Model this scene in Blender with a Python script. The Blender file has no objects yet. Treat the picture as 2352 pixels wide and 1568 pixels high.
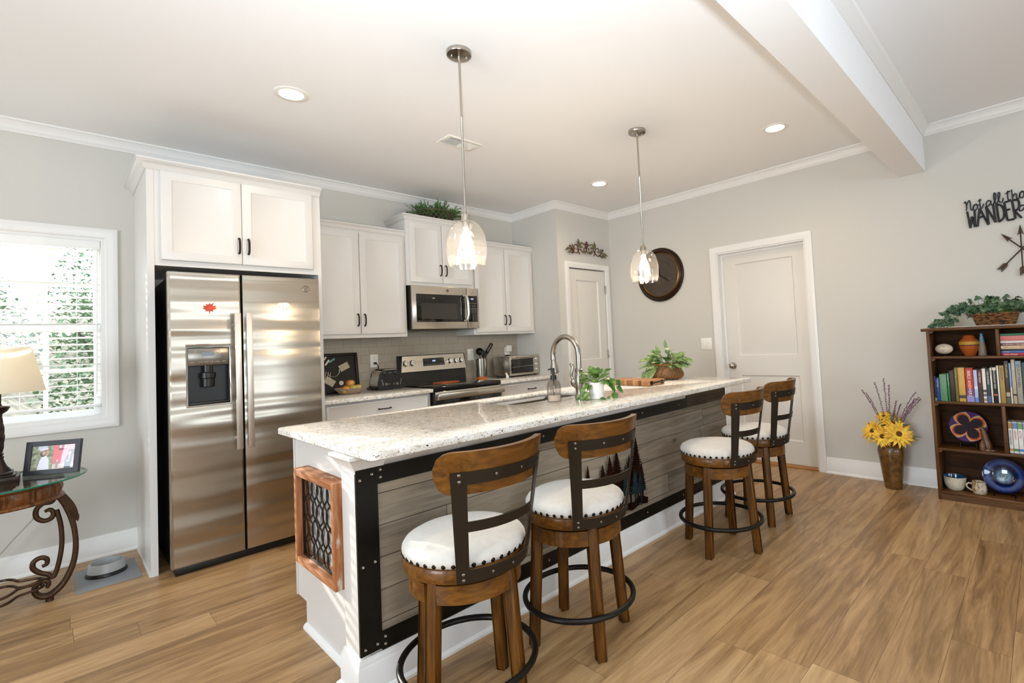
import bpy, bmesh, math, random
from mathutils import Vector, Matrix, Euler
random.seed(7)
PI = math.pi
SC = bpy.context.scene
COL = SC.collection

# ------------------------------------------------------------------ camera, world, lights, exposure
def srgb(h):
    if isinstance(h, str):
        h = tuple(int(h[i:i+2], 16) / 255 for i in (0, 2, 4))
    return tuple((c / 12.92 if c <= .04045 else ((c + .055) / 1.055) ** 2.4) for c in h)

SC.view_settings.view_transform = 'Standard'
SC.view_settings.look = 'None'
SC.view_settings.exposure = 0.0
SC.view_settings.gamma = 1.0
SC.view_settings.use_curve_mapping = False

CAMP = Vector((-4.6589, -4.4848, 1.2401))
def make_camera():
    y, p, r = math.radians(46.0965), math.radians(2.3468), math.radians(-2.7509)
    fw = Vector((math.sin(y) * math.cos(p), math.cos(y) * math.cos(p), math.sin(p)))
    rt = fw.cross(Vector((0, 0, 1))).normalized()
    up = rt.cross(fw)
    r2 = rt * math.cos(r) + up * math.sin(r)
    u2 = -rt * math.sin(r) + up * math.cos(r)
    cd = bpy.data.cameras.new('camera')
    cam = bpy.data.objects.new('camera', cd)
    COL.objects.link(cam)
    cd.sensor_fit = 'HORIZONTAL'
    cd.sensor_width = 36.0
    cd.lens = 1135.0 / 2352 * 36
    cd.shift_x = -130 / 2352
    cd.shift_y = -45 / 2352
    cd.clip_start = .05
    cd.clip_end = 200
    m = Matrix((r2, u2, -fw)).transposed().to_4x4()
    m.translation = CAMP
    cam.matrix_world = m
    SC.camera = cam
make_camera()

w = bpy.data.worlds.new('sky')
SC.world = w
w.use_nodes = True
wn = w.node_tree.nodes
wn['Background'].inputs['Color'].default_value = (.74, .87, 1.0, 1)
wn['Background'].inputs['Strength'].default_value = 3.5

def light(name, kind, loc, energy, color, direction=None, **kw):
    d = bpy.data.lights.new(name, kind)
    d.energy = energy
    d.color = color
    for k, v in kw.items():
        setattr(d, k, v)
    o = bpy.data.objects.new(name, d)
    COL.objects.link(o)
    o.location = loc
    if direction is not None:
        o.rotation_euler = Vector(direction).to_track_quat('-Z', 'Y').to_euler()
    return o
WARM = (1.0, .80, .59)
DAY = (.80, .90, 1.0)
# low sun through the blind of the kitchen window
light('sun', 'SUN', (-8, 12, 6), 11.0, (1.0, .95, .86), (.28, -1, -.31), angle=.012)
# the photographer's flash, just above the lens, thrown up and forward
light('camera_flash', 'SPOT', (-4.66, -4.45, 1.515), 400, (.74, .87, 1.0), (.25, .28, .92), spot_size=math.radians(150), spot_blend=1.0, shadow_soft_size=.05)
# cool fill lamps added out of view, at assumed window openings behind and left
light('fill_rear', 'AREA', (-5.6, -8.9, 1.55), 60, DAY, (0, 1, 0), shape='RECTANGLE', size=1.7, size_y=1.5)
light('fill_rear_second', 'AREA', (-2.4, -8.9, 1.55), 25, DAY, (0, 1, 0), shape='RECTANGLE', size=1.7, size_y=1.5)
light('fill_left', 'AREA', (-8.4, -3.4, 1.55), 125, DAY, (1, 0, 0), shape='RECTANGLE', size=1.7, size_y=1.5)

# ------------------------------------------------------------------ mesh builder
def smooth3(path, n=5):
    P = [Vector(p) for p in path]; P = [P[0] * 2 - P[1]] + P + [P[-1] * 2 - P[-2]]; out = []
    for i in range(1, len(P) - 2):
        for k in range(n):
            s = k / n; a, b, c, d = P[i - 1:i + 3]
            out.append(.5 * ((2 * b) + (c - a) * s + (2 * a - 5 * b + 4 * c - d) * s * s + (3 * b - a - 3 * c + d) * s ** 3))
    return out + [P[-2]]
def lerp_r(r, n=5):
    return [r[i] + (r[i + 1] - r[i]) * k / n for i in range(len(r) - 1) for k in range(n)] + [r[-1]]
class MB:
    def __init__(self):
        self.v = []; self.f = []; self.s = []; self.mi = []; self.cur = 0; self.sm = False
    def add(self, vs, fs, smooth=None):
        b = len(self.v)
        self.v += [tuple(q) for q in vs]
        sm = self.sm if smooth is None else smooth
        for f in fs:
            self.f.append([i + b for i in f]); self.s.append(sm); self.mi.append(self.cur)
        return self
    def mat(self, i):
        self.cur = i; return self
    def box(self, x0, y0, z0, x1, y1, z1, b=0.0, M=None):
        x0, x1 = min(x0, x1), max(x0, x1); y0, y1 = min(y0, y1), max(y0, y1); z0, z1 = min(z0, z1), max(z0, z1)
        b = min(b, (x1 - x0) * .49, (y1 - y0) * .49, (z1 - z0) * .49)
        if b <= 0:
            vs = [(x, y, z) for z in (z0, z1) for y in (y0, y1) for x in (x0, x1)]
            fs = [(0, 2, 3, 1), (4, 5, 7, 6), (0, 1, 5, 4), (2, 6, 7, 3), (0, 4, 6, 2), (1, 3, 7, 5)]
        else:
            bm = bmesh.new()
            bmesh.ops.create_cube(bm, size=1)
            for q in bm.verts:
                q.co = Vector(((x0 + x1) / 2 + q.co.x * (x1 - x0), (y0 + y1) / 2 + q.co.y * (y1 - y0), (z0 + z1) / 2 + q.co.z * (z1 - z0)))
            bmesh.ops.bevel(bm, geom=bm.edges[:], offset=b, segments=2, affect='EDGES', profile=.5)
            bm.verts.index_update()
            vs = [tuple(q.co) for q in bm.verts]
            fs = [[q.index for q in f.verts] for f in bm.faces]
            bm.free()
        if M is not None:
            vs = [tuple(M @ Vector(q)) for q in vs]
        return self.add(vs, fs, True if b > 0 else None)
    def prism(self, poly, h0, h1, mp):
        """poly in (a,b), extruded h0..h1, mp(a,b,h)->xyz"""
        n = len(poly)
        vs = [mp(a, b, h0) for a, b in poly] + [mp(a, b, h1) for a, b in poly]
        fs = [list(range(n))[::-1], list(range(n, 2 * n))] + [(i, (i + 1) % n, n + (i + 1) % n, n + i) for i in range(n)]
        return self.add(vs, fs)
    def tube(self, path, r, n=8, closed=False, cap=True, flat=None):
        """round tube along path; r number or list; flat=(ra,rb) for elliptical"""
        P = [Vector(p) for p in path]; m = len(P)
        rr = r if isinstance(r, (list, tuple)) else [r] * m
        T = []
        for i in range(m):
            a = P[(i - 1) % m] if (closed or i > 0) else P[i]
            c = P[(i + 1) % m] if (closed or i < m - 1) else P[i]
            t = c - a
            T.append(t.normalized() if t.length > 1e-9 else Vector((0, 0, 1)))
        ref = Vector((0, 0, 1)) if abs(T[0].z) < .9 else Vector((1, 0, 0))
        u = T[0].cross(ref).normalized()
        vs = []
        for i in range(m):
            u = (u - T[i] * u.dot(T[i]))
            u = u.normalized() if u.length > 1e-6 else T[i].orthogonal().normalized()
            q = T[i].cross(u)
            for k in range(n):
                a = 2 * PI * k / n
                if flat:
                    vs.append(P[i] + u * (math.cos(a) * rr[i] * flat[0]) + q * (math.sin(a) * rr[i] * flat[1]))
                else:
                    vs.append(P[i] + (u * math.cos(a) + q * math.sin(a)) * rr[i])
        fs = []
        for i in range(m if closed else m - 1):
            j = (i + 1) % m
            for k in range(n):
                l = (k + 1) % n
                fs.append((i * n + k, i * n + l, j * n + l, j * n + k))
        if cap and not closed:
            fs.append(list(range(n))[::-1]); fs.append([(m - 1) * n + k for k in range(n)])
        return self.add(vs, fs, True)
    def stube(self, path, r, n=8, sub=5, flat=None):
        return self.tube(smooth3(path, sub), lerp_r(r, sub) if isinstance(r, (list, tuple)) else r, n, flat=flat)
    def cyl(self, p0, p1, r0, r1=None, n=16):
        return self.tube([p0, p1], [r0, r0 if r1 is None else r1], n)
    def lathe(self, prof, n=32, c=(0, 0, 0), M=None, sx=1, sy=1, rf=None, a0=0, a1=2 * PI, cap=False):
        """prof [(r,z)], revolve about z at c; rf(r,z,a)->r"""
        full = abs(a1 - a0 - 2 * PI) < 1e-6
        m = n if full else n + 1
        vs = []
        for r, z in prof:
            for k in range(m):
                a = a0 + (a1 - a0) * k / n
                R = rf(r, z, a) if rf else r
                q = Vector((c[0] + R * math.cos(a) * sx, c[1] + R * math.sin(a) * sy, c[2] + z))
                vs.append(M @ q if M is not None else q)
        fs = []
        for i in range(len(prof) - 1):
            for k in range(n):
                l = (k + 1) % m
                fs.append((i * m + k, i * m + l, (i + 1) * m + l, (i + 1) * m + k))
        if full and cap:
            if prof[0][0] > 1e-6: fs.append(list(range(m))[::-1])
            if prof[-1][0] > 1e-6: fs.append([(len(prof) - 1) * m + k for k in range(m)])
        return self.add(vs, fs, True)
    def sphere(self, c, r, n=12, s=(1, 1, 1), M=None):
        prof = [(max(1e-5, r * math.sin(PI * i / n)), -r * math.cos(PI * i / n)) for i in range(n + 1)]
        vs = []; m = n * 2
        for q, z in prof:
            for k in range(m):
                a = 2 * PI * k / m
                p = Vector((q * math.cos(a) * s[0], q * math.sin(a) * s[1], z * s[2]))
                if M is not None: p = M @ p
                vs.append(p + Vector(c))
        fs = [(i * m + k, i * m + (k + 1) % m, (i + 1) * m + (k + 1) % m, (i + 1) * m + k) for i in range(n) for k in range(m)]
        return self.add(vs, fs, True)
    def sweep(self, path, prof, mp, closed=False, cap=True):
        """2D path (a,b); prof [(o,h)] with o to the LEFT of travel, mitred; mp(a,b,h)->xyz"""
        m = len(path); vs = []
        for i in range(m):
            a, b = Vector(path[i]), None
            d0 = (Vector(path[i]) - Vector(path[i - 1])) if (closed or i > 0) else None
            d1 = (Vector(path[(i + 1) % m]) - Vector(path[i])) if (closed or i < m - 1) else None
            if d0 is None: d0 = d1
            if d1 is None: d1 = d0
            d0 = d0.normalized(); d1 = d1.normalized()
            n0 = Vector((-d0.y, d0.x)); n1 = Vector((-d1.y, d1.x))
            n = (n0 + n1); n.normalize()
            k = 1 / max(.25, n.dot(n0))
            for o, h in prof:
                q = a + n * (o * k)
                vs.append(mp(q.x, q.y, h))
        p = len(prof)
        fs = []
        for i in range(m if closed else m - 1):
            j = (i + 1) % m
            for k in range(p):
                l = (k + 1) % p
                fs.append((i * p + k, i * p + l, j * p + l, j * p + k))
        if cap and not closed:
            fs.append(list(range(p))[::-1]); fs.append([(m - 1) * p + k for k in range(p)])
        return self.add(vs, fs)
    def nested(self, rects, mp, close=True):
        """rects [(a0,b0,a1,b1,h)] joined ring by ring; last closed"""
        vs = []; fs = []
        for a0, b0, a1, b1, h in rects:
            vs += [mp(a0, b0, h), mp(a1, b0, h), mp(a1, b1, h), mp(a0, b1, h)]
        for i in range(len(rects) - 1):
            for k in range(4):
                l = (k + 1) % 4
                fs.append((i * 4 + k, i * 4 + l, i * 4 + 4 + l, i * 4 + 4 + k))
        if close:
            e = (len(rects) - 1) * 4
            fs.append((e, e + 1, e + 2, e + 3))
        return self.add(vs, fs)
    def arcband(self, r0, r1, a0, a1, z0, z1, n=16, c=(0, 0), round_ends=0.0, flare=None):
        """curved bar between radii r0<r1, angles a0..a1; round_ends rounds the top corners"""
        vs = []
        for i in range(n + 1):
            t = i / n
            a = a0 + (a1 - a0) * t
            e0 = z0; e1 = z1
            if round_ends:
                s = min(t, 1 - t) * abs(a1 - a0) * r1
                if s < round_ends:
                    q = round_ends - math.sqrt(max(0, round_ends ** 2 - (round_ends - s) ** 2))
                    e0 = z0 + q; e1 = z1 - q
            for r, z in ((r0, e0), (r1, e0), (r1, e1), (r0, e1)):
                if flare: r = r + flare(z)
                vs.append((c[0] + r * math.cos(a), c[1] + r * math.sin(a), z))
        fs = [(i * 4 + k, i * 4 + (k + 1) % 4, i * 4 + 4 + (k + 1) % 4, i * 4 + 4 + k) for i in range(n) for k in range(4)]
        fs += [(3, 2, 1, 0), (n * 4, n * 4 + 1, n * 4 + 2, n * 4 + 3)]
        return self.add(vs, fs, True)
    def leaf(self, base, d, nrm, L, W, bend=.25, fold=.15, seg=6, shape=.42, lobes=0):
        """pointed leaf from base along d, arched; nrm is roughly its upper side"""
        d = Vector(d).normalized(); n = Vector(nrm); n = (n - d * n.dot(d))
        n = n.normalized() if n.length > 1e-4 else d.orthogonal().normalized()
        s = d.cross(n)
        vs = []
        for i in range(seg + 1):
            t = i / seg
            wd = W * .5 * (math.sin(PI * t ** (.62 if shape < .5 else 1.0)) ** .9)
            if lobes: wd *= (1 + .55 * math.cos(t * PI * 2 * lobes)) * .8
            c = Vector(base) + d * (L * t) - n * (bend * L * t * t)
            vs += [c + s * wd + n * (fold * wd), c, c - s * wd + n * (fold * wd)]
        fs = []
        for i in range(seg):
            fs += [(i * 3, i * 3 + 1, i * 3 + 4, i * 3 + 3), (i * 3 + 1, i * 3 + 2, i * 3 + 5, i * 3 + 4)]
        return self.add(vs, fs, True)
    def text(self, body, size, M, depth=.0004, align='LEFT', sx=1.0):
        cu = bpy.data.curves.new('t', 'FONT')
        cu.body = body; cu.size = size; cu.extrude = depth; cu.align_x = align; cu.resolution_u = 3
        o = bpy.data.objects.new('t', cu)
        COL.objects.link(o)
        dg = bpy.context.evaluated_depsgraph_get()
        me = bpy.data.meshes.new_from_object(o.evaluated_get(dg))
        vs = [M @ Vector((q.co.x * sx, q.co.y, q.co.z)) for q in me.vertices]
        fs = [list(p.vertices) for p in me.polygons]
        bpy.data.objects.remove(o); bpy.data.curves.remove(cu); bpy.data.meshes.remove(me)
        return self.add(vs, fs, False)
    def mesh(self, name, mats, origin=(0, 0, 0), ang=38, recalc=True):
        me = bpy.data.meshes.new(name)
        o = Vector(origin)
        me.from_pydata([Vector(q) - o for q in self.v], [], self.f)
        for m in (mats if isinstance(mats, (list, tuple)) else [mats]):
            me.materials.append(m)
        me.polygons.foreach_set('material_index', self.mi)
        if recalc:
            bm = bmesh.new(); bm.from_mesh(me)
            bmesh.ops.recalc_face_normals(bm, faces=bm.faces)
            bm.to_mesh(me); bm.free()
        me.polygons.foreach_set('use_smooth', self.s)
        me.set_sharp_from_angle(angle=math.radians(ang))
        me.update()
        return me

def wpos(o):
    p = Vector(o.location)
    while o.parent is not None:
        o = o.parent; p += o.location
    return p
def part(name, mb, mats, parent, label=None, kind=None, ang=38, at=None):
    """a mesh under a thing (thing > part > sub-part); verts are world coordinates"""
    pw = wpos(parent)
    loc = Vector(at) - pw if at is not None else Vector((0, 0, 0))
    me = mb.mesh(name, mats, pw + loc, ang)
    o = bpy.data.objects.new(name, me)
    COL.objects.link(o)
    o.parent = parent
    o.location = loc
    if label: o['label'] = label
    if kind: o['kind'] = kind
    return o
def thing(name, label, cat, loc, group=None):
    o = bpy.data.objects.new(name, None)
    o.empty_display_size = .05
    COL.objects.link(o)
    o.location = loc; o['label'] = label; o['category'] = cat
    if group: o['group'] = group
    return o
def solo(name, mb, mats, label, cat, loc=(0, 0, 0), group=None, ang=38):
    o = bpy.data.objects.new(name, mb.mesh(name, mats, loc, ang))
    COL.objects.link(o)
    o.location = loc; o['label'] = label; o['category'] = cat
    if group: o['group'] = group
    return o
def struct(name, mb, mats, parent=None, ang=38):
    if parent is not None:
        return part(name, mb, mats, parent, ang=ang)
    o = bpy.data.objects.new(name, mb.mesh(name, mats, (0, 0, 0), ang))
    COL.objects.link(o)
    o['kind'] = 'structure'
    return o
XY = lambda a, b, h: (a, b, h)
def planeY(y, s=-1):   # (a=x, b=z, h towards the room)
    return lambda a, b, h: (a, y + s * h, b)
def planeX(x, s=-1):   # (a=y, b=z, h towards -x)
    return lambda a, b, h: (x + s * h, a, b)

# ------------------------------------------------------------------ materials
def newmat(name):
    m = bpy.data.materials.new(name)
    m.use_nodes = True
    nt = m.node_tree
    return m, nt, nt.nodes, nt.links, nt.nodes['Principled BSDF']
def N(nt, t, **kw):
    n = nt.nodes.new(t)
    for k, v in kw.items():
        if k.startswith('i_'):
            n.inputs[k[2:].replace('_', ' ')].default_value = v
        else:
            setattr(n, k, v)
    return n
def rgba(c): return (*c[:3], 1)
def ramp(nt, stops, interp='LINEAR'):
    r = nt.nodes.new('ShaderNodeValToRGB')
    r.color_ramp.interpolation = interp
    el = r.color_ramp.elements
    while len(el) < len(stops): el.new(.5)
    for e, (p, c) in zip(el, stops):
        e.position = p
        e.color = rgba(c) if len(c) >= 3 else (c[0],) * 3 + (1,)
    return r
def mat(name, col, rough=.5, metal=0.0, spec=.5, bump=0.0, bscale=60, bstretch=(1, 1, 1), var=0.0, vscale=6, emit=None, es=0, coat=0.0, trans=0.0, ior=1.45, sheen=0.0, subs=0.0, rvar=0.0):
    m, nt, nd, lk, b = newmat(name)
    c = srgb(col) if isinstance(col, str) else col
    b.inputs['Base Color'].default_value = rgba(c)
    b.inputs['Roughness'].default_value = rough
    b.inputs['Metallic'].default_value = metal
    b.inputs['Specular IOR Level'].default_value = spec
    b.inputs['Coat Weight'].default_value = coat
    b.inputs['Coat Roughness'].default_value = .1
    b.inputs['Transmission Weight'].default_value = trans
    b.inputs['IOR'].default_value = ior
    b.inputs['Sheen Weight'].default_value = sheen
    if emit is not None:
        b.inputs['Emission Color'].default_value = rgba(emit if not isinstance(emit, str) else srgb(emit)); b.inputs['Emission Strength'].default_value = es
    tc = mp = None
    def coords(sc):
        nonlocal tc
        tc = tc or N(nt, 'ShaderNodeTexCoord')
        q = N(nt, 'ShaderNodeMapping'); q.inputs['Scale'].default_value = sc
        lk.new(tc.outputs['Object'], q.inputs['Vector'])
        return q
    if var:
        q = coords((1, 1, 1))
        t = N(nt, 'ShaderNodeTexNoise', i_Scale=vscale, i_Detail=4)
        lk.new(q.outputs['Vector'], t.inputs['Vector'])
        r = ramp(nt, [(.3, tuple(max(0, x * (1 - var)) for x in c)), (.7, tuple(min(1, x * (1 + var)) for x in c))])
        lk.new(t.outputs['Fac'], r.inputs['Fac'])
        lk.new(r.outputs['Color'], b.inputs['Base Color'])
    if bump:
        q = coords(bstretch)
        t = N(nt, 'ShaderNodeTexNoise', i_Scale=bscale, i_Detail=3)
        lk.new(q.outputs['Vector'], t.inputs['Vector'])
        bp = N(nt, 'ShaderNodeBump', i_Strength=bump, i_Distance=.01)
        lk.new(t.outputs['Fac'], bp.inputs['Height'])
        lk.new(bp.outputs['Normal'], b.inputs['Normal'])
        if rvar:
            rr = N(nt, 'ShaderNodeMapRange'); rr.inputs['To Min'].default_value = rough - rvar; rr.inputs['To Max'].default_value = rough + rvar
            lk.new(t.outputs['Fac'], rr.inputs['Value']); lk.new(rr.outputs['Result'], b.inputs['Roughness'])
    return m
def wood(name, dark, mid, lite, axis=0, scale=1.0, rough=.45, coat=0.0, wear=None, across=22):
    m, nt, nd, lk, b = newmat(name)
    tc = N(nt, 'ShaderNodeTexCoord'); q = N(nt, 'ShaderNodeMapping')
    s = [across * scale] * 3; s[axis] = 1.6 * scale
    q.inputs['Scale'].default_value = s
    lk.new(tc.outputs['Object'], q.inputs['Vector'])
    t = N(nt, 'ShaderNodeTexNoise', i_Scale=1.6, i_Detail=8, i_Roughness=.62, i_Distortion=.6)
    lk.new(q.outputs['Vector'], t.inputs['Vector'])
    r = ramp(nt, [(.30, srgb(dark)), (.50, srgb(mid)), (.72, srgb(lite))])
    lk.new(t.outputs['Fac'], r.inputs['Fac'])
    out = r.outputs['Color']
    if wear:
        t2 = N(nt, 'ShaderNodeTexNoise', i_Scale=5.0, i_Detail=5)
        q2 = N(nt, 'ShaderNodeMapping'); s2 = [3 * scale] * 3; s2[axis] = .9 * scale
        q2.inputs['Scale'].default_value = s2
        lk.new(tc.outputs['Object'], q2.inputs['Vector']); lk.new(q2.outputs['Vector'], t2.inputs['Vector'])
        rr = ramp(nt, [(.60, (0, 0, 0)), (.72, (1, 1, 1))])
        lk.new(t2.outputs['Fac'], rr.inputs['Fac'])
        mx = N(nt, 'ShaderNodeMix', data_type='RGBA')
        lk.new(rr.outputs['Color'], mx.inputs['Factor']); lk.new(out, mx.inputs['A'])
        mx.inputs['B'].default_value = rgba(srgb(wear))
        out = mx.outputs['Result']
    lk.new(out, b.inputs['Base Color'])
    b.inputs['Roughness'].default_value = rough
    b.inputs['Specular IOR Level'].default_value = .3
    b.inputs['Coat Weight'].default_value = coat
    bp = N(nt, 'ShaderNodeBump', i_Strength=.12, i_Distance=.004)
    lk.new(t.outputs['Fac'], bp.inputs['Height']); lk.new(bp.outputs['Normal'], b.inputs['Normal'])
    return m
def planks(name, ua, va, L, Wd, stops, seam, rough=.4, grain=30, tonal=.35, seamw=.0015, knots=False, bump=.15):
    """boards running along axis ua, laid across axis va, each board with its own tone and grain"""
    m, nt, nd, lk, b = newmat(name)
    tc = N(nt, 'ShaderNodeTexCoord'); sp = N(nt, 'ShaderNodeSeparateXYZ')
    lk.new(tc.outputs['Object'], sp.inputs['Vector'])
    def M(op, a, c=None, d=None):
        n = N(nt, 'ShaderNodeMath', operation=op)
        for i, x in enumerate((a, c, d)):
            if x is None: continue
            if isinstance(x, (int, float)): n.inputs[i].default_value = x
            else: lk.new(x, n.inputs[i])
        return n.outputs[0]
    U = sp.outputs['XYZ'.index(ua)]; V = sp.outputs['XYZ'.index(va)]
    v = M('DIVIDE', V, Wd); row = M('FLOOR', v)
    w1 = N(nt, 'ShaderNodeTexWhiteNoise', noise_dimensions='1D'); lk.new(row, w1.inputs['W'])
    u = M('ADD', M('DIVIDE', U, L), M('MULTIPLY', w1.outputs['Value'], 7.3)); colm = M('FLOOR', u)
    cb = N(nt, 'ShaderNodeCombineXYZ'); lk.new(row, cb.inputs[0]); lk.new(colm, cb.inputs[1])
    w2 = N(nt, 'ShaderNodeTexWhiteNoise', noise_dimensions='2D'); lk.new(cb.outputs[0], w2.inputs['Vector'])
    rnd = w2.outputs['Value']
    gv = N(nt, 'ShaderNodeCombineXYZ')
    lk.new(M('ADD', M('MULTIPLY', U, 1.3), M('MULTIPLY', rnd, 37.0)), gv.inputs[0]); lk.new(M('MULTIPLY', V, grain), gv.inputs[1]); lk.new(M('MULTIPLY', rnd, 11.0), gv.inputs[2])
    t = N(nt, 'ShaderNodeTexNoise', i_Scale=1.0, i_Detail=7, i_Roughness=.60, i_Distortion=1.6)
    lk.new(gv.outputs[0], t.inputs['Vector'])
    fine = N(nt, 'ShaderNodeCombineXYZ')
    lk.new(M('MULTIPLY', U, 9.0), fine.inputs[0]); lk.new(M('MULTIPLY', V, grain * 12), fine.inputs[1]); lk.new(rnd, fine.inputs[2])
    tf = N(nt, 'ShaderNodeTexNoise', i_Scale=1.0, i_Detail=4); lk.new(fine.outputs[0], tf.inputs['Vector'])
    f = M('ADD', M('ADD', M('MULTIPLY', t.outputs['Fac'], .85), M('MULTIPLY', tf.outputs['Fac'], .22)), M('MULTIPLY', M('SUBTRACT', rnd, .5), tonal))
    r = ramp(nt, [(p, srgb(c)) for p, c in stops]); lk.new(f, r.inputs['Fac'])
    out = r.outputs['Color']
    du = M('MULTIPLY', M('MINIMUM', M('FRACT', u), M('SUBTRACT', 1.0, M('FRACT', u))), L)
    dv = M('MULTIPLY', M('MINIMUM', M('FRACT', v), M('SUBTRACT', 1.0, M('FRACT', v))), Wd)
    dm = M('MINIMUM', du, dv)
    sm = N(nt, 'ShaderNodeMapRange'); sm.inputs['From Min'].default_value = seamw * .4; sm.inputs['From Max'].default_value = seamw * 1.3
    lk.new(dm, sm.inputs['Value'])
    mx = N(nt, 'ShaderNodeMix', data_type='RGBA'); mx.inputs['A'].default_value = rgba(srgb(seam))
    lk.new(sm.outputs['Result'], mx.inputs['Factor']); lk.new(out, mx.inputs['B'])
    out = mx.outputs['Result']
    if knots:
        kv = N(nt, 'ShaderNodeCombineXYZ'); lk.new(M('ADD', M('MULTIPLY', U, 2.2), M('MULTIPLY', rnd, 23.0)), kv.inputs[0]); lk.new(M('MULTIPLY', V, 5.0), kv.inputs[1])
        vo = N(nt, 'ShaderNodeTexVoronoi', i_Scale=1.0); lk.new(kv.outputs[0], vo.inputs['Vector'])
        kr = ramp(nt, [(.03, (1, 1, 1)), (.10, (0, 0, 0))]); lk.new(vo.outputs['Distance'], kr.inputs['Fac'])
        mk = N(nt, 'ShaderNodeMix', data_type='RGBA'); mk.inputs['B'].default_value = rgba(srgb('5a4a38'))
        kf = M('MULTIPLY', kr.outputs['Color'], .75)
        lk.new(kf, mk.inputs['Factor']); lk.new(out, mk.inputs['A']); out = mk.outputs['Result']
    lk.new(out, b.inputs['Base Color'])
    b.inputs['Roughness'].default_value = rough
    hh = M('ADD', M('MULTIPLY', tf.outputs['Fac'], .3), sm.outputs['Result'])
    bp = N(nt, 'ShaderNodeBump', i_Strength=bump, i_Distance=.003); lk.new(hh, bp.inputs['Height']); lk.new(bp.outputs['Normal'], b.inputs['Normal'])
    return m
def granite(name):
    m, nt, nd, lk, b = newmat(name)
    tc = N(nt, 'ShaderNodeTexCoord')
    q = N(nt, 'ShaderNodeMapping'); q.inputs['Scale'].default_value = (.75, 1.1, 1.1)
    lk.new(tc.outputs['Object'], q.inputs['Vector'])
    def noise(sc, det=3, dist=0.0, off=0.0):
        t = N(nt, 'ShaderNodeTexNoise', i_Scale=sc, i_Detail=det, i_Distortion=dist)
        o = N(nt, 'ShaderNodeMapping'); o.inputs['Location'].default_value = (off, off * 1.7, off * .3)
        lk.new(q.outputs['Vector'], o.inputs['Vector']); lk.new(o.outputs['Vector'], t.inputs['Vector'])
        return t.outputs['Fac']
    base = ramp(nt, [(.34, srgb('d6cebf')), (.46, srgb('e8e3d9')), (.60, srgb('f3f0ea'))]); lk.new(noise(38, 5, .6), base.inputs['Fac'])
    out = base.outputs['Color']
    for sc, off, lo, hi, c in ((95, 3.1, .62, .68, 'bcae9a'), (130, 9.7, .645, .68, '7d6a58'), (170, 5.3, .665, .69, '3a312c'), (80, 14.2, .70, .72, '4a2f2a')):
        rr = ramp(nt, [(lo, (0, 0, 0)), (hi, (1, 1, 1))]); lk.new(noise(sc, 2, .3, off), rr.inputs['Fac'])
        mx = N(nt, 'ShaderNodeMix', data_type='RGBA'); lk.new(rr.outputs['Color'], mx.inputs['Factor']); lk.new(out, mx.inputs['A'])
        mx.inputs['B'].default_value = rgba(srgb(c)); out = mx.outputs['Result']
    lk.new(out, b.inputs['Base Color'])
    b.inputs['Roughness'].default_value = .11
    b.inputs['Specular IOR Level'].default_value = .22
    return m
def tiles(name):
    m, nt, nd, lk, b = newmat(name)
    tc = N(nt, 'ShaderNodeTexCoord'); sp = N(nt, 'ShaderNodeSeparateXYZ'); cb = N(nt, 'ShaderNodeCombineXYZ')
    lk.new(tc.outputs['Object'], sp.inputs['Vector']); lk.new(sp.outputs['X'], cb.inputs[0]); lk.new(sp.outputs['Z'], cb.inputs[1])
    q = N(nt, 'ShaderNodeMapping'); q.inputs['Location'].default_value = (1.717 + .148 * 20, -1.361 + .0765 * 20, 0)
    lk.new(cb.outputs[0], q.inputs['Vector'])
    br = N(nt, 'ShaderNodeTexBrick', offset=.5, i_Scale=1.0)
    br.inputs['Brick Width'].default_value = .1487; br.inputs['Row Height'].default_value = .0765
    br.inputs['Mortar Size'].default_value = .0011; br.inputs['Mortar Smooth'].default_value = .25; br.inputs['Bias'].default_value = 0
    br.inputs['Color1'].default_value = rgba(srgb('aaa292')); br.inputs['Color2'].default_value = rgba(srgb('b0a898')); br.inputs['Mortar'].default_value = rgba(srgb('857d6c'))
    lk.new(q.outputs['Vector'], br.inputs['Vector']); lk.new(br.outputs['Color'], b.inputs['Base Color'])
    b.inputs['Roughness'].default_value = .08
    bp = N(nt, 'ShaderNodeBump', i_Strength=.6, i_Distance=.002, invert=True); lk.new(br.outputs['Fac'], bp.inputs['Height']); lk.new(bp.outputs['Normal'], b.inputs['Normal'])
    return m
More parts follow.
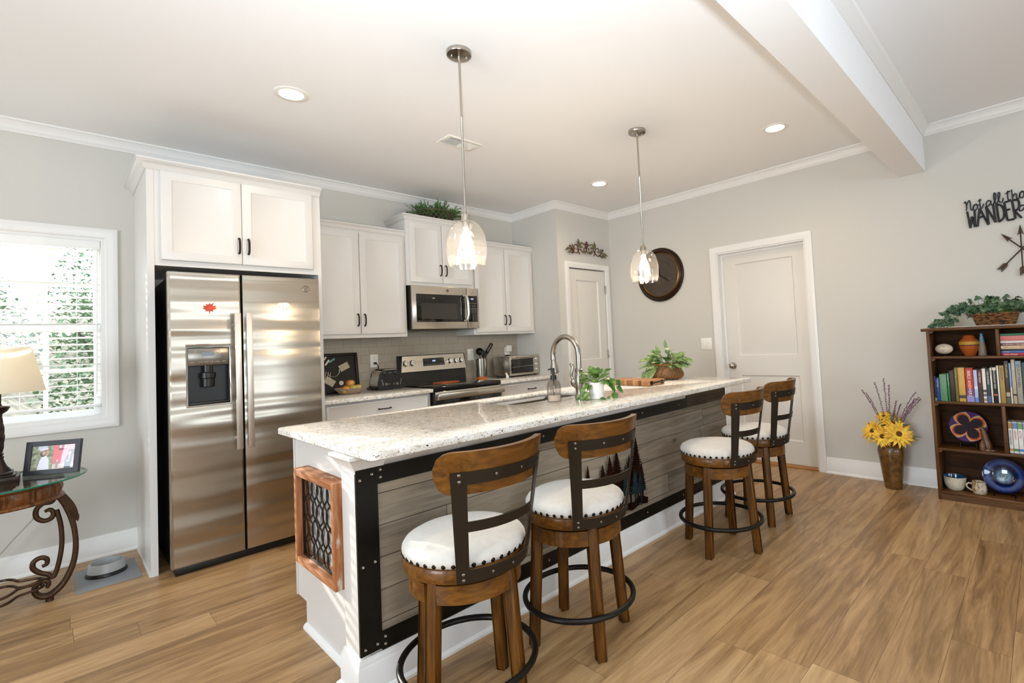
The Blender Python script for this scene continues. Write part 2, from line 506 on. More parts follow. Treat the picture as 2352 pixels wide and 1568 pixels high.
def steel(name, col='c9c3b8', rough=.24, axis=0, wave=.0):
    """brushed stainless: fine brushing along one axis and, on the fridge, gently rippled sheet"""
    m, nt, nd, lk, b = newmat(name)
    b.inputs['Base Color'].default_value = rgba(srgb(col)); b.inputs['Metallic'].default_value = 1; b.inputs['Roughness'].default_value = rough
    tc = N(nt, 'ShaderNodeTexCoord'); q = N(nt, 'ShaderNodeMapping')
    s = [500.0] * 3; s[axis] = 4.0
    q.inputs['Scale'].default_value = s
    lk.new(tc.outputs['Object'], q.inputs['Vector'])
    t = N(nt, 'ShaderNodeTexNoise', i_Scale=1.0, i_Detail=2); lk.new(q.outputs['Vector'], t.inputs['Vector'])
    bp = N(nt, 'ShaderNodeBump', i_Strength=.05, i_Distance=.001); lk.new(t.outputs['Fac'], bp.inputs['Height'])
    if wave:
        q2 = N(nt, 'ShaderNodeMapping'); q2.inputs['Scale'].default_value = (.35, 1, 4.5); lk.new(tc.outputs['Object'], q2.inputs['Vector'])
        t2 = N(nt, 'ShaderNodeTexNoise', i_Scale=1.7, i_Detail=1); lk.new(q2.outputs['Vector'], t2.inputs['Vector'])
        b2 = N(nt, 'ShaderNodeBump', i_Strength=wave, i_Distance=.06); lk.new(t2.outputs['Fac'], b2.inputs['Height'])
        lk.new(b2.outputs['Normal'], bp.inputs['Normal'])
    lk.new(bp.outputs['Normal'], b.inputs['Normal'])
    b.inputs['Anisotropic'].default_value = .5
    return m
def schlick(nt, lk, f0=.04, top=.75, nrm=None):
    lw = N(nt, 'ShaderNodeLayerWeight'); lw.inputs['Blend'].default_value = .5
    if nrm is not None: lk.new(nrm, lw.inputs['Normal'])
    pw = N(nt, 'ShaderNodeMath', operation='POWER'); pw.inputs[1].default_value = 4.0; lk.new(lw.outputs['Facing'], pw.inputs[0])
    ma = N(nt, 'ShaderNodeMath', operation='MULTIPLY_ADD'); ma.inputs[1].default_value = top; ma.inputs[2].default_value = f0; lk.new(pw.outputs[0], ma.inputs[0])
    return ma.outputs[0]
def thin_glass(name, tint=(1, 1, 1), refl=.08, rough=0.0):
    m, nt, nd, lk, b = newmat(name)
    nt.nodes.remove(b)
    tr = N(nt, 'ShaderNodeBsdfTransparent'); tr.inputs['Color'].default_value = rgba(tint)
    gl = N(nt, 'ShaderNodeBsdfGlossy'); gl.inputs['Roughness'].default_value = rough
    mx = N(nt, 'ShaderNodeMixShader')
    lk.new(schlick(nt, lk), mx.inputs[0]); lk.new(tr.outputs[0], mx.inputs[1]); lk.new(gl.outputs[0], mx.inputs[2])
    lk.new(mx.outputs[0], nt.nodes['Material Output'].inputs['Surface'])
    return m
def leafmat(name, c1, c2, scale=9, rough=.45, veins=None):
    m, nt, nd, lk, b = newmat(name)
    tc = N(nt, 'ShaderNodeTexCoord'); t = N(nt, 'ShaderNodeTexNoise', i_Scale=scale, i_Detail=4)
    lk.new(tc.outputs['Object'], t.inputs['Vector'])
    st = [(.36, srgb(c1)), (.62, srgb(c2))]
    if veins: st.append((.70, srgb(veins)))
    r = ramp(nt, st); lk.new(t.outputs['Fac'], r.inputs['Fac']); lk.new(r.outputs['Color'], b.inputs['Base Color'])
    b.inputs['Roughness'].default_value = rough
    return m
def weave(name, c1, c2, sx, sz, ang=.5):
    m, nt, nd, lk, b = newmat(name)
    tc = N(nt, 'ShaderNodeTexCoord')
    q = N(nt, 'ShaderNodeMapping'); q.inputs['Scale'].default_value = (sx, sx, sz); lk.new(tc.outputs['Object'], q.inputs['Vector'])
    t = N(nt, 'ShaderNodeTexNoise', i_Scale=1.0, i_Detail=2); lk.new(q.outputs['Vector'], t.inputs['Vector'])
    r = ramp(nt, [(.38, srgb(c1)), (.58, srgb(c2))]); lk.new(t.outputs['Fac'], r.inputs['Fac']); lk.new(r.outputs['Color'], b.inputs['Base Color'])
    b.inputs['Roughness'].default_value = .6
    bp = N(nt, 'ShaderNodeBump', i_Strength=.5, i_Distance=.004); lk.new(t.outputs['Fac'], bp.inputs['Height']); lk.new(bp.outputs['Normal'], b.inputs['Normal'])
    return m

WALL = mat('wall_paint', 'cdcac2', .75, bump=.02, bscale=220)
CEIL = mat('ceiling_paint', 'f3f3f3', .85, bump=.02, bscale=160)
TRIM = mat('trim_paint', 'e9e7e3', .35)
CAB = mat('cabinet_paint', 'dad7d2', .32)
DOORM = mat('door_paint', 'dedad2', .38)
PLATE = mat('white_plastic', 'efece4', .35)
FLOOR = planks('floor_planks', 'X', 'Y', 1.22, .18, [(.24, '6a4e31'), (.42, '8f6d46'), (.56, 'aa865b'), (.80, 'c4a274')], '4a3520', rough=.36, grain=13, tonal=.20, seamw=.0008)
BARN = planks('barn_wood', 'X', 'Z', 1.05, .118, [(.20, '4c4439'), (.42, '776c5c'), (.60, '918471'), (.80, 'a79a86')], '2a251d', rough=.7, grain=16, tonal=.26, seamw=.0016, knots=True, bump=.5)
BARND = planks('dark_barn_wood', 'X', 'Z', .35, .2, [(.20, '2a2019'), (.45, '4a3a2c'), (.80, '5f4c39')], '1a1410', rough=.7, grain=24, tonal=.3)
GRAN = granite('granite')
TILE = tiles('subway_tile')
STEEL = steel('brushed_steel', wave=0)
STEELF = steel('fridge_steel', 'b3aa9c', .27, axis=0, wave=.5)
HANDLE = mat('satin_aluminium', 'd3cdc4', .38, .9)
STEELD = steel('dark_steel', '7d776d', .25)
NICKEL = mat('brushed_nickel', 'b5aea3', .22, 1)
CHROME = mat('chrome', 'dcdad6', .08, 1)
BLACKM = mat('black_metal', '17140f', .38, .4, bump=.05, bscale=300)
BLACKP = mat('black_plastic', '15130f', .35)
BLACKG = mat('black_glass', '0b0a09', .05, coat=.5)
BRONZE = mat('bronze', '2b2019', .4, .8)
DKMET = mat('stool_iron', '312a22', .42, .6)
NAIL = mat('nailhead', '2c221a', .3, .9)
GREY = mat('fridge_side', '2a2825', .4, .3)
STOOL = wood('stool_wood', '361f08', '5c380d', '774c17', axis=2, scale=1.2, rough=.4, coat=.1, wear='241608')
STOOLH = wood('stool_wood_rail', '452809', '653e0f', '80531b', axis=0, scale=1.2, rough=.38, coat=.2)
LINEN = mat('linen', 'd2cdc4', .9, sheen=.3, bump=.25, bscale=420, var=.05, vscale=40)
GLASS = thin_glass('clear_glass')
PANE = thin_glass('window_pane', (.97, .99, .98))
# ------------------------------------------------------------------ the setting
ZC = 2.767; XP = -.896; YP = -.7453; XL = -8.5; YR = -9.0
BY0, BY1, BZ = -3.894, -3.72, 2.42
CT = .8956
def wall_with_holes(mb, a0, a1, b0, b1, holes, t0, t1, mp):
    xs = sorted({a0, a1, *[h[0] for h in holes], *[h[2] for h in holes]})
    zs = sorted({b0, b1, *[h[1] for h in holes], *[h[3] for h in holes]})
    for i in range(len(xs) - 1):
        for j in range(len(zs) - 1):
            ca, cb = (xs[i] + xs[i + 1]) / 2, (zs[j] + zs[j + 1]) / 2
            if any(h[0] < ca < h[2] and h[1] < cb < h[3] for h in holes): continue
            p = mp(xs[i], zs[j], t0); q = mp(xs[i + 1], zs[j + 1], t1)
            mb.box(*p, *q)
WX0, WX1, WZ0, WZ1 = -5.21, -4.432, .893, 2.079
mb = MB(); mb.box(XL, YR, -.1, .14, .14, 0); struct('floor', mb, FLOOR)
mb = MB(); mb.box(XL - .1, YR - .1, ZC, .14, .14, ZC + .1); struct('ceiling', mb, CEIL)
mb = MB(); mb.box(XL, BY0, BZ, 0, BY1, ZC); struct('ceiling_beam', mb, CEIL)
mb = MB(); wall_with_holes(mb, XL, .14, 0, ZC, [(WX0, WZ0, WX1, WZ1)], 0, .14, lambda a, b, h: (a, h, b)); struct('wall_back', mb, WALL)
D2a, D2b, D2z = -2.979, -2.123, 2.063
mb = MB(); wall_with_holes(mb, YR, 0, 0, ZC, [(D2a, -.01, D2b, D2z)], 0, .14, lambda a, b, h: (h, a, b)); struct('wall_right', mb, WALL)
mb = MB(); mb.box(.14, D2a - .1, 0, .2, D2b + .1, 2.2); struct('wall_behind_door', mb, WALL)
mb = MB(); wall_with_holes(mb, YR, .14, 0, ZC, [(-4.25, .8, -2.55, 2.3)], 0, .12, lambda a, b, h: (XL - h, a, b)); struct('wall_left', mb, WALL)
mb = MB(); wall_with_holes(mb, XL, .14, 0, ZC, [(-6.45, .8, -4.75, 2.3), (-3.25, .8, -1.55, 2.3)], 0, .12, lambda a, b, h: (a, YR - h, b)); struct('wall_rear', mb, WALL)
mb = MB(); mb.box(XP, YP + .1, 0, XP + .1, 0, ZC); struct('wall_pantry_side', mb, WALL)
D1a, D1b, D1z = -.733, -.113, 2.066
mb = MB(); wall_with_holes(mb, XP, 0, 0, ZC, [(D1a, -.01, D1b, D1z)], 0, .1, lambda a, b, h: (a, YP + h, b)); struct('wall_pantry_front', mb, WALL)

CROWN = [(0, ZC), (0, ZC - .076), (.007, ZC - .076), (.011, ZC - .066), (.016, ZC - .062), (.020, ZC - .048), (.030, ZC - .028), (.041, ZC - .018), (.046, ZC - .013), (.052, ZC - .011), (.052, ZC)]
mb = MB(); mb.sweep([(0, BY1), (0, YP), (XP, YP), (XP, 0), (XL, 0)], CROWN, XY); struct('trim_1', mb, TRIM)
mb = MB(); mb.sweep([(0, YR), (0, BY0), (XL, BY0)], CROWN, XY); struct('trim_2', mb, TRIM)
BASE = [(0, 0), (.029, 0), (.028, .010), (.016, .020), (.016, .104), (.012, .110), (.012, .117), (.008, .126), (.006, .1365), (0, .1365)]
mb = MB(); mb.sweep([(-4.284, 0), (XL, 0)], BASE, XY); struct('baseboard_back', mb, TRIM)
mb = MB(); mb.sweep([(0, YR), (0, D2a - .064)], BASE, XY); mb.sweep([(0, D2b + .064), (0, YP)], BASE, XY); struct('baseboard_right', mb, TRIM)
mb = MB(); mb.sweep([(D1a - .062, YP), (XP, YP), (XP, -.64)], BASE, XY); struct('baseboard_pantry', mb, TRIM)

# backsplash, tiled to the underside of the wall cabinets
mb = MB(); mb.box(-3.303, -.008, CT, XP, 0, 1.84); struct('wall_backsplash', mb, TILE)

CASE = [(0, 0), (0, .009), (.006, .013), (.018, .012), (.032, .016), (.054, .019), (.063, .016), (.063, 0)]
def door_slab(mb, a0, a1, b0, b1, th, panels, mp, h0=0.0):
    """flat slab with sunk raised panels on the side facing +h"""
    xs = sorted({a0, a1, *[p[0] for p in panels], *[p[2] for p in panels]})
    zs = sorted({b0, b1, *[p[1] for p in panels], *[p[3] for p in panels]})
    for i in range(len(xs) - 1):
        for j in range(len(zs) - 1):
            ca, cb = (xs[i] + xs[i + 1]) / 2, (zs[j] + zs[j + 1]) / 2
            if any(p[0] < ca < p[2] and p[1] < cb < p[3] for p in panels): continue
            mb.add([mp(xs[i], zs[j], h0), mp(xs[i + 1], zs[j], h0), mp(xs[i + 1], zs[j + 1], h0), mp(xs[i], zs[j + 1], h0)], [(0, 1, 2, 3)])
    for x0, z0, x1, z1 in panels:
        R = lambda d, h: (x0 + d, z0 + d, x1 - d, z1 - d, h0 + h)
        mb.nested([R(0, 0), R(.012, -.011), (R(.026, -.011)), R(.062, -.003)], mp)
    mb.nested([(a0, b0, a1, b1, h0), (a0, b0, a1, b1, h0 - th)], mp)
def knob(mb, c, d):
    d = Vector(d); q = d.to_track_quat('Z', 'Y').to_matrix().to_4x4(); q.translation = Vector(c)
    mb.lathe([(.032, 0), (.032, .006), (.012, .010), (.011, .030), (.020, .036), (.027, .046), (.027, .056), (.018, .064), (0.0001, .066)], 24, M=q)
# door_1: pantry
mp = planeY(YP)
mb = MB(); mb.sweep([(D1b, 0), (D1b, D1z), (D1a, D1z), (D1a, 0)], [(-o, h) for o, h in CASE], mp)
root = struct('door_1', mb, TRIM)
mb = MB(); door_slab(mb, D1a + .004, D1b - .004, .010, D1z - .010, .035, [(-.61, 1.03, -.235, 1.935), (-.61, .24, -.235, .83)], mp, -.012); part('door_slab', mb, DOORM, root)
for z in (1.84, 1.08, .25):
    mb = MB(); mb.box(D1b - .012, YP - .004, z - .045, D1b + .004, YP + .004, z + .045, .001); mb.cyl((D1b - .002, YP - .008, z - .045), (D1b - .002, YP - .008, z + .045), .006); part('hinge', mb, NICKEL, root)
mb = MB(); knob(mb, (D1a + .065, YP + .012, .925), (0, -1, 0)); part('door_knob', mb, NICKEL, root)
# door_2: on the right wall
mp = planeX(0)
mb = MB(); mb.sweep([(D2b, 0), (D2b, D2z), (D2a, D2z), (D2a, 0)][::-1], CASE, mp)
root = struct('door_2', mb, TRIM)
mb = MB(); mb.box(.0, D2a - .001, 0, .14, D2a + .012, D2z); mb.box(0, D2b - .012, 0, .14, D2b + .001, D2z); mb.box(0, D2a + .012, D2z - .012, .14, D2b - .012, D2z + .001)
mb.box(.072, D2a + .012, 0, .085, D2a + .03, D2z); mb.box(.072, D2b - .03, 0, .085, D2b - .012, D2z); mb.box(.072, D2a + .03, D2z - .03, .085, D2b - .03, D2z - .012); part('jamb', mb, TRIM, root)
mb = MB(); door_slab(mb, D2a + .014, D2b - .014, .012, D2z - .014, .035, [(-2.834, 1.024, -2.271, 1.943), (-2.834, .224, -2.271, .831)], mp, -.086); part('door_slab', mb, DOORM, root)
mb = MB(); knob(mb, (.086, -2.20, .925), (-1, 0, 0)); part('door_knob', mb, NICKEL, root)
mb = MB(); mb.box(-.01, D2a + .01, 0, .14, D2b - .01, .012, .003); part('threshold', mb, wood('oak_threshold', '8a5a2c', 'a8743c', 'bb8a50', axis=1), root)

# window_1 with its casing, two sashes and panes
mp = planeY(0)
mb = MB(); mb.sweep([(WX1, WZ0), (WX0, WZ0), (WX0, WZ1), (WX1, WZ1)], CASE, mp, closed=True)
root = struct('window_1', mb, TRIM)
mb = MB()
for x in (WX0, WX1 - .02): mb.box(x, 0, WZ0, x + .02, .14, WZ1)
mb.box(WX0 + .02, 0, WZ0, WX1 - .02, .14, WZ0 + .02); mb.box(WX0 + .02, 0, WZ1 - .02, WX1 - .02, .14, WZ1); part('jamb', mb, TRIM, root)
VIN = mat('white_vinyl', 'f4f4f2', .3)
def sash(y, z0, z1, zm):
    mb = MB(); x0, x1 = WX0 + .02, WX1 - .02
    mb.box(x0, y, z0, x0 + .034, y + .03, z1, .003); mb.box(x1 - .034, y, z0, x1, y + .03, z1, .003)
    mb.box(x0 + .034, y + .001, z0, x1 - .034, y + .029, z0 + .036); mb.box(x0 + .034, y + .001, z1 - .036, x1 - .034, y + .029, z1)
    for x in (-4.706, -4.936): mb.box(x - .011, y + .007, z0 + .036, x + .011, y + .023, z1 - .036)
    mb.box(x0 + .034, y + .008, zm - .011, x1 - .034, y + .022, zm + .011)
    s = part('sash', mb, VIN, root)
    mb = MB(); mb.add([(x0 + .034, y + .015, z0 + .036), (x1 - .034, y + .015, z0 + .036), (x1 - .034, y + .015, z1 - .036), (x0 + .034, y + .015, z1 - .036)], [(0, 1, 2, 3)]); part('pane', mb, PANE, s)
sash(.095, 1.475, WZ1 - .02, 1.767); sash(.062, WZ0 + .02, 1.505, 1.215)

# faux-wood blind hanging in the window
BLW = mat('blind_white', 'f3f2ee', .45)
t = thing('window_blind', 'white horizontal slat blind lowered over the kitchen window', 'window blind', (-4.82, .03, WZ1 - .02))
mb = MB(); mb.box(WX0 + .022, -.004, 2.005, WX1 - .022, .008, WZ1 - .021, .002); mb.box(WX0 + .024, .008, 2.02, WX1 - .024, .052, WZ1 - .022); part('valance', mb, BLW, t)
mb = MB()
for k in range(23):
    z = 1.988 - .0436 * k
    R = Matrix.Translation((0, .031, z)) @ Matrix.Rotation(math.radians(-9), 4, 'X')
    mb.box(WX0 + .026, -.0225, -.0013, WX1 - .026, .0225, .0013, 0, M=R)
part('slats', mb, BLW, t)
mb = MB(); mb.box(WX0 + .026, .010, .966, WX1 - .026, .050, .984, .004); part('bottom_rail', mb, BLW, t)
for x in (-4.565, -4.816, -5.07):
    mb = MB(); mb.box(x - .001, .0075, .98, x + .001, .0085, 2.02); mb.box(x - .001, .0535, .98, x + .001, .0545, 2.02); part('ladder_cord', mb, BLW, t)
mb = MB(); mb.cyl((-4.470, .004, 2.0), (-4.476, .004, 1.05), .0035); part('tilt_wand', mb, BLW, t)

# outside: a wooded slope in sunlight
GRND = mat('forest_floor', '8d8270', .9, var=.3, vscale=1.2)
mb = MB(); mb.add([(-30, .3, -.5), (14, .3, -.5), (14, 4, -.4), (-30, 4, -.4), (14, 16, 2.6), (-30, 16, 2.6), (14, 34, 5), (-30, 34, 5)], [(0, 1, 2, 3), (3, 2, 4, 5), (5, 4, 6, 7)]); struct('ground_outside', mb, GRND)
LEAFO = leafmat('shrub_leaf', '56744e', '93ad86', 3, .6)
BARK = mat('bark', '6b5f54', .85, bump=.4, bscale=20)
def shrub(x, y, z, h, r, n, label, seed, bare=False):
    rd = random.Random(seed)
    t = thing('woodland_shrub' if not bare else 'woodland_tree', label, 'shrub' if not bare else 'tree', (x, y, z), 'greenery outside the window')
    mb = MB()
    for k in range(5):
        a = rd.uniform(0, 2 * PI); q = rd.uniform(.1, r * .6)
        mb.tube([(x, y, z), (x + q * .4 * math.cos(a), y + q * .4 * math.sin(a), z + h * .4), (x + q * math.cos(a), y + q * math.sin(a), z + h * .85)], [.05, .035, .012], 6)
    part('stem', mb, BARK, t)
    mb = MB()
    for k in range(int(n * 2.2)):
        a = rd.uniform(0, 2 * PI); u = rd.random() ** .6; zz = rd.uniform(.05, 1)
        rr = r * (1 - .5 * zz) * u
        p = (x + rr * math.cos(a), y + rr * math.sin(a), z + h * zz)
        d = (rd.uniform(-1, 1), rd.uniform(-1, 1), rd.uniform(-.3, .7))
        mb.leaf(p, d, (0, 0, 1), rd.uniform(.09, .19), rd.uniform(.04, .085), seg=2)
    part('foliage', mb, LEAFO, t)
lab = ['dense green shrub outside the right half of the window', 'green shrub outside, behind the table lamp shade', 'tall green shrub further up the wooded slope outside', 'low green shrub near the bottom right of the window', 'pale green shrub at the top of the window view']
for k, (x, y, z, h, r, n) in enumerate([(-3.9, 6.2, .1, 2.3, 1.2, 2200), (-5.9, 5.2, -.2, 1.7, 1.0, 1600), (-6.6, 10.5, 1.3, 2.3, 2.0, 2600), (-4.6, 3.0, -.4, .95, .7, 900), (-3.2, 11.5, 1.5, 3.0, 2.2, 2600)]):
    shrub(x, y, z, h, r, n, lab[k], 40 + k)
# ------------------------------------------------------------------ cabinets
def pull(mb, c, axis, L=.10):
    """arched bronze bar pull; c centre on the face (y = face), axis 'z' or 'x', standing out to -y"""
    x, y, z = c
    pts = []
    for t in (-1, -.86, -.5, 0, .5, .86, 1):
        out = .006 if abs(t) == 1 else (.022 if abs(t) > .8 else .026 + .004 * (1 - abs(t)))
        pts.append((x, y - out, z + t * L / 2) if axis == 'z' else (x + t * L / 2, y - out, z))
    mb.tube(pts, .0055, 8, flat=(1.15, .8))
    for t in (-1, 1):
        q = (x, y, z + t * L / 2 * .97) if axis == 'z' else (x + t * L / 2 * .97, y, z)
        mb.cyl(q, (q[0], q[1] - .014, q[2]), .0062, n=10)
def cab_door(mb, x0, x1, z0, z1, yf, th=.02, rail=.052):
    R = lambda d, h: (x0 + d, z0 + d, x1 - d, z1 - d, h)
    mp = planeY(yf + th)
    mb.nested([R(0, 0), R(0, th - .004), R(.003, th - .001), R(.006, th), R(rail, th), R(rail + .004, th - .004), R(rail + .010, th - .005), R(rail + .016, th - .009)], mp)
def add_door(root, x0, x1, z0, z1, yf, hx, hz, axis='z', rail=.052):
    mb = MB(); cab_door(mb, x0, x1, z0, z1, yf, rail=rail)
    d = part('door' if axis == 'z' else 'drawer_front', mb, CAB, root)
    mb = MB(); pull(mb, (hx, yf, hz), axis); part('handle', mb, BRONZE, d)
    return d
def cab_crown(mb, pts, z0, h=.05, o=.04):
    pr = [(0, z0), (.006, z0), (.009, z0 + h * .14), (.013, z0 + h * .2), (.016, z0 + h * .42), (o * .62, z0 + h * .66), (o * .85, z0 + h * .74), (o * .9, z0 + h * .8), (o, z0 + h * .82), (o, z0 + h), (0, z0 + h)]
    mb.sweep(pts, pr, XY)

XA, XB, XC1, XD = -3.303, -2.4485, -1.7231, -.897
PX = -4.284
# tall surround with the cabinet over the refrigerator
t = thing('refrigerator_cabinet', 'white cabinet with tall side panels enclosing the steel refrigerator', 'cabinet', ((PX + XA) / 2, -.34, 0))
mb = MB(); mb.box(PX, -.684, 0, PX + .022, -.001, 2.40); mb.box(PX - .007, -.676, 0, PX, -.03, .012); part('side_panel', mb, CAB, t)
mb = MB(); mb.box(XA - .022, -.684, 0, XA, -.001, 2.40); part('side_panel', mb, CAB, t)
mb = MB(); mb.box(PX + .022, -.664, 1.818, XA - .022, -.001, 2.40); mb.box(PX + .022, -.684, 1.818, XA - .022, -.664, 2.40); mb.box(PX, -.686, 0, PX + .034, -.684, 2.4); part('upper_box', mb, CAB, t)
add_door(t, -4.219, -3.803, 1.853, 2.396, -.704, -3.821, 1.974)
add_door(t, -3.800, -3.362, 1.853, 2.396, -.704, -3.768, 1.974)
mb = MB(); cab_crown(mb, [(XA, -.686), (PX, -.686), (PX, -.002)][::1], 2.398, .056, .05); part('crown_molding', mb, CAB, t)

def wall_cabinet(label, x0, x1, z0, z1, depth, doors, hz, ret=False):
    t = thing('wall_cabinet', label, 'cabinet', ((x0 + x1) / 2, -depth / 2, z0), 'white kitchen wall cabinets')
    mb = MB(); mb.box(x0, -depth, z0, x1, -.009, z1 + .01); part('cabinet_box', mb, CAB, t)
    for i, (a, b, lo, hi) in enumerate(doors):
        add_door(t, a, b, lo, hi, -depth - .02, b - .026 if i == 0 else a + .026, hz)
    mb = MB()
    pts = [(x1, -depth), (x0, -depth)] + ([(x0, -.01)] if ret else [])
    cab_crown(mb, pts, z1, .048, .036); part('crown_molding', mb, CAB, t)
wall_cabinet('white two-door wall cabinet between the refrigerator and the microwave', XA + .001, XB - .001, 1.361, 2.274, .325, [(XA + .025, -2.876, 1.392, 2.258), (-2.871, -2.474, 1.392, 2.258)], 1.51)
wall_cabinet('short raised white wall cabinet directly above the microwave', XB, XC1, 1.827, 2.432, .345, [(-2.415, -2.083, 1.858, 2.416), (-2.078, -1.745, 1.858, 2.416)], 1.98, True)
wall_cabinet('white two-door wall cabinet between the microwave and the pantry wall', XC1 + .001, XD - .001, 1.361, 2.282, .325, [(-1.70, -1.309, 1.384, 2.266), (-1.304, -.926, 1.384, 2.266)], 1.508)

def base_cabinet(label, x0, x1, fx0, fx1, hx):
    t = thing('base_cabinet', label, 'cabinet', ((x0 + x1) / 2, -.3, 0), 'white kitchen base cabinets')
    mb = MB(); mb.box(x0, -.61, .10, x1, -.01, CT - .031); mb.box(x0, -.54, 0, x1, -.02, .10); part('cabinet_box', mb, CAB, t)
    add_door(t, fx0, fx1, .715, .845, -.63, hx, .782, 'x', .012)
    m = (fx0 + fx1) / 2
    add_door(t, fx0, m - .002, .125, .70, -.63, m - .03, .62); add_door(t, m + .002, fx1, .125, .70, -.63, m + .03, .62)
base_cabinet('white base cabinet with drawer between the refrigerator and the range', XA + .001, -2.409, XA + .03, -2.44, -2.83)
base_cabinet('white base cabinet with drawer to the right of the range', -1.669, XP - .002, -1.64, -.925, -1.25)
def counter(label, x0, x1):
    mb = MB(); mb.box(x0, -.6686, CT - .031, x1, -.009, CT, .004)
    solo('worktop', mb, GRAN, label, 'countertop', ((x0 + x1) / 2, -.33, CT - .031), 'speckled granite worktops on the base cabinets')
counter('speckled granite worktop between the refrigerator and the range', XA + .002, -2.409)
counter('speckled granite worktop right of the range, under the toaster oven', -1.669, XP - .002)

# ------------------------------------------------------------------ refrigerator
FX0, FX1, FG0, FG1, FY = -4.208, -3.376, -3.848, -3.840, -.84
t = thing('refrigerator', 'stainless steel side-by-side refrigerator with water dispenser', 'refrigerator', (-3.79, -.42, 0))
mb = MB(); mb.box(FX0 + .012, -.765, .03, FX1 - .012, -.05, 1.745, .006); part('body', mb, GREY, t)
mb = MB(); mb.box(FX0 + .02, -.80, .0, FX1 - .02, -.70, .046, .004)
for x in (FX0 + .05, FX1 - .05): mb.cyl((x, -.3, 0), (x, -.3, .04), .02)
part('base_grille', mb, BLACKP, t)
def fr_door(x0, x1, hole=None):
    mb = MB(); b = .010
    mp = planeY(-.775)
    z0, z1, th = .052, 1.766, .065
    R = lambda d, h: (x0 + d, z0 + d, x1 - d, z1 - d, h)
    rings = [R(0, 0), R(0, th - b), R(b * .3, th - b * .3), R(b, th)]
    if hole:
        mb.nested([R(0, 0), R(0, 0)], mp)
        mb.nested(rings, mp, close=False)
        mb.nested([R(b, th), (*hole, th)], mp, close=False)
        mb.nested([(*hole, th), (*hole, th - .05)], mp, close=False)
    else:
        mb.nested(rings, mp)
    return mb
HOLE = (-4.122, .972, -3.916, 1.312)
dl = part('door', fr_door(FX0, FG0, HOLE), STEELF, t, 'left refrigerator door with the dispenser')
dr = part('door', fr_door(FG1, FX1), STEELF, t, 'right refrigerator door with the round badge')
for d, x in ((dl, -3.879), (dr, -3.818)):
    mb = MB(); mb.box(x - .017, -.905, .683, x + .017, -.892, 1.52, .004)
    for z in (.75, 1.455): mb.cyl((x, -.895, z), (x, -.838, z), .009, n=12)
    part('handle', mb, HANDLE, d)
mb = MB(); mp = planeY(-.84)
x0, z0, x1, z1 = HOLE
def rr(d, h, up=.012): return (x0 - d, z0 - d, x1 + d, z1 + d + up, h)
mb.nested([rr(.010, 0), rr(.010, .006), rr(.006, .010), rr(.001, .008, 0), (x0 + .004, z0 + .004, x1 - .004, z1 - .004, -.02)], mp, close=False)
disp = part('dispenser', mb, CHROME, dl, 'chrome-framed ice and water dispenser')
mb = MB(); mb.box(x0, -.845, 1.205, x1, -.80, z1 - .002, .003); part('control_panel', mb, STEELD, dl)
mb = MB(); mb.box(x0 + .002, -.795, z0, x1 - .002, -.79, 1.205); mb.box(x0, -.838, z0, x0 + .004, -.79, 1.205); mb.box(x1 - .004, -.838, z0, x1, -.79, 1.205); mb.box(x0 + .004, -.842, z0, x1 - .004, -.79, z0 + .016, .002)
mb.lathe([(.030, 0), (.034, .004), (.034, .05), (.040, .055), (.040, .085), (.026, .09), (.026, .13)], 20, (-4.022, -.822, 1.075)); part('dispenser_bay', mb, BLACKP, dl)
mb = MB()
M = lambda x, z, y: Matrix.Translation((x, y, z)) @ Matrix.Rotation(PI / 2, 4, 'X')
mb.box(-4.056, -.8462, 1.262, -3.992, -.8455, 1.284); part('display', mb, BLACKG, dl)
INKW = mat('pale_print', 'b5afa6', .5)
mb = MB()
for x, z, s in ((-4.110, 1.272, 'LIGHT'), (-4.110, 1.224, 'LOCK'), (-4.072, 1.224, 'WATER'), (-4.044, 1.224, 'CRUSH'), (-4.014, 1.224, 'CUBE'), (-3.986, 1.224, 'FILTER'), (-3.952, 1.224, 'RESET'), (-4.045, 1.292, 'TEMPERATURE'), (-4.042, 1.252, 'FREEZER')):
    mb.text(s, .007, M(x, z, -.8455), .0002)
for q in ((-4.085, 1.249, -3.965, 1.250), (-4.085, 1.300, -3.965, 1.301), (-4.085, 1.249, -4.084, 1.301), (-3.966, 1.249, -3.965, 1.301)): mb.box(q[0], -.8458, q[1], q[2], -.845, q[3])
part('lettering', mb, INKW, dl)
def badge(mb, x, z, y, r):
    q = Matrix.Translation((x, y, z)) @ Matrix.Rotation(PI / 2, 4, 'X')
    mb.lathe([(r, 0), (r, .0015), (r * .86, .002), (r * .84, .0012), (0.0001, .0012)], 28, M=q)
    def P(pts): mb.tube([(x + a * r, y - .002, z + b * r) for a, b in pts], r * .055, 6)
    P([(-.05, .42), (-.32, .52), (-.5, .2), (-.45, -.25), (-.2, -.45), (-.05, -.2), (-.05, .0), (-.28, .02)])
    P([(.55, .2), (.35, .05), (.2, -.1), (.5, .3), (.42, .48), (.18, .35), (.12, -.1), (.3, -.42), (.6, -.3)])
    P([(-.6, -.55), (-.2, -.7), (.3, -.68), (.62, -.45)]); P([(-.6, .55), (-.25, .7), (.3, .7), (.6, .52)])
mb = MB(); badge(mb, -3.465, 1.694, -.8405, .022); part('badge', mb, STEELD, dr, 'round monogram badge')
for x in (FX0 + .035, FX1 - .035):
    mb = MB(); mb.box(x - .03, -.80, 1.745, x + .03, -.70, 1.772, .006); mb.cyl((x, -.80, 1.745), (x, -.80, 1.775), .013); part('hinge_cover', mb, BLACKP, t)

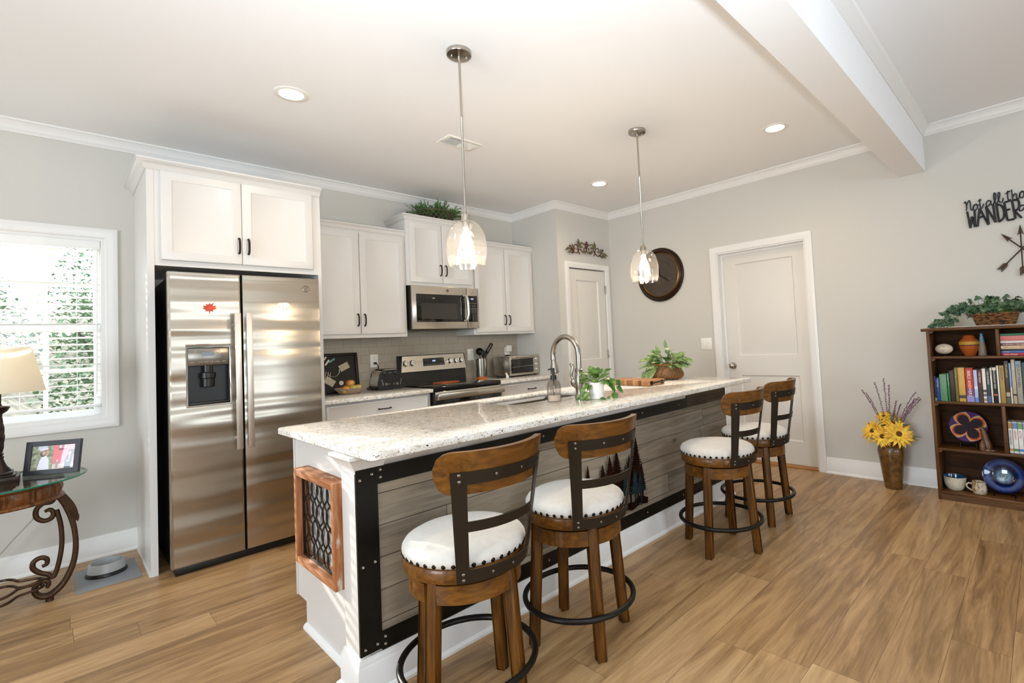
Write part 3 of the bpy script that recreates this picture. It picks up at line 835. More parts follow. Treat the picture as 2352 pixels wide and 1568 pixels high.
# magnets
def magnet(name, poly, c, sc, m, label, cat):
    mb = MB(); mb.prism([(c[0] + a * sc, c[1] + b * sc) for a, b in poly], 0, .006, planeY(-.8402)); return solo(name, mb, m, label, cat, (c[0], -.8402, c[1]))
LEAFP = [(0, -1.0), (.08, -.5), (.5, -.62), (.42, -.38), (.95, -.1), (.78, .05), (.88, .42), (.45, .3), (.42, .42), (.62, .95), (.2, .55), (0, .8), (-.15, .5), (-.5, .72), (-.4, .3), (-.85, .4), (-.72, .05), (-.98, -.05), (-.5, -.35), (-.55, -.6), (-.08, -.5)]
magnet('leaf_magnet', LEAFP, (-4.011, 1.552), .036, mat('orange_enamel', 'cc3f10', .35, coat=0.0, var=.35, vscale=60), 'orange maple leaf magnet on the left refrigerator door', 'magnet')
BEARP = [(-1.3, .1), (-1.15, .38), (-.9, .42), (-.75, .6), (-.6, .5), (-.2, .58), (.3, .68), (.9, .58), (1.2, .2), (1.22, -.3), (1.05, -.85), (.62, -.85), (.66, -.45), (.5, -.2), (.42, -.8), (.05, -.8), (.02, -.1), (-.35, -.05), (-.42, -.62), (-.75, -.62), (-.72, -.05), (-1.0, -.02)]
magnet('bear_magnet', BEARP, (-3.605, 1.574), .030, mat('grey_pewter', '8d7a66', .15, .8, var=.5, vscale=50), 'small metallic bear magnet on the right refrigerator door', 'magnet')

# ------------------------------------------------------------------ microwave
t = thing('microwave', 'stainless over-the-range microwave under the short wall cabinet', 'microwave', (-2.07, -.2, 1.42))
X0, X1, MZ0, MZ1 = -2.4325, -1.7045, 1.4228, 1.8255
mb = MB(); mb.box(X0, -.372, MZ0 + .004, X1, -.01, MZ1 - .001); part('body', mb, GREY, t)
mb = MB(); mb.box(-2.25, -.33, MZ0 - .004, -1.95, -.12, MZ0 + .006); mb.box(X0 + .02, -.36, MZ0 - .002, X1 - .02, -.02, MZ0 + .004); part('underside_vent', mb, BLACKP, t)
mb = MB(); mb.box(X0, -.40, MZ0, -1.848, -.372, MZ1 - .002, .004); d = part('door', mb, STEEL, t)
mb = MB(); mb.box(-2.392, -.4025, 1.488, -1.872, -.399, 1.747, .002); wn = part('door_window', mb, BLACKG, d)
mb = MB(); mb.box(-2.345, -.4032, 1.515, -1.965, -.4024, 1.662); part('mesh_screen', mb, mat('oven_screen', '3a362f', .12), d)
mb = MB(); mb.tube([(-1.885, -.405, 1.50), (-1.872, -.435, 1.505), (-1.862, -.44, 1.56), (-1.862, -.44, 1.68), (-1.872, -.435, 1.738), (-1.885, -.405, 1.743)], .011, 10, flat=(1.0, 1.3)); part('handle', mb, STEEL, d)
mb = MB(); mb.box(-1.844, -.40, MZ0, X1, -.372, MZ1 - .002, .004); c = part('control_side', mb, STEEL, t)
mb = MB(); mb.box(-1.832, -.403, 1.487, -1.726, -.399, 1.746, .002); part('keypad', mb, BLACKG, c)
GLOW = mat('clock_glow', (.2, .3, .9), .4, emit=(.45, .6, 1.0), es=3.0)
mb = MB(); mb.text('3:21', .019, M(-1.800, 1.708, -.4034), .0002); part('clock_digits', mb, GLOW, c)
mb = MB()
for r, z in enumerate((1.668, 1.642, 1.617, 1.6, 1.583)):
    for k in range(3 if r != 2 else 4): mb.text(('POPCORN', 'POTATO', 'REHEAT')[k % 3][:4 if r else 7], .008, M(-1.824 + k * (.033 if r != 2 else .026), z, -.4034), .0001)
for r in range(4):
    for k in range(3): mb.text('123456789*0#'[r * 3 + k], .014, M(-1.815 + k * .033, 1.555 - r * .018, -.4034), .0001)
part('lettering', mb, INKW, c)
mb = MB(); badge(mb, -2.062, 1.786, -.4005, .014); part('badge', mb, STEELD, d)

# ------------------------------------------------------------------ range
t = thing('range', 'stainless and black glass electric range under the microwave', 'stove', (-2.04, -.34, 0))
X0, X1 = -2.404, -1.674
mb = MB(); mb.box(X0 + .004, -.635, .04, X1 - .004, -.012, .885); mb.box(X0 + .05, -.6, 0, X1 - .05, -.05, .04); part('body', mb, BLACKP, t)
mb = MB(); mb.box(X0, -.665, .872, X1, -.012, .908, .006); part('cooktop', mb, BLACKG, t)
mb = MB()
for x, y, r in ((-2.22, -.48, .10), (-1.86, -.48, .08), (-2.22, -.2, .075), (-1.86, -.2, .10)):
    mb.lathe([(r, 0), (r, .0004), (r - .003, .0004), (r - .003, 0)], 36, (x, y, .908))
part('burner_ring', mb, mat('burner_print', '4a4641', .2), t)
mb = MB(); mb.box(X0 + .006, -.668, .28, X1 - .006, -.636, .868, .004); d = part('oven_door', mb, BLACKG, t)
mb = MB(); mb.box(X0 + .012, -.672, .79, X1 - .012, -.666, .862, .002); part('door_trim', mb, STEEL, d)
mb = MB(); mb.box(X0 + .004, -.735, .795, X1 - .004, -.710, .850, .008)
for x in (X0 + .05, X1 - .05): mb.box(x - .015, -.712, .805, x + .015, -.668, .84, .003)
part('handle', mb, STEEL, d)
mb = MB(); mb.box(X0 + .006, -.664, .05, X1 - .006, -.636, .27, .004); part('storage_drawer', mb, STEEL, t)
# backguard: sloped steel face above a black glass riser
prof = [(-.012, .90), (-.085, .90), (-.070, 1.022), (-.092, 1.03), (-.064, 1.172), (-.055, 1.182), (-.012, 1.185)]
mb = MB(); mb.prism(prof, X0, X1, lambda a, b, h: (h, a, b)); bg = part('backguard', mb, BLACKP, t)
def bgp(x, z, e=0.0):
    s = (z - 1.03) / .142
    return (x, -.092 + .028 * s - e, z)
mb = MB(); mb.add([bgp(X0 + .004, 1.028, .002), bgp(X1 - .004, 1.028, .002), bgp(X1 - .012, 1.178, .002), bgp(X0 + .03, 1.178, .002), bgp(X0 + .004, 1.028, -.004), bgp(X1 - .004, 1.028, -.004), bgp(X1 - .012, 1.178, -.004), bgp(X0 + .03, 1.178, -.004)], [(0, 1, 2, 3), (4, 7, 6, 5), (0, 4, 5, 1), (1, 5, 6, 2), (2, 6, 7, 3), (3, 7, 4, 0)]); part('steel_face', mb, STEEL, bg)
mb = MB(); mb.add([bgp(-2.165, 1.075, .004), bgp(-1.925, 1.075, .004), bgp(-1.93, 1.148, .004), bgp(-2.16, 1.148, .004), bgp(-2.165, 1.075, 0), bgp(-1.925, 1.075, 0), bgp(-1.93, 1.148, 0), bgp(-2.16, 1.148, 0)], [(0, 1, 2, 3), (0, 4, 5, 1), (1, 5, 6, 2), (2, 6, 7, 3), (3, 7, 4, 0)]); part('display', mb, BLACKG, bg)
slope = math.atan2(.028, .142)
MS = lambda x, z, e: Matrix.Translation(bgp(x, z, e)) @ Matrix.Rotation(PI / 2 - slope, 4, 'X')
mb = MB(); mb.text('3:20', .02, MS(-2.062, 1.114, .0045), .0002); part('clock_digits', mb, GLOW, bg)
mb = MB()
for k in range(8): mb.text('BAKE BROIL WARM TIMER START OFF CLOCK LIGHT'.split()[k], .007, MS(-2.152 + k * .028, 1.085, .0045), .0001)
for k in range(3): mb.text(('OVEN', 'SELF', 'COOK')[k], .007, MS((-2.15, -2.12, -1.96)[k], 1.13, .0045), .0001)
part('lettering', mb, INKW, bg)
for x in (-2.354, -2.285, -1.862, -1.796, -1.730):
    mb = MB(); q = MS(x, 1.108, .002)
    mb.lathe([(.031, 0), (.031, .003), (.026, .004), (.024, .022), (.021, .026), (.0001, .026)], 24, M=q); mb.box(-.004, -.022, .022, .004, .022, .033, .002, M=q); part('knob', mb, CHROME, bg)
mb = MB(); mb.box(-2.18, -.42, .9085, -1.98, -.27, .921, .003, M=Matrix.Translation((-2.08, -.345, 0)) @ Matrix.Rotation(.25, 4, 'Z') @ Matrix.Translation((2.08, .345, 0)))
solo('wooden_trivet', mb, wood('trivet_wood', '7a3a14', 'a9562a', 'bf6d3a', axis=0), 'flat reddish wooden board lying on the black cooktop', 'trivet', (-2.08, -.345, .9085))
# ------------------------------------------------------------------ kitchen island
from mathutils.geometry import tessellate_polygon
IX0, IX1, IYF, IYB = -3.868, -1.02, -2.645, -1.86
PXF = -3.905
t = thing('kitchen_island', 'long white kitchen island with black-framed grey plank front', 'kitchen island', (-2.45, -2.25, 0))
endp = [(IYB, CT - .031), (IYB, .115), (-1.975, .115), (-1.975, 0), (IYF + .004, 0), (IYF + .004, CT - .031)]
mb = MB(); mb.prism(endp, IX0, IX0 + .02, lambda a, b, h: (h, a, b)); mb.box(IX0 - .006, IYB - .012, .115, IX0, IYB, CT - .031, .002); part('end_panel', mb, CAB, t)
mb = MB(); mb.prism(endp, IX1 - .02, IX1, lambda a, b, h: (h, a, b)); part('end_panel', mb, CAB, t)
mb = MB(); mb.box(IX0 + .02, IYF + .004, 0, IX1 - .02, IYF + .024, CT - .031); part('front_board', mb, CAB, t)
mb = MB(); mb.box(IX0 + .02, -1.88, .115, IX1 - .02, IYB - .002, CT - .031); mb.box(IX0 + .02, -1.985, 0, IX1 - .02, -1.975, .115); part('back_face', mb, CAB, t)
xs = [IX0 + .02 + i * (IX1 - IX0 - .04) / 6 for i in range(7)]
for i in range(6):
    add = MB(); R = lambda d, h, a=xs[i] + .012, b=xs[i + 1] - .012: (a + d, .14 + d, b - d, .84 - d, h)
    add.nested([R(0, 0), R(0, .02), R(.05, .02), R(.058, .012)], planeY(IYB - .002, 1)); d = part('door', add, CAB, t)
mb = MB(); mb.box(PXF, IYF, 0, IX0, -2.515, CT - .031, .002); part('corner_post', mb, CAB, t)
mb = MB(); pr = [(0, .797), (.004, .797), (.006, .812), (.012, .822), (.024, .842), (.030, .850), (.033, .852), (.033, CT - .0315), (0, CT - .0315)]
mb.sweep([(-3.80, IYF), (PXF, IYF), (PXF, -2.515), (IX0, -2.515)], pr, XY); part('post_cap', mb, TRIM, t)
mb = MB(); mb.sweep([(IX1, -2.1), (IX1, IYF), (PXF, IYF), (PXF, -2.515), (IX0, -2.515)], BASE, XY); part('baseboard', mb, TRIM, t)
mb = MB(); mb.sweep([(IX0, -2.515), (IX0, -1.975)], [(0, 0), (.017, 0), (.016, .010), (.010, .018), (0, .022)], XY); part('shoe_molding', mb, TRIM, t)
mb = MB(); mb.box(-3.83, IYF - .003, .205, -1.03, IYF + .006, .752); part('plank_panel', mb, BARN, t, 'weathered grey plank panel')
mb = MB(); mb.box(-1.6, IYF - .006, .745, -1.03, IYF + .004, .866); part('dark_plank', mb, BARND, t, 'dark brown plank strip')
mb = MB(); f0, f1 = IYF - .007, IYF + .004
mb.box(PXF - .002, f0, .147, -3.826, f1, .810); mb.box(-3.826, f0, .745, -1.6, f1, .810); mb.box(-3.826, f0, .140, -1.03, f1, .207)
fr = part('panel_frame', mb, BLACKM, t, 'black metal frame')
sc = MB(); q = Matrix.Translation((0, 0, 0)) @ Matrix.Rotation(PI / 2, 4, 'X')
sc.lathe([(.0055, 0), (.0055, .0015), (.004, .0025), (.003, .0012), (.0001, .0012)], 12, M=q); scme = sc.mesh('screw', NICKEL)
spots = [(-3.893, .772), (-3.848, .786), (-3.815, .796), (-3.815, .768), (-3.89, .46), (-3.845, .466), (-3.89, .168), (-3.845, .17), (-3.815, .158), (-3.815, .185)] + [(-3.815 + .42 * k, z) for k in range(1, 6) for z in (.779, .172)]
for x, z in spots:
    o = bpy.data.objects.new('screw', scme); COL.objects.link(o); o.parent = fr; o.location = Vector((x, f0, z)) - wpos(fr)

# island top with the sink cut-out
def rrect(x0, y0, x1, y1, r, n=6):
    pts = []
    for cx, cy, a in ((x1 - r, y1 - r, 0), (x0 + r, y1 - r, 90), (x0 + r, y0 + r, 180), (x1 - r, y0 + r, 270)):
        for k in range(n + 1):
            b = math.radians(a + 90 * k / n); pts.append((cx + r * math.cos(b), cy + r * math.sin(b)))
    return pts
TX0, TX1, TY0, TY1 = -3.9226, -.889, -2.8146, -1.784
SK = (-2.86, -2.285, -2.14, -1.88)
def slab(mb, x0, y0, x1, y1, z0, z1, hole=None, r=.03, e=.005):
    loops = [(rrect(x0 + e, y0 + e, x1 - e, y1 - e, r - e), z1), (rrect(x0 + e * .3, y0 + e * .3, x1 - e * .3, y1 - e * .3, r), z1 - e * .3), (rrect(x0, y0, x1, y1, r), z1 - e), (rrect(x0, y0, x1, y1, r), z0 + e), (rrect(x0 + e, y0 + e, x1 - e, y1 - e, r - e), z0)]
    n = len(loops[0][0]); vs = [(x, y, z) for L, z in loops for x, y in L]
    mb.add(vs, [(i * n + k, i * n + (k + 1) % n, i * n + n + (k + 1) % n, i * n + n + k) for i in range(4) for k in range(n)], True)
    H = rrect(*hole, .11) if hole else None
    for L, z in (loops[0], loops[-1]):
        if H:
            mb.add([(x, y, z) for x, y in L] + [(x, y, z) for x, y in H], [(k, (k + 1) % n, n + (k + 1) % n, n + k) for k in range(n)], False)
        else:
            mb.add([(x, y, z) for x, y in L], [tuple(range(n))], False)
    if H:
        m = len(H); mb.add([(x, y, z1) for x, y in H] + [(x, y, z0) for x, y in H], [(k, (k + 1) % m, m + (k + 1) % m, m + k) for k in range(m)], True)
mb = MB(); slab(mb, TX0, TY0, TX1, TY1, CT - .031, CT, SK)
me = mb.mesh('island_countertop', GRAN, (-2.4, -2.3, CT - .031))
bm = bmesh.new(); bm.from_mesh(me); bmesh.ops.remove_doubles(bm, verts=bm.verts, dist=1e-5); bmesh.ops.recalc_face_normals(bm, faces=bm.faces); bm.to_mesh(me); bm.free()
o = bpy.data.objects.new('island_countertop', me); COL.objects.link(o); o.location = (-2.4, -2.3, CT - .031)
o['label'] = 'long polished speckled granite top on the kitchen island'; o['category'] = 'countertop'
# undermount sink
t = thing('sink', 'stainless undermount sink set into the granite island top', 'sink', (-2.5, -2.08, .68))
def loopz(L, z): return [(x, y, z) for x, y in L]
mb = MB(); Ls = [loopz(rrect(SK[0] - .03, SK[1] - .03, SK[2] + .03, SK[3] + .018, .12), CT - .0325), loopz(rrect(SK[0] - .004, SK[1] - .004, SK[2] + .004, SK[3] + .004, .11), CT - .0325), loopz(rrect(SK[0], SK[1], SK[2], SK[3], .11), CT - .05), loopz(rrect(SK[0] + .01, SK[1] + .01, SK[2] - .01, SK[3] - .01, .10), .73), loopz(rrect(SK[0] + .03, SK[1] + .03, SK[2] - .03, SK[3] - .03, .09), .70), loopz(rrect(SK[0] + .06, SK[1] + .06, SK[2] - .06, SK[3] - .06, .07), .692)]
n = len(Ls[0]); mb.add([p for L in Ls for p in L], [(i * n + k, i * n + (k + 1) % n, i * n + n + (k + 1) % n, i * n + n + k) for i in range(5) for k in range(n)] + [tuple(5 * n + k for k in range(n))], True); part('basin', mb, mat('sink_steel', '6a645b', .35, 1), t)
mb = MB(); mb.lathe([(.045, 0), (.045, .004), (.03, .003), (.0001, .001)], 24, (-2.5, -2.08, .6925)); part('drain', mb, CHROME, t)

# faucet, arched away from the stools over the sink
FNI = mat('faucet_nickel', 'a39d94', .26, 1)
fx, fy = -2.40, -2.381
t = thing('faucet', 'brushed nickel gooseneck pull-down faucet behind the island sink', 'faucet', (fx, fy, CT))
mb = MB(); mb.lathe([(.034, 0), (.034, .006), (.029, .012), (.027, .03), (.029, .06), (.033, .085), (.031, .12), (.024, .145), (.021, .16), (.023, .165), (.023, .172), (.019, .176)], 28, (fx, fy, CT)); part('base', mb, FNI, t)
mb = MB(); path = [(fx, fy, CT + .17), (fx, fy, 1.15)]
for k in range(1, 17):
    a = PI - PI * 1.06 * k / 16; path.append((fx, fy + .113 + .113 * math.cos(a), 1.158 + .118 * math.sin(a)))
mb.tube(path, .0165, 16); part('spout', mb, FNI, t)
mb = MB(); e = Vector(path[-1]); d = (e - Vector(path[-2])).normalized()
q = d.to_track_quat('Z', 'Y').to_matrix().to_4x4(); q.translation = e
mb.lathe([(.019, -.004), (.019, .006), (.0165, .009), (.019, .03), (.025, .055), (.028, .08), (.029, .092), (.026, .098), (.0001, .096)], 24, M=q); part('spray_head', mb, FNI, t)
mb = MB(); hx, hy, hz = fx - .028, fy + .022, .991
mb.sphere((hx, hy, hz), .0225, 10, (1, 1, 1.1)); mb.tube([(hx, hy, hz - .01), (fx, fy, hz - .045)], [.02, .012], 12)
mb.stube([(hx, hy, hz + .012), (hx - .006, hy + .012, hz + .035), (hx - .006, hy + .012, hz + .06), (hx + .002, hy + .010, hz + .085), (hx + .001, hy + .013, hz + .105), (hx - .006, hy + .017, hz + .117)], [.011, .009, .010, .0105, .012, .009], 12); part('lever_handle', mb, FNI, t)

# soap bottle
sx, sy = -2.62, -2.376
t = thing('soap_dispenser', 'ribbed clear glass soap bottle with black pump on the island', 'soap dispenser', (sx, sy, CT))
SOAPG = thin_glass('smoky_ribbed_glass', (.72, .68, .64), rough=.05)
rib = lambda r, z, a: r * (1 + .022 * math.cos(28 * a)) if r > .025 else r
mb = MB(); mb.lathe([(.037, 0), (.040, .004), (.0405, .02), (.0405, .09), (.038, .104), (.031, .118), (.020, .126), (.0165, .128), (.0165, .136)], 112, (sx, sy, CT), rf=rib); part('bottle', mb, SOAPG, t)
mb = MB(); mb.lathe([(.0005, .003), (.034, .003), (.0365, .006), (.0365, .036), (.0001, .036)], 28, (sx, sy, CT)); part('liquid_soap', mb, mat('cream_soap', 'ece7dc', .4), t)
mb = MB(); mb.lathe([(.018, .130), (.018, .154), (.008, .156), (.007, .180), (.009, .181), (.009, .196), (.0001, .197)], 20, (sx, sy, CT)); mb.tube([(sx, sy, CT + .190), (sx - .012, sy + .012, CT + .191), (sx - .022, sy + .022, CT + .186)], .0045, 8); mb.cyl((sx, sy, CT + .13), (sx, sy, CT + .012), .003, n=8); part('pump', mb, BLACKP, t)

# pothos in a white pot
PO = leafmat('pothos_leaf', '2c4f16', '557d2b', 22, .35, '9aaa58')
STEM = mat('green_stem', '5f7a38', .6)
px_, py_ = -2.408, -2.522
t = thing('potted_pothos', 'trailing green pothos in a small white pot beside the faucet', 'potted plant', (px_, py_, CT))
mb = MB(); mb.lathe([(.0005, .002), (.036, .002), (.038, 0), (.040, .004), (.0495, .098), (.0475, .098), (.042, .08), (.0005, .08)], 36, (px_, py_, CT)); part('pot', mb, mat('white_ceramic', 'f2f0ec', .25), t)
mb = MB(); mb.lathe([(.0005, .078), (.0425, .078), (.0005, .084)], 20, (px_, py_, CT)); part('soil', mb, mat('soil', '3a2a1c', .95), t)
rd = random.Random(5); lv = MB(); st = MB(); CE = Vector((px_, py_, CT + .085))
rgt = Vector((.693, -.72, 0)); tow = Vector((-.72, -.693, 0))
def vine(pts, sizes, m1=lv, m2=st):
    m2.tube(pts, .0016, 5)
    for (p, d, L) in sizes: m1.leaf(p, d, Vector((0, 0, 1)) + tow * .55, L, L * .72, bend=.25, fold=.25)
for k in range(24):
    a = rd.uniform(-PI, PI); up = rd.uniform(.05, 1.0)
    d = rgt * math.cos(a) * .9 + tow * math.sin(a) * .7 + Vector((0, 0, up)); d.normalize()
    L = rd.uniform(.03, .085); tip = CE + d * L + Vector((0, 0, .012))
    vine([CE, CE + d * L * .5 + Vector((0, 0, .012)), tip], [(tip, d * .8 + Vector((0, 0, -.35 + .3 * up)), rd.uniform(.045, .068))])
for sg, pts in ((-1, [(.05, .03, .01), (.075, .045, -.02), (.09, .05, -.055), (.10, .055, -.08)]), (1, [(.06, .0, .02), (.088, .0, -.01), (.10, .01, -.05), (.098, .02, -.085)]), (-1, [(.03, .045, .0), (.045, .06, -.04), (.04, .07, -.082), (-.01, .075, -.083)]), (1, [(.09, -.01, .03), (.125, -.01, .02), (.12, .0, -.02)])):
    P = [CE] + [CE + rgt * (sg * a) + tow * b + Vector((0, 0, z)) for a, b, z in pts]
    vine(P, [(p, rgt * sg * rd.uniform(.2, .8) + tow * .3 + Vector((0, 0, -.6)) if p.z > CT + .02 else rgt * sg * rd.uniform(-1, 1) + tow * .5 + Vector((0, 0, .12)), rd.uniform(.042, .06)) for p in P[1:]])
part('stems', st, STEM, t); part('leaves', lv, PO, t)

# butcher-block board with an iron handle
t = thing('cutting_board', 'thick striped butcher-block cutting board beside the wicker plant basket', 'cutting board', (-1.62, -2.23, CT))
BB = planks('butcher_block', 'X', 'Y', 3.0, .026, [(.15, '6e3f22'), (.40, '96603a'), (.60, 'b07a4c'), (.85, 'c99a68')], '5c3820', rough=.4, grain=10, tonal=.75, seamw=.0006)
mb = MB(); mb.box(-1.725, -2.424, CT + .002, -1.52, -2.03, CT + .042, .004); part('board', mb, BB, t)
mb = MB(); mb.tube([(-1.69, -2.422, CT + .022), (-1.69, -2.447, CT + .026), (-1.66, -2.455, CT + .028), (-1.585, -2.455, CT + .028), (-1.555, -2.447, CT + .026), (-1.555, -2.422, CT + .022)], .0055, 8); mb.box(-1.705, -2.427, CT + .008, -1.675, -2.422, CT + .036); mb.box(-1.57, -2.427, CT + .008, -1.54, -2.422, CT + .036); part('handle', mb, BLACKM, t)

# wicker basket with mixed greenery
WIK = weave('wicker', '55493c', '8a6238', 60, 130)
bx, by = -1.147, -2.20
t = thing('wicker_planter', 'round woven wicker basket of variegated greenery on the island', 'plant basket', (bx, by, CT))
wv = lambda r, z, a: r * (1 + .02 * math.sin(a * 26 + z * 260) + .012 * math.sin(z * 520))
prof = [(.095, 0), (.115, .006), (.131, .022), (.138, .042), (.133, .062), (.120, .085), (.112, .100), (.114, .112), (.124, .124), (.130, .128), (.124, .131), (.112, .118), (.105, .10), (.11, .07)]
mb = MB(); mb.lathe(prof, 132, (bx, by, CT), rf=wv); part('basket', mb, WIK, t)
mb = MB()
for k in range(40):
    a0 = 2 * PI * k / 40; pts = []
    for i in range(9):
        z = .006 + .10 * i / 8; r = (.118, .131, .139, .140, .136, .128, .121, .116, .115)[i] + .002; a = a0 + i * .09
        pts.append((bx + r * math.cos(a), by + r * math.sin(a), CT + z))
    mb.tube(pts, .0026, 5)
for z, r in ((.122, .124), (.128, .130)):
    mb.tube([(bx + r * math.cos(2 * PI * k / 40), by + r * math.sin(2 * PI * k / 40), CT + z) for k in range(40)], .004, 6, closed=True)
part('willow_strands', mb, mat('willow', 'a06c3a', .6, var=.3, vscale=40), t)
mb = MB(); mb.lathe([(.0005, .09), (.104, .09), (.0005, .10)], 24, (bx, by, CT)); part('moss', mb, mat('dark_moss', '2c3a1e', .95), t)
VG = leafmat('syngonium_leaf', '4a6b35', '7f9a5c', 34, .45, 'cdd2a6')
rd = random.Random(11); lv = MB(); st = MB(); CE = Vector((bx, by, CT + .10))
for k in range(84):
    a = rd.uniform(0, 2 * PI); el = rd.uniform(.12, 1.25) if k > 10 else rd.uniform(.9, 1.5)
    d = Vector((math.cos(a) * math.cos(el), math.sin(a) * math.cos(el), math.sin(el)))
    o0 = CE + Vector((math.cos(a) * .05, math.sin(a) * .05, 0)); L = rd.uniform(.05, .105)
    tip = o0 + Vector((d.x * 1.15, d.y * 1.15, d.z * .95 + .02)) * L
    st.tube([o0, o0 + d * L * .5 + Vector((0, 0, .01)), tip], .0015, 5)
    lv.leaf(tip, Vector((d.x, d.y, d.z * .6 - .15)), Vector((0, 0, 1)) + tow * .7, rd.uniform(.06, .095), rd.uniform(.034, .052), bend=.35, fold=.3)
for k in range(6):   # trailing sprays on the left
    a = math.radians(135 + 8 * k); o0 = CE + Vector((math.cos(a) * .11, math.sin(a) * .11, .03)); d = Vector((math.cos(a), math.sin(a), 0))
    for i in range(3): lv.leaf(o0 + d * .03 * i + Vector((0, 0, -.03 * i)), d * .6 + tow * .3 + Vector((0, 0, -.7)), tow + Vector((0, 0, .6)), .07, .032, bend=.2, fold=.25)
for k in range(9):   # strappy blades on the right
    a = math.radians(-70 + 14 * k + rd.uniform(-5, 5)); o0 = CE + Vector((math.cos(a) * .08, math.sin(a) * .08, .02)); d = Vector((math.cos(a), math.sin(a), .25))
    lv.leaf(o0, d, (0, 0, 1), rd.uniform(.12, .17), .012, bend=.45, fold=.2, seg=8)
lv.leaf(CE + tow * .11 + rgt * .02 + Vector((0, 0, .03)), tow * .25 + Vector((0, 0, -1)), tow, .11, .02, bend=.1, fold=.2)
lv.leaf(CE + Vector((-.01, -.01, .16)), (.02, 0, 1), tow, .07, .032, bend=.05, fold=.3)
part('stems', st, STEM, t); part('leaves', lv, VG, t)

# framed metal lattice hung on the island end panel
t = thing('framed_lattice', 'rustic wood frame with black metal lattice on island end', 'wall art', (IX0 - .03, -2.26, .54))
RW = wood('rustic_frame_wood', '7c4a2a', 'a3683f', 'c8936a', axis=2, scale=1.6, rough=.6, wear='e6d8c8')
RWH = wood('rustic_frame_wood_cross', '7c4a2a', 'a3683f', 'c8936a', axis=1, scale=1.6, rough=.6, wear='dcc9b6')
ay0, ay1, az0, az1, ax0, ax1 = -2.495, -2.045, .337, .741, IX0 - .062, IX0 - .001
for (a, b, c, d, m) in ((ay1 - .028, az0, ay1, az1, RW), (ay0, az0, ay0 + .028, az1, RW), (ay0 + .028, az0, ay1 - .028, az0 + .028, RWH), (ay0 + .028, az1 - .028, ay1 - .028, az1, RWH)):
    mb = MB(); mb.box(ax0, a, b, ax1, c, d, .002); part('frame_rail', mb, m, t)
mb = MB(); lx = ax0 + .028
y0, y1, z0, z1 = ay0 + .028, ay1 - .028, az0 + .028, az1 - .028
for (a, b, c, d) in ((y0, z0, y0 + .012, z1), (y1 - .012, z0, y1, z1), (y0, z0, y1, z0 + .012), (y0, z1 - .012, y1, z1)): mb.box(lx - .004, a, b, lx + .004, c, d)
nn = 7; H = z1 - z0
for k in range(nn):
    yc = y0 + (y1 - y0) * (k + .5) / nn; amp = (y1 - y0) / nn * .62
    for sgn in (1, -1):
        ph = (0, PI)[k % 2]; pts = []
        for i in range(41):
            zt = i / 40; s = math.sin(2 * PI * zt * 2.0 + ph + (.4 if k % 3 == 0 else 0))
            if k % 2: s = max(-1, min(1, 1.25 * s))
            pts.append((lx + .0015 * sgn, yc + sgn * amp * s, z0 + H * zt))
        mb.tube(pts, .0055, 6, flat=(.45, 1.0))
part('lattice', mb, BLACKM, t)
mb = MB(); mb.box(IX0 - .006, y0, z0, IX0 - .003, y1, z1); part('backing', mb, mat('silvered_glass', 'dcdcd8', .3, .25, bump=.4, bscale=30), t)

# cut-metal forest on the plank front
def pine(mb, x, z0, h, wd, y, trunk=.012, bare=.3, seed=0):
    r = random.Random(seed); L = []; Rr = []
    n = int(7 + h * 28); zc = z0 + h * bare
    for i in range(n):
        t_ = i / n; z = zc + (h * (1 - bare)) * t_; hw = wd * .5 * (1 - t_) ** .85
        L += [(x - hw * r.uniform(.75, 1.1), z - h * .018), (x - hw * .42, z + h * .014)]
        Rr += [(x + hw * r.uniform(.75, 1.1), z - h * .018), (x + hw * .42, z + h * .014)]
    poly_l = [(x - trunk / 2, z0), (x - trunk / 2, zc)] + L + [(x, z0 + h)]
    poly_r = [(x + trunk / 2, z0), (x + trunk / 2, zc)] + Rr
    poly = poly_l + poly_r[::-1]
    b = len(mb.v); hh = (0, .004)
    n = len(poly); vs = [(a, y - q, c) for q in hh for a, c in poly]
    from mathutils.geometry import tessellate_polygon as tp
    tri = tp([[Vector((a, c, 0)) for a, c in poly]])
    fs = [tuple(f) for f in tri] + [tuple(i + n for i in f) for f in tri] + [(i, (i + 1) % n, n + (i + 1) % n, n + i) for i in range(n)]
    mb.add(vs, fs)
t = thing('metal_forest', 'dark copper metal pine trees mounted on the island plank front', 'wall art', (-2.47, IYF - .02, .24))
COP = mat('burnt_copper', '3a1f16', .35, .85, var=.4, vscale=18); BLU = mat('heat_blued_steel', '3f5d70', .25, .9, var=.4, vscale=30)
yy = IYF - .012
mb = MB(); pts = [(-2.80 + .66 * i / 16, .245 + .012 * math.sin(i * 1.9) + .02 * i / 16) for i in range(17)]
poly = [(a, b - .022) for a, b in pts] + [(a + .006, b + .018 + .008 * math.sin(i * 2.7)) for i, (a, b) in enumerate(pts)][::-1]
mb.prism(poly, 0, .005, planeY(yy)); mb.cyl((-2.5, yy, .25), (-2.5, IYF - .003, .25), .006); mb.cyl((-2.25, yy, .27), (-2.25, IYF - .003, .27), .006); part('ground_strip', mb, COP, t)
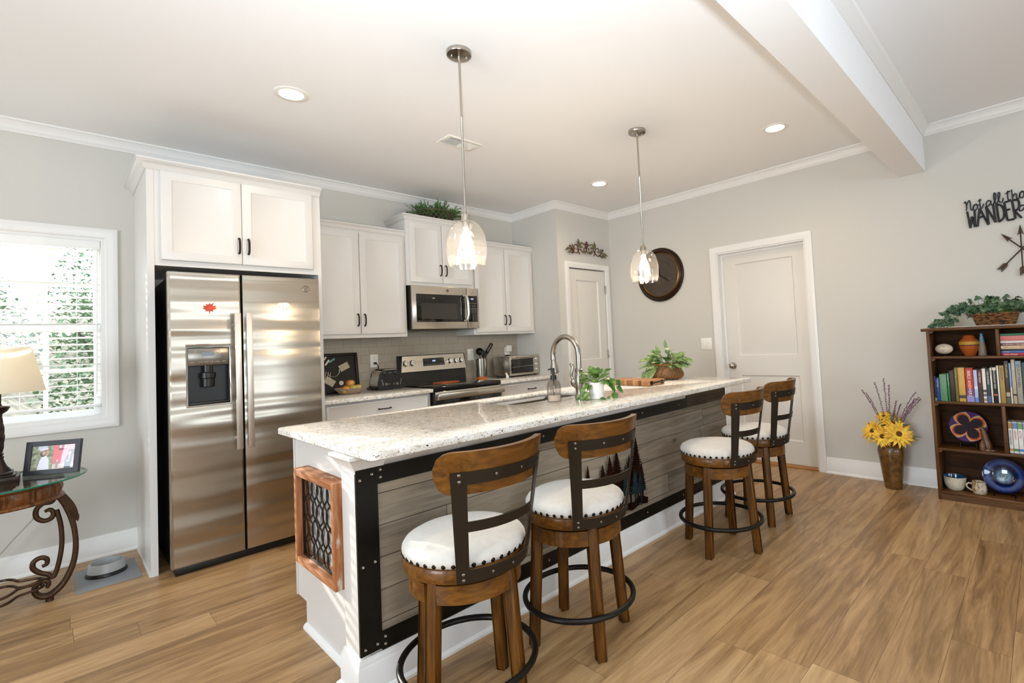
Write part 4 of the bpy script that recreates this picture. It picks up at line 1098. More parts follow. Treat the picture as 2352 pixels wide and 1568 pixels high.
for k, (x, h, wd, yo, m, bare) in enumerate([(-2.25, .40, .115, .016, COP, .34), (-2.193, .24, .07, .008, COP, .30), (-2.315, .31, .095, .010, COP, .32), (-2.365, .26, .09, .018, BLU, .34), (-2.285, .22, .085, .022, BLU, .38), (-2.235, .20, .075, .024, BLU, .40), (-2.43, .36, .13, .010, COP, .30), (-2.50, .34, .12, .016, COP, .30), (-2.555, .30, .11, .008, COP, .3), (-2.585, .24, .09, .018, BLU, .3), (-2.675, .32, .05, .006, COP, .55), (-2.735, .22, .08, .010, COP, .3), (-2.78, .36, .11, .014, COP, .3)]):
    mb = MB(); pine(mb, x, .25, h, wd * 1.4, yy - yo, bare=bare, seed=k); part('pine_tree', mb, m, t)

# ------------------------------------------------------------------ counter stools
def arc(a0, a1, r, z, n=40): return [(r * math.cos(a0 + (a1 - a0) * k / n), r * math.sin(a0 + (a1 - a0) * k / n), z) for k in range(n + (abs(a1 - a0) < 6.28))]
def make_stool():
    t = thing('counter_stool', '', 'counter stool', (0, 0, 0), 'counter stools along the island')
    for k in range(4):
        a = math.radians(45 + 90 * k); mb = MB()
        u = Vector((math.cos(a), math.sin(a), 0)); v = Vector((-u.y, u.x, 0)); vs = []
        for z, rc, hw in ((0, .207, .0185), (.006, .2065, .0205), (.49, .172, .0215), (.497, .1715, .0205)):
            for s1, s2 in ((-1, -1), (1, -1), (1, 1), (-1, 1)):
                for c1, c2 in (((s1 * .72, s2), (s1, s2 * .72)) if s1 * s2 > 0 else ((s1, s2 * .72), (s1 * .72, s2))):
                    vs.append(u * (rc + c1 * hw) + v * (c2 * hw) + Vector((0, 0, z)))
        fs = [(i * 8 + j, i * 8 + (j + 1) % 8, i * 8 + 8 + (j + 1) % 8, i * 8 + 8 + j) for i in range(3) for j in range(8)] + [tuple(range(8))[::-1], tuple(range(24, 32))]
        mb.add(vs, fs); L = part('leg', mb, STOOL, t)
        mb = MB(); p = u * (.2065 - .0035 - .0205) + Vector((0, 0, .215)); mb.cyl(p, p - u * .002, .006, n=10); part('bolt_hole', mb, BLACKP, L)
    mb = MB()
    for k in range(4):
        a = math.radians(45 + 90 * k); g = .023 / .19
        mb.arcband(.160, .1915, a + g, a + PI / 2 - g, .435, .494, 12)
    mb.lathe([(.05, .44), (.17, .44), (.17, .492), (.05, .492), (.05, .44)], 32); part('apron', mb, STOOLH, t)
    mb = MB(); mb.tube(arc(0, 2 * PI, .2305, .172, 64)[:-1], .0115, 12, closed=True); part('foot_ring', mb, DKMET if False else BLACKM, t)
    mb = MB(); mb.lathe([(.10, .494), (.10, .503), (.10, .494)], 24); part('swivel_plate', mb, BLACKM, t)
    mb = MB(); mb.lathe([(.0005, .502), (.198, .502), (.206, .506), (.209, .516), (.209, .540), (.205, .548), (.196, .552), (.0005, .552)], 64); part('seat_ring', mb, STOOLH, t)
    mb = MB(); mb.lathe([(.0005, .550), (.200, .550), (.208, .556), (.2125, .566), (.211, .578), (.203, .590), (.182, .601), (.14, .609), (.08, .613), (.0005, .614)], 64); cu = part('cushion', mb, LINEN, t)
    nm = MB(); nm.sphere((0, 0, 0), .0075, 6, (.55, 1, 1)); nme = nm.mesh('nail_head', NAIL)
    for k in range(42):
        a = 2 * PI * (k + .5) / 42; o = bpy.data.objects.new('nail_head', nme); COL.objects.link(o); o.parent = cu
        o.location = (.2105 * math.cos(a), .2105 * math.sin(a), .562); o.rotation_euler.z = a
    B = -PI / 2; hw = math.radians(40)
    mb = MB(); r0, r1 = .2165, .2205; FL = lambda z: max(0, (z - .515)) * .17
    for z0, z1 in ((.512, .552), (.676, .709), (.826, .866)): mb.arcband(r0, r1, B - hw, B + hw, z0, z1, 20, flare=FL)
    for s in (-1, 1): mb.arcband(r0, r1, B + s * hw, B + s * (hw - .042 / .235), .512, .866, 4, flare=FL)
    bk = part('back_frame', mb, DKMET, t)
    sm_ = MB(); sm_.sphere((0, 0, 0), .0055, 5, (.5, 1, 1)); sme = sm_.mesh('rivet', STEELD)
    for s in (-1, 1):
        for z in (.522, .541, .836, .856):
            a = B + s * (hw - .021 / .2165); o = bpy.data.objects.new('rivet', sme); COL.objects.link(o); o.parent = bk; o.location = ((.2207 + FL(z)) * math.cos(a), (.2207 + FL(z)) * math.sin(a), z); o.rotation_euler.z = a
    for z in (.532, .846):
        for s in (-.14, .14):
            a = B + s * 1.3; o = bpy.data.objects.new('rivet', sme); COL.objects.link(o); o.parent = bk; o.location = ((.2207 + FL(z)) * math.cos(a), (.2207 + FL(z)) * math.sin(a), z); o.rotation_euler.z = a
    mb = MB(); mb.arcband(.194, .2160, B - math.radians(51), B + math.radians(52), .795, .926, 32, round_ends=.05, flare=FL); part('back_rail', mb, STOOLH, t)
    return t
SEAT = {'swivel_plate', 'seat_ring', 'cushion', 'back_frame', 'back_rail'}
proto = make_stool()
def copy_tree(o, parent=None):
    c = o.copy(); COL.objects.link(c)
    if parent is not None: c.parent = parent
    for ch in list(o.children): copy_tree(ch, c)
    return c
stools = [((-3.662, -2.968), -25, -1, 'counter stool nearest the camera, by the black frame corner of the island'), ((-3.107, -2.977), 20, -9, 'second counter stool from the camera, before the metal pine trees'),
          ((-1.934, -3.033), -37, -3, 'third counter stool, standing clear of the pine trees and overlapping the far stool'), ((-1.338, -3.0), 0, 0, 'farthest counter stool, in front of the white door')]
roots = [proto] + [copy_tree(proto) for _ in stools[1:]]
for r, ((x, y), la, ba, lab_) in zip(roots, stools):
    r.location = (x, y, 0); r['label'] = lab_
    for ch in r.children: ch.rotation_euler.z = math.radians(ba if ch.name.split('.')[0] in SEAT else la)
# ------------------------------------------------------------------ ceiling fittings
BULB = mat('lit_bulb', (1, .9, .75), .4, emit=(1.0, .84, .62), es=60)
SHADE = None
def pendant_glass():
    m, nt, nd, lk, b = newmat('hammered_glass')
    nt.nodes.remove(b)
    tc = N(nt, 'ShaderNodeTexCoord'); q = N(nt, 'ShaderNodeMapping'); q.inputs['Scale'].default_value = (1, 1, .6)
    lk.new(tc.outputs['Object'], q.inputs['Vector'])
    v = N(nt, 'ShaderNodeTexVoronoi', i_Scale=26.0, feature='SMOOTH_F1'); lk.new(q.outputs['Vector'], v.inputs['Vector'])
    bp = N(nt, 'ShaderNodeBump', i_Strength=.5, i_Distance=.02); lk.new(v.outputs['Distance'], bp.inputs['Height'])
    tr = N(nt, 'ShaderNodeBsdfTransparent'); tr.inputs['Color'].default_value = (.99, .985, .97, 1)
    gl = N(nt, 'ShaderNodeBsdfGlossy'); gl.inputs['Roughness'].default_value = .04; lk.new(bp.outputs['Normal'], gl.inputs['Normal'])
    m2 = N(nt, 'ShaderNodeMixShader'); lk.new(schlick(nt, lk, .08, .9, bp.outputs['Normal']), m2.inputs[0]); lk.new(tr.outputs[0], m2.inputs[1]); lk.new(gl.outputs[0], m2.inputs[2])
    tl = N(nt, 'ShaderNodeBsdfTranslucent'); tl.inputs['Color'].default_value = (1, .97, .92, 1); m3 = N(nt, 'ShaderNodeMixShader'); m3.inputs[0].default_value = .012; lk.new(m2.outputs[0], m3.inputs[1]); lk.new(tl.outputs[0], m3.inputs[2]); lk.new(m3.outputs[0], nt.nodes['Material Output'].inputs['Surface'])
    return m
PGLASS = pendant_glass()
def pendant(x, y, label):
    t = thing('pendant_light', label, 'pendant light', (x, y, 1.648), 'pendant lights over the island')
    mb = MB(); mb.lathe([(.0005, ZC), (.064, ZC), (.064, ZC - .018), (.062, ZC - .021), (.012, ZC - .028), (.0005, ZC - .028)], 40, (x, y, 0)); cn = part('canopy', mb, NICKEL, t)
    for s in (-1, 1):
        mb = MB(); mb.sphere((x + s * .034, y - s * .016, ZC - .027), .005, 6); part('screw', mb, CHROME, cn)
    mb = MB(); mb.lathe([(.009, ZC - .028), (.009, ZC - .05), (.006, ZC - .052), (.006, 2.44), (.0065, 2.438), (.0065, 2.42), (.0055, 2.418), (.0055, 1.93), (.008, 1.928), (.010, 1.912), (.0005, 1.912)], 16, (x, y, 0)); part('rod', mb, NICKEL, t)
    mb = MB(); mb.lathe([(.0005, 1.914), (.019, 1.914), (.021, 1.91), (.024, 1.884), (.026, 1.878), (.018, 1.876), (.018, 1.845), (.0005, 1.845)], 28, (x, y, 0)); part('socket', mb, NICKEL, t)
    mb = MB(); mb.lathe([(.024, 1.882), (.045, 1.878), (.064, 1.864), (.082, 1.838), (.094, 1.805), (.101, 1.765), (.102, 1.725), (.098, 1.685), (.0905, 1.652), (.0895, 1.648), (.088, 1.651), (.096, 1.69)], 96, (x, y, 0), rf=lambda r, z, a: r * (1 + (.022 * math.cos(9 * a + (PI if int(z * 26) % 2 else 0)) if .05 < r and z < 1.86 and z > 1.66 else 0))); part('glass_shade', mb, PGLASS, t, 'clear hammered glass shade')
    mb = MB(); mb.lathe([(.012, 1.85), (.014, 1.83), (.024, 1.80), (.030, 1.775), (.029, 1.755), (.020, 1.738), (.0005, 1.732)], 24, (x, y, 0)); part('bulb', mb, BULB, t)
    light('pendant_lamp', 'POINT', (x, y, 1.70), 13, WARM, shadow_soft_size=.03)
pendant(-3.206, -2.392, 'nearer pendant light with clear hammered glass, hanging before the wall cabinets')
pendant(-1.692, -2.418, 'farther pendant light with clear hammered glass, hanging before the wall clock')

LENS = mat('lit_lens', (1, .95, .85), .4, emit=(1.0, .88, .72), es=14)
def downlight(x, y, label, inview=True):
    t = thing('recessed_light', label, 'ceiling light', (x, y, ZC), 'recessed ceiling lights')
    mb = MB(); mb.lathe([(.092, ZC), (.092, ZC - .003), (.088, ZC - .005), (.066, ZC - .004), (.062, ZC)], 48, (x, y, 0)); part('trim_ring', mb, PLATE, t)
    mb = MB(); mb.lathe([(.0005, ZC - .0015), (.063, ZC - .0015), (.063, ZC - .003), (.0005, ZC - .0034)], 40, (x, y, 0)); part('lens', mb, LENS, t)
    light('recessed_lamp', 'SPOT', (x, y, ZC - .012), 31, WARM, (0, 0, -1), spot_size=math.radians(150), spot_blend=.9, shadow_soft_size=.06)
downlight(-3.698, -1.398, 'recessed ceiling light nearest the camera, above the refrigerator aisle')
downlight(-.977, -1.443, 'recessed ceiling light before the pantry corner, smallest of the three')
downlight(-.913, -3.121, 'recessed ceiling light beside the ceiling beam')

t = thing('ceiling_vent', 'white rectangular air vent in the ceiling behind the nearer pendant', 'air vent', (-2.555, -1.416, ZC))
mb = MB()
for q in ((-2.70, -1.50, -2.41, -1.475), (-2.70, -1.357, -2.41, -1.332), (-2.70, -1.475, -2.67, -1.357), (-2.44, -1.475, -2.41, -1.357)): mb.box(q[0], q[1], ZC - .006, q[2], q[3], ZC, .001)
part('frame', mb, PLATE, t)
mb = MB(); mb.box(-2.67, -1.475, ZC - .001, -2.44, -1.357, ZC - .0002); part('duct_shade', mb, mat('duct_shadow', '6f7680', .6), t)  # flat grey sheet, coloured as the shade behind the grille
mb = MB()
for k in range(14):
    x = -2.662 + k * .0165; mb.box(-.0006, -1.475, -.006, .0006, -1.357, .006, 0, M=Matrix.Translation((x, 0, ZC - .005)) @ Matrix.Rotation(.6 if k < 7 else -.6, 4, 'Y'))
for k in range(5): mb.box(-2.67, -1.456 + k * .02, ZC - .009, -2.44, -1.455 + k * .02, ZC - .003)
part('grille', mb, PLATE, t)

# ------------------------------------------------------------------ wall fittings
def wallplate(name, label, c, kind, axis):
    """axis 'y': on the back wall facing -y; 'x': on the right wall facing -x"""
    x, y, z = c
    t = thing(name, label, 'switch plate' if 'switch' in name else 'outlet', c)
    mp = planeY(y) if axis == 'y' else planeX(x)
    u = x if axis == 'y' else y
    return t, mp, u, z
t, mp, u, z = wallplate('wall_outlet', 'white outlet with a plugged cord on tile above the toaster', (-2.621, -.008, 1.154), 0, 'y')
def platebox(mp, u, z, w_, h_): 
    mb = MB(); R = lambda d, h: (u - w_ / 2 + d, z - h_ / 2 + d, u + w_ / 2 - d, z + h_ / 2 - d, h); mb.nested([R(0, 0), R(0, .004), R(.004, .006)], mp); return mb
part('plate', platebox(mp, u, z, .073, .118), PLATE, t)
for dz in (.022, -.022):
    mb = MB(); mb.nested([(u - .016, z + dz - .014, u + .016, z + dz + .014, .006), (u - .015, z + dz - .013, u + .015, z + dz + .013, .0075)], mp); s = part('socket_face', mb, PLATE, t)
    mb = MB()
    for dx in (-.006, .006): mb.box(u + dx - .001, -.008 - .0082, z + dz + .001, u + dx + .001, -.008 - .0074, z + dz + .008)
    mb.cyl((u, -.008 - .0074, z + dz - .006), (u, -.008 - .0082, z + dz - .006), .0025, n=8); part('slots', mb, BLACKP, s)
t, mp, u, z = wallplate('wall_switch', 'white double switch plate on tile behind the utensil crock', (-1.556, -.008, 1.157), 0, 'y')
part('plate', platebox(mp, u, z, .078, .122), PLATE, t)
mb = MB()
for dx in (-.018, .018): mb.box(u + dx - .005, -.026, z - .012, u + dx + .005, -.013, z + .008, .002)
part('toggles', mb, PLATE, t)
t, mp, u, z = wallplate('wall_outlet', 'white outlet with a square plug-in adapter above the toaster oven', (-1.052, -.008, 1.16), 0, 'y')
part('plate', platebox(mp, u, z, .073, .118), PLATE, t)
mb = MB(); mb.box(-1.09, -.012, 1.128, -1.014, -.014, 1.10); mb.cyl((-1.05, -.016, 1.112), (-1.05, -.04, 1.112), .010, n=10); part('plug', mb, BLACKP, t)
mb = MB(); mb.box(-1.083, -.05, 1.165, -1.012, -.0145, 1.238, .006); solo('plug_adapter', mb, PLATE, 'small square white adapter plugged in above the toaster oven', 'plug adapter', (-1.047, -.0145, 1.20))
t, mp, u, z = wallplate('wall_switch', 'white double light switch on the wall beside the white door', (0, -1.961, 1.156), 0, 'x')
part('plate', platebox(mp, u, z, .118, .118), PLATE, t)
for dy in (-.023, .023):
    mb = MB(); mb.box(-.016, u + dy - .005, z - .006, -.005, u + dy + .005, z + .012, .002); part('toggle', mb, PLATE, t)

# clock
cy_, cz_ = -1.452, 1.936
t = thing('wall_clock', 'large round dark bronze clock on the wall behind the pendant', 'clock', (0, cy_, cz_))
MX = Matrix.Translation((0, cy_, cz_)) @ Matrix.Rotation(-PI / 2, 4, 'Y')
CKB = mat('clock_bronze', '3a2a1d', .3, .6)
mb = MB(); mb.lathe([(.292, 0), (.298, .010), (.296, .020), (.287, .026), (.280, .024), (.276, .030), (.268, .042), (.256, .046), (.250, .040), (.246, .030), (.243, .026)], 72, M=MX); mb.lathe([(.250, .002), (.250, .012), (.0001, .012)], 48, M=MX); part('case', mb, CKB, t)
mb = MB(); mb.lathe([(.245, .026), (.244, .032), (.240, .034), (.236, .031), (.234, .020)], 72, M=MX); part('gold_ring', mb, mat('antique_gold', '8f6a35', .3, .9), t)
mb = MB(); mb.lathe([(.236, .014), (.236, .018), (.0001, .018)], 64, M=MX); part('dial', mb, mat('dial_brown', '453a30', .5, var=.2, vscale=20), t)
NUM = mat('numeral_brass', '5c4d3b', .4, .5)
mb = MB()
for k, s in enumerate(('XII', 'I', 'II', 'III', 'IV', 'V', 'VI', 'VII', 'VIII', 'IX', 'X', 'XI')):
    a = -k * PI / 6
    # dial frame: right in the picture is -y
    q = Matrix.Translation((-.0185, cy_, cz_)) @ Matrix(((0, 0, -1, 0), (-1, 0, 0, 0), (0, 1, 0, 0), (0, 0, 0, 1))) @ Matrix.Rotation(a, 4, 'Z') @ Matrix.Translation((0, .178, 0))
    mb.text(s, .042, q, .0004, 'CENTER', .8)
part('numerals', mb, NUM, t)
mb = MB()
for r in (.160, .148): mb.tube([(-.0188, cy_ + r * math.cos(2 * PI * k / 48), cz_ + r * math.sin(2 * PI * k / 48)) for k in range(48)], .0012, 5, closed=True)
for k in range(24):
    a = 2 * PI * k / 24; mb.tube([(-.0188, cy_ + .06 * math.cos(a), cz_ + .06 * math.sin(a)), (-.0188, cy_ + .145 * math.cos(a), cz_ + .145 * math.sin(a))], .001, 4)
part('dial_ornament', mb, NUM, t)
for L, W_, a in ((.10, .009, math.radians(97)), (.15, .007, math.radians(-36))):
    mb = MB(); d = Vector((0, -math.cos(a), math.sin(a))); n_ = Vector((0, math.sin(a), math.cos(a)))
    b0 = Vector((-.022, cy_, cz_)); mb.add([b0 - d * .02 + n_ * W_ / 2, b0 - d * .02 - n_ * W_ / 2, b0 + d * L * .7 - n_ * W_, b0 + d * L, b0 + d * L * .7 + n_ * W_], [(0, 1, 2, 3, 4)]); part('hand', mb, BLACKM, t)

# scrolled leaf ornament over the pantry door
t = thing('scroll_ornament', 'metal scroll with green leaves and red berries above pantry door', 'wall art', (-.43, YP, 2.30))
RUST = mat('rust_red_iron', '5a2415', .5, .3); OLV = leafmat('olive_metal_leaf', '4d4a2c', '6f6a42', 20, .5); BER = mat('berry_red', '4a1a10', .4)
def cr(pts, n=6):
    P = [Vector((a, b, 0)) for a, b in pts]; P = [P[0] * 2 - P[1]] + P + [P[-1] * 2 - P[-2]]; out = []
    for i in range(1, len(P) - 2):
        for k in range(n):
            s = k / n; a, b, c, d = P[i - 1:i + 3]
            out.append(.5 * ((2 * b) + (c - a) * s + (2 * a - 5 * b + 4 * c - d) * s * s + (3 * b - a - 3 * c + d) * s ** 3))
    out.append(P[-2]); return [(q.x, q.y) for q in out]
SY = YP - .022
mb = MB()
for pts in ([(-.736, 2.279), (-.688, 2.261), (-.647, 2.239), (-.614, 2.232), (-.592, 2.247), (-.585, 2.277), (-.591, 2.309), (-.616, 2.327), (-.641, 2.321), (-.651, 2.299), (-.644, 2.28), (-.625, 2.282)],
            [(-.181, 2.26), (-.22, 2.238), (-.249, 2.227), (-.281, 2.241), (-.297, 2.27), (-.285, 2.302), (-.256, 2.322), (-.229, 2.311), (-.223, 2.29), (-.236, 2.276), (-.255, 2.277)],
            [(-.519, 2.355), (-.48, 2.344), (-.46, 2.323), (-.449, 2.297), (-.449, 2.267), (-.465, 2.251)], [(-.355, 2.351), (-.396, 2.342), (-.424, 2.324), (-.444, 2.298), (-.438, 2.262), (-.417, 2.246)],
            [(-.448, 2.3), (-.47, 2.304), (-.489, 2.29), (-.486, 2.269)], [(-.439, 2.301), (-.417, 2.303), (-.402, 2.29), (-.404, 2.267)],
            [(-.559, 2.222), (-.579, 2.242), (-.58, 2.263), (-.563, 2.279), (-.542, 2.276), (-.517, 2.26)], [(-.323, 2.225), (-.299, 2.246), (-.302, 2.267), (-.328, 2.282), (-.356, 2.273), (-.371, 2.26)],
            [(-.591, 2.309), (-.582, 2.32)], [(-.294, 2.313), (-.297, 2.326)], [(-.441, 2.31), (-.437, 2.365)], [(-.655, 2.249), (-.718, 2.302)], [(-.171, 2.27), (-.153, 2.307)], [(-.656, 2.241), (-.679, 2.23)], [(-.216, 2.235), (-.167, 2.224)]):
    mb.tube([(a, SY, b) for a, b in cr(pts)], .005, 6)
mb.cyl((-.59, SY, 2.28), (-.59, YP, 2.28), .004, n=6); mb.cyl((-.29, SY, 2.27), (-.29, YP, 2.27), .004, n=6)
part('scrollwork', mb, RUST, t)
for (a, b), (c, d), wd in [((-.736, 2.277), (-.797, 2.25), .026), ((-.688, 2.252), (-.758, 2.222), .028), ((-.655, 2.252), (-.691, 2.339), .028), ((-.582, 2.318), (-.576, 2.402), .036), ((-.582, 2.318), (-.509, 2.368), .030), ((-.578, 2.31), (-.497, 2.304), .030), ((-.456, 2.254), (-.535, 2.251), .030), ((-.421, 2.246), (-.335, 2.257), .030), ((-.308, 2.306), (-.39, 2.309), .030), ((-.307, 2.324), (-.354, 2.358), .030), ((-.291, 2.319), (-.308, 2.397), .026), ((-.21, 2.248), (-.18, 2.329), .028), ((-.171, 2.267), (-.057, 2.242), .030), ((-.172, 2.248), (-.094, 2.212), .030)]:
    mb = MB(); v = Vector((c - a, 0, d - b)); mb.leaf((a, SY - .004, b), v, (0, -1, 0), v.length, wd * 1.15, bend=.06, fold=.25, seg=8); part('leaf', mb, OLV, t)
for a, b in [(-.437, 2.37), (-.449, 2.351), (-.423, 2.348), (-.718, 2.302), (-.679, 2.23), (-.153, 2.307), (-.167, 2.224)]:
    mb = MB(); mb.sphere((a, SY, b), .011, 8); part('berry', mb, BER, t)

# cedar greenery in a lattice basket on the short cabinet
t = thing('greenery_basket', 'lattice basket of cedar greenery on top of the short wall cabinet', 'plant basket', (-2.02, -.18, 2.48))
bz = 2.482
mb = MB(); nb = 22
for sgn in (1, -1):
    for k in range(nb):
        pts = []
        for i in range(6):
            tt = i / 5; a = 2 * PI * k / nb + sgn * .55 * tt; r = .135 + .035 * tt; pts.append((-2.02 + r * 1.15 * math.cos(a), -.185 + r * .85 * math.sin(a), bz + .006 + .10 * tt))
        mb.tube(pts, .0032, 5)
for z, s in ((.006, .135), (.106, .17)): mb.tube([(-2.02 + s * 1.15 * math.cos(2 * PI * k / 40), -.185 + s * .85 * math.sin(2 * PI * k / 40), bz + z) for k in range(40)], .0075, 8, closed=True)
mb.lathe([(.0005, 0), (.135, 0), (.135, .006), (.0005, .006)], 32, (-2.02, -.185, bz), sx=1.15, sy=.85); part('basket', mb, mat('dark_rattan', '5f4e42', .6), t)
CED = leafmat('cedar_green', '2f5a1c', '4f8434', 14, .6)
rd = random.Random(3); mb = MB(); wm = MB()
for k in range(150):
    a = rd.uniform(0, 2 * PI); el = rd.uniform(-.1, 1.3)
    d = Vector((math.cos(a) * math.cos(el) * 1.5, math.sin(a) * math.cos(el) * .75, math.sin(el))).normalized()
    o0 = Vector((-2.02 + math.cos(a) * rd.uniform(.02, .20), -.19 + math.sin(a) * rd.uniform(.02, .10), bz + rd.uniform(.06, .11)))
    L = rd.uniform(.07, .13) * (1.35 if abs(d.x) > .75 else 1)
    tip = o0 + d * L
    if tip.y > -.035: tip.y = -.035
    if tip.z > 2.755: tip.z = 2.755
    if tip.z < bz + .02: tip.z = bz + .02
    d = (tip - o0); L = d.length; d.normalize()
    wm.tube([o0, tip], .0012, 4)
    for i in range(14):
        s = i / 14; q = o0 + d * L * s
        for m_ in range(2):
            e = Vector((rd.uniform(-1, 1), rd.uniform(-1, 1), rd.uniform(-1, 1))) + d * 1.1
            mb.leaf(q, e, (rd.uniform(-1, 1), -1, .5), rd.uniform(.016, .032), .0075, seg=2, bend=.1)
part('twigs', wm, BARK, t); part('needles', mb, CED, t)

# ------------------------------------------------------------------ things on the worktops
# shadow-box picture leaning on the tile
t = thing('cutlery_picture', 'black framed picture of cutlery and cards leaning on backsplash', 'picture', (-3.0, -.05, CT))
LN = Matrix.Translation((0, -.070, CT + .001)) @ Matrix.Rotation(math.radians(-8), 4, 'X')
mb = MB(); fx0, fx1, fh = -3.245, -2.787, .345
for q in ((fx0, 0, fx1, .024), (fx0, fh - .024, fx1, fh), (fx0, .024, fx0 + .024, fh - .024), (fx1 - .024, .024, fx1, fh - .024)): mb.box(q[0], -.014, q[1], q[2], .014, q[3], .003, M=LN)
part('frame', mb, BLACKM, t)
mb = MB(); mb.box(fx0 + .02, .002, .02, fx1 - .02, .006, fh - .02, 0, M=LN); part('mount', mb, mat('black_linen', '2a251d', .7, bump=.3, bscale=500), t)
CARD = mat('aged_card', 'b9ae92', .7, var=.06, vscale=60); SILV = mat('silver_print', 'b9b4a8', .25, .9)
for cx, cz, r, a, b in ((-2.905, .225, -.42, .086, .056), (-3.035, .105, .62, .086, .058)):
    mb = MB(); mb.box(-a / 2, -.0015, -b / 2, a / 2, 0, b / 2, 0, M=LN @ Matrix.Translation((cx, .001, cz)) @ Matrix.Rotation(-r if False else r, 4, 'Y')); part('card', mb, CARD, t)
mb = MB()
for x, z, a in ((-3.065, .30, 2.2), (-3.045, .27, 2.2)): mb.box(-.028, -.002, -.006, .028, 0, .006, 0, M=LN @ Matrix.Translation((x, .0005, z)) @ Matrix.Rotation(a, 4, 'Y'))
for k in range(4): mb.tube([LN @ Vector((-3.09 + .018 * k + .012 * s, -.001, .17 + .06 * (s - .5) - .006 * k)) for s in (0, .25, .5, .75, 1)], .0028, 5)
mb.tube([LN @ Vector((-3.0 + .052 * math.cos(a), -.001, .195 + .052 * math.sin(a))) for a in [PI * 1.1 + i * .3 for i in range(11)]], .003, 5); part('cutlery', mb, SILV, t)
mb = MB(); mb.box(-.03, -.002, -.007, .03, 0, .007, 0, M=LN @ Matrix.Translation((-3.005, .0, .285)) @ Matrix.Rotation(-.55, 4, 'Y')); part('ribbon', mb, mat('teal_ribbon', '6fa3a6', .6), t)
mb = MB(); q = LN @ Matrix.Translation((-2.94, .001, .085)) @ Matrix.Rotation(PI / 2, 4, 'X'); mb.lathe([(.019, 0), (.019, .002), (.014, .0022), (.014, .0015), (.0001, .0015)], 24, M=q); part('medallion', mb, mat('pale_medallion', 'cfc8bd', .4), t)

# fruit bowl and fruit
bx, by = -2.945, -.243
mb = MB(); fl = lambda r, z, a: r * (1 + (.06 * math.cos(12 * a) * max(0, (z - .02)) / .03))
mb.lathe([(.0005, .004), (.07, .004), (.07, 0), (.078, .002), (.095, .022), (.113, .043), (.118, .050), (.113, .050), (.092, .026), (.07, .009), (.0005, .008)], 96, (bx, by, CT), rf=fl)
solo('fruit_bowl', mb, mat('stoneware', 'a3907d', .45, bump=.1, bscale=60), 'pale fluted stoneware bowl holding apples on the left worktop', 'bowl', (bx, by, CT))
def applemat(n, c1, c2):
    m, nt, nd, lk, b = newmat(n); tc = N(nt, 'ShaderNodeTexCoord'); t_ = N(nt, 'ShaderNodeTexNoise', i_Scale=14.0, i_Detail=3); lk.new(tc.outputs['Object'], t_.inputs['Vector'])
    r = ramp(nt, [(.38, srgb(c1)), (.62, srgb(c2))]); lk.new(t_.outputs['Fac'], r.inputs['Fac']); lk.new(r.outputs['Color'], b.inputs['Base Color']); b.inputs['Roughness'].default_value = .25; return m
APL = [applemat('red_apple', 'c4502a', 'd9a34c'), applemat('yellow_apple', 'd09a48', 'c6b45a'), applemat('green_apple', 'a8ad4e', 'c9b65e')]
tw = rgt
spots = [((-.052, -.048, .040), 0, 'red-streaked apple at the left front of the stoneware bowl'), ((.010, -.055, .042), 2, 'green-yellow apple at the front centre of the bowl'), ((.062, -.012, .042), 1, 'orange-yellow apple at the right side of the bowl'), ((-.002, .045, .042), 1, 'yellow apple at the back of the bowl'), ((.004, -.004, .086), 0, 'red and yellow apple on top of the pile')]
for (dx, dy, dz), mi, lab_ in spots:
    c = Vector((bx + dx, by + dy, CT + dz)); t = thing('apple', lab_, 'apple', c, 'apples in the bowl')
    mb = MB(); mb.lathe([(.0005, -.026), (.010, -.029), (.024, -.026), (.034, -.010), (.036, .004), (.031, .020), (.018, .028), (.007, .025), (.0005, .019)], 24, c); part('flesh', mb, APL[mi], t)
    mb = MB(); mb.tube([c + Vector((0, 0, .019)), c + Vector((.002, 0, .030)), c + Vector((.006, .002, .038))], .0012, 5); part('stem', mb, BARK, t)

# toaster
t = thing('toaster', 'black and stainless four-slice toaster left of the range', 'toaster', (-2.56, -.14, CT))
RT = Matrix.Translation((-2.575, -.145, CT)) @ Matrix.Rotation(-.10, 4, 'Z')
TSK = steel('toaster_steel', 'b8ac98', .22, axis=2)
def tprof(w_, h_, r): return [(-w_, .0), (w_, .0), (w_, h_ * .35)] + [(w_ - r * .25 - (r * .9) * (1 - math.cos(k * PI / 12)), h_ - r + r * math.sin(k * PI / 12) * 1.0) for k in range(7)] + [(-w_ + r * .25 + (r * .9) * (1 - math.cos(k * PI / 12)), h_ - r + r * math.sin(k * PI / 12)) for k in range(6, -1, -1)] + [(-w_, h_ * .35)]
mpT = lambda a, b, h: RT @ Vector((a, h, b))
mb = MB(); mb.prism([(a, b + .022) for a, b in tprof(.107, .158, .06)], -.092, .12, mpT); part('shell', mb, TSK, t)
mb = MB(); mb.prism([(a, b + .006) for a, b in tprof(.111, .168, .055)], -.118, -.092, mpT); mb.prism([(a, b + .006) for a, b in tprof(.109, .166, .055)], .12, .135, mpT); mb.box(-.111, -.112, .006, .111, .13, .034, .004, M=RT)
for a in (-.09, .09):
    for b in (-.09, .1): mb.cyl(RT @ Vector((a, b, 0)), RT @ Vector((a, b, .008)), .012, n=10)
part('end_panels', mb, BLACKP, t)
mb = MB()
for a in (-.055, -.018, .018, .055): mb.box(a - .012, -.075, .178, a + .012, .105, .1815, 0, M=RT)
part('bread_slots', mb, BLACKM, t)
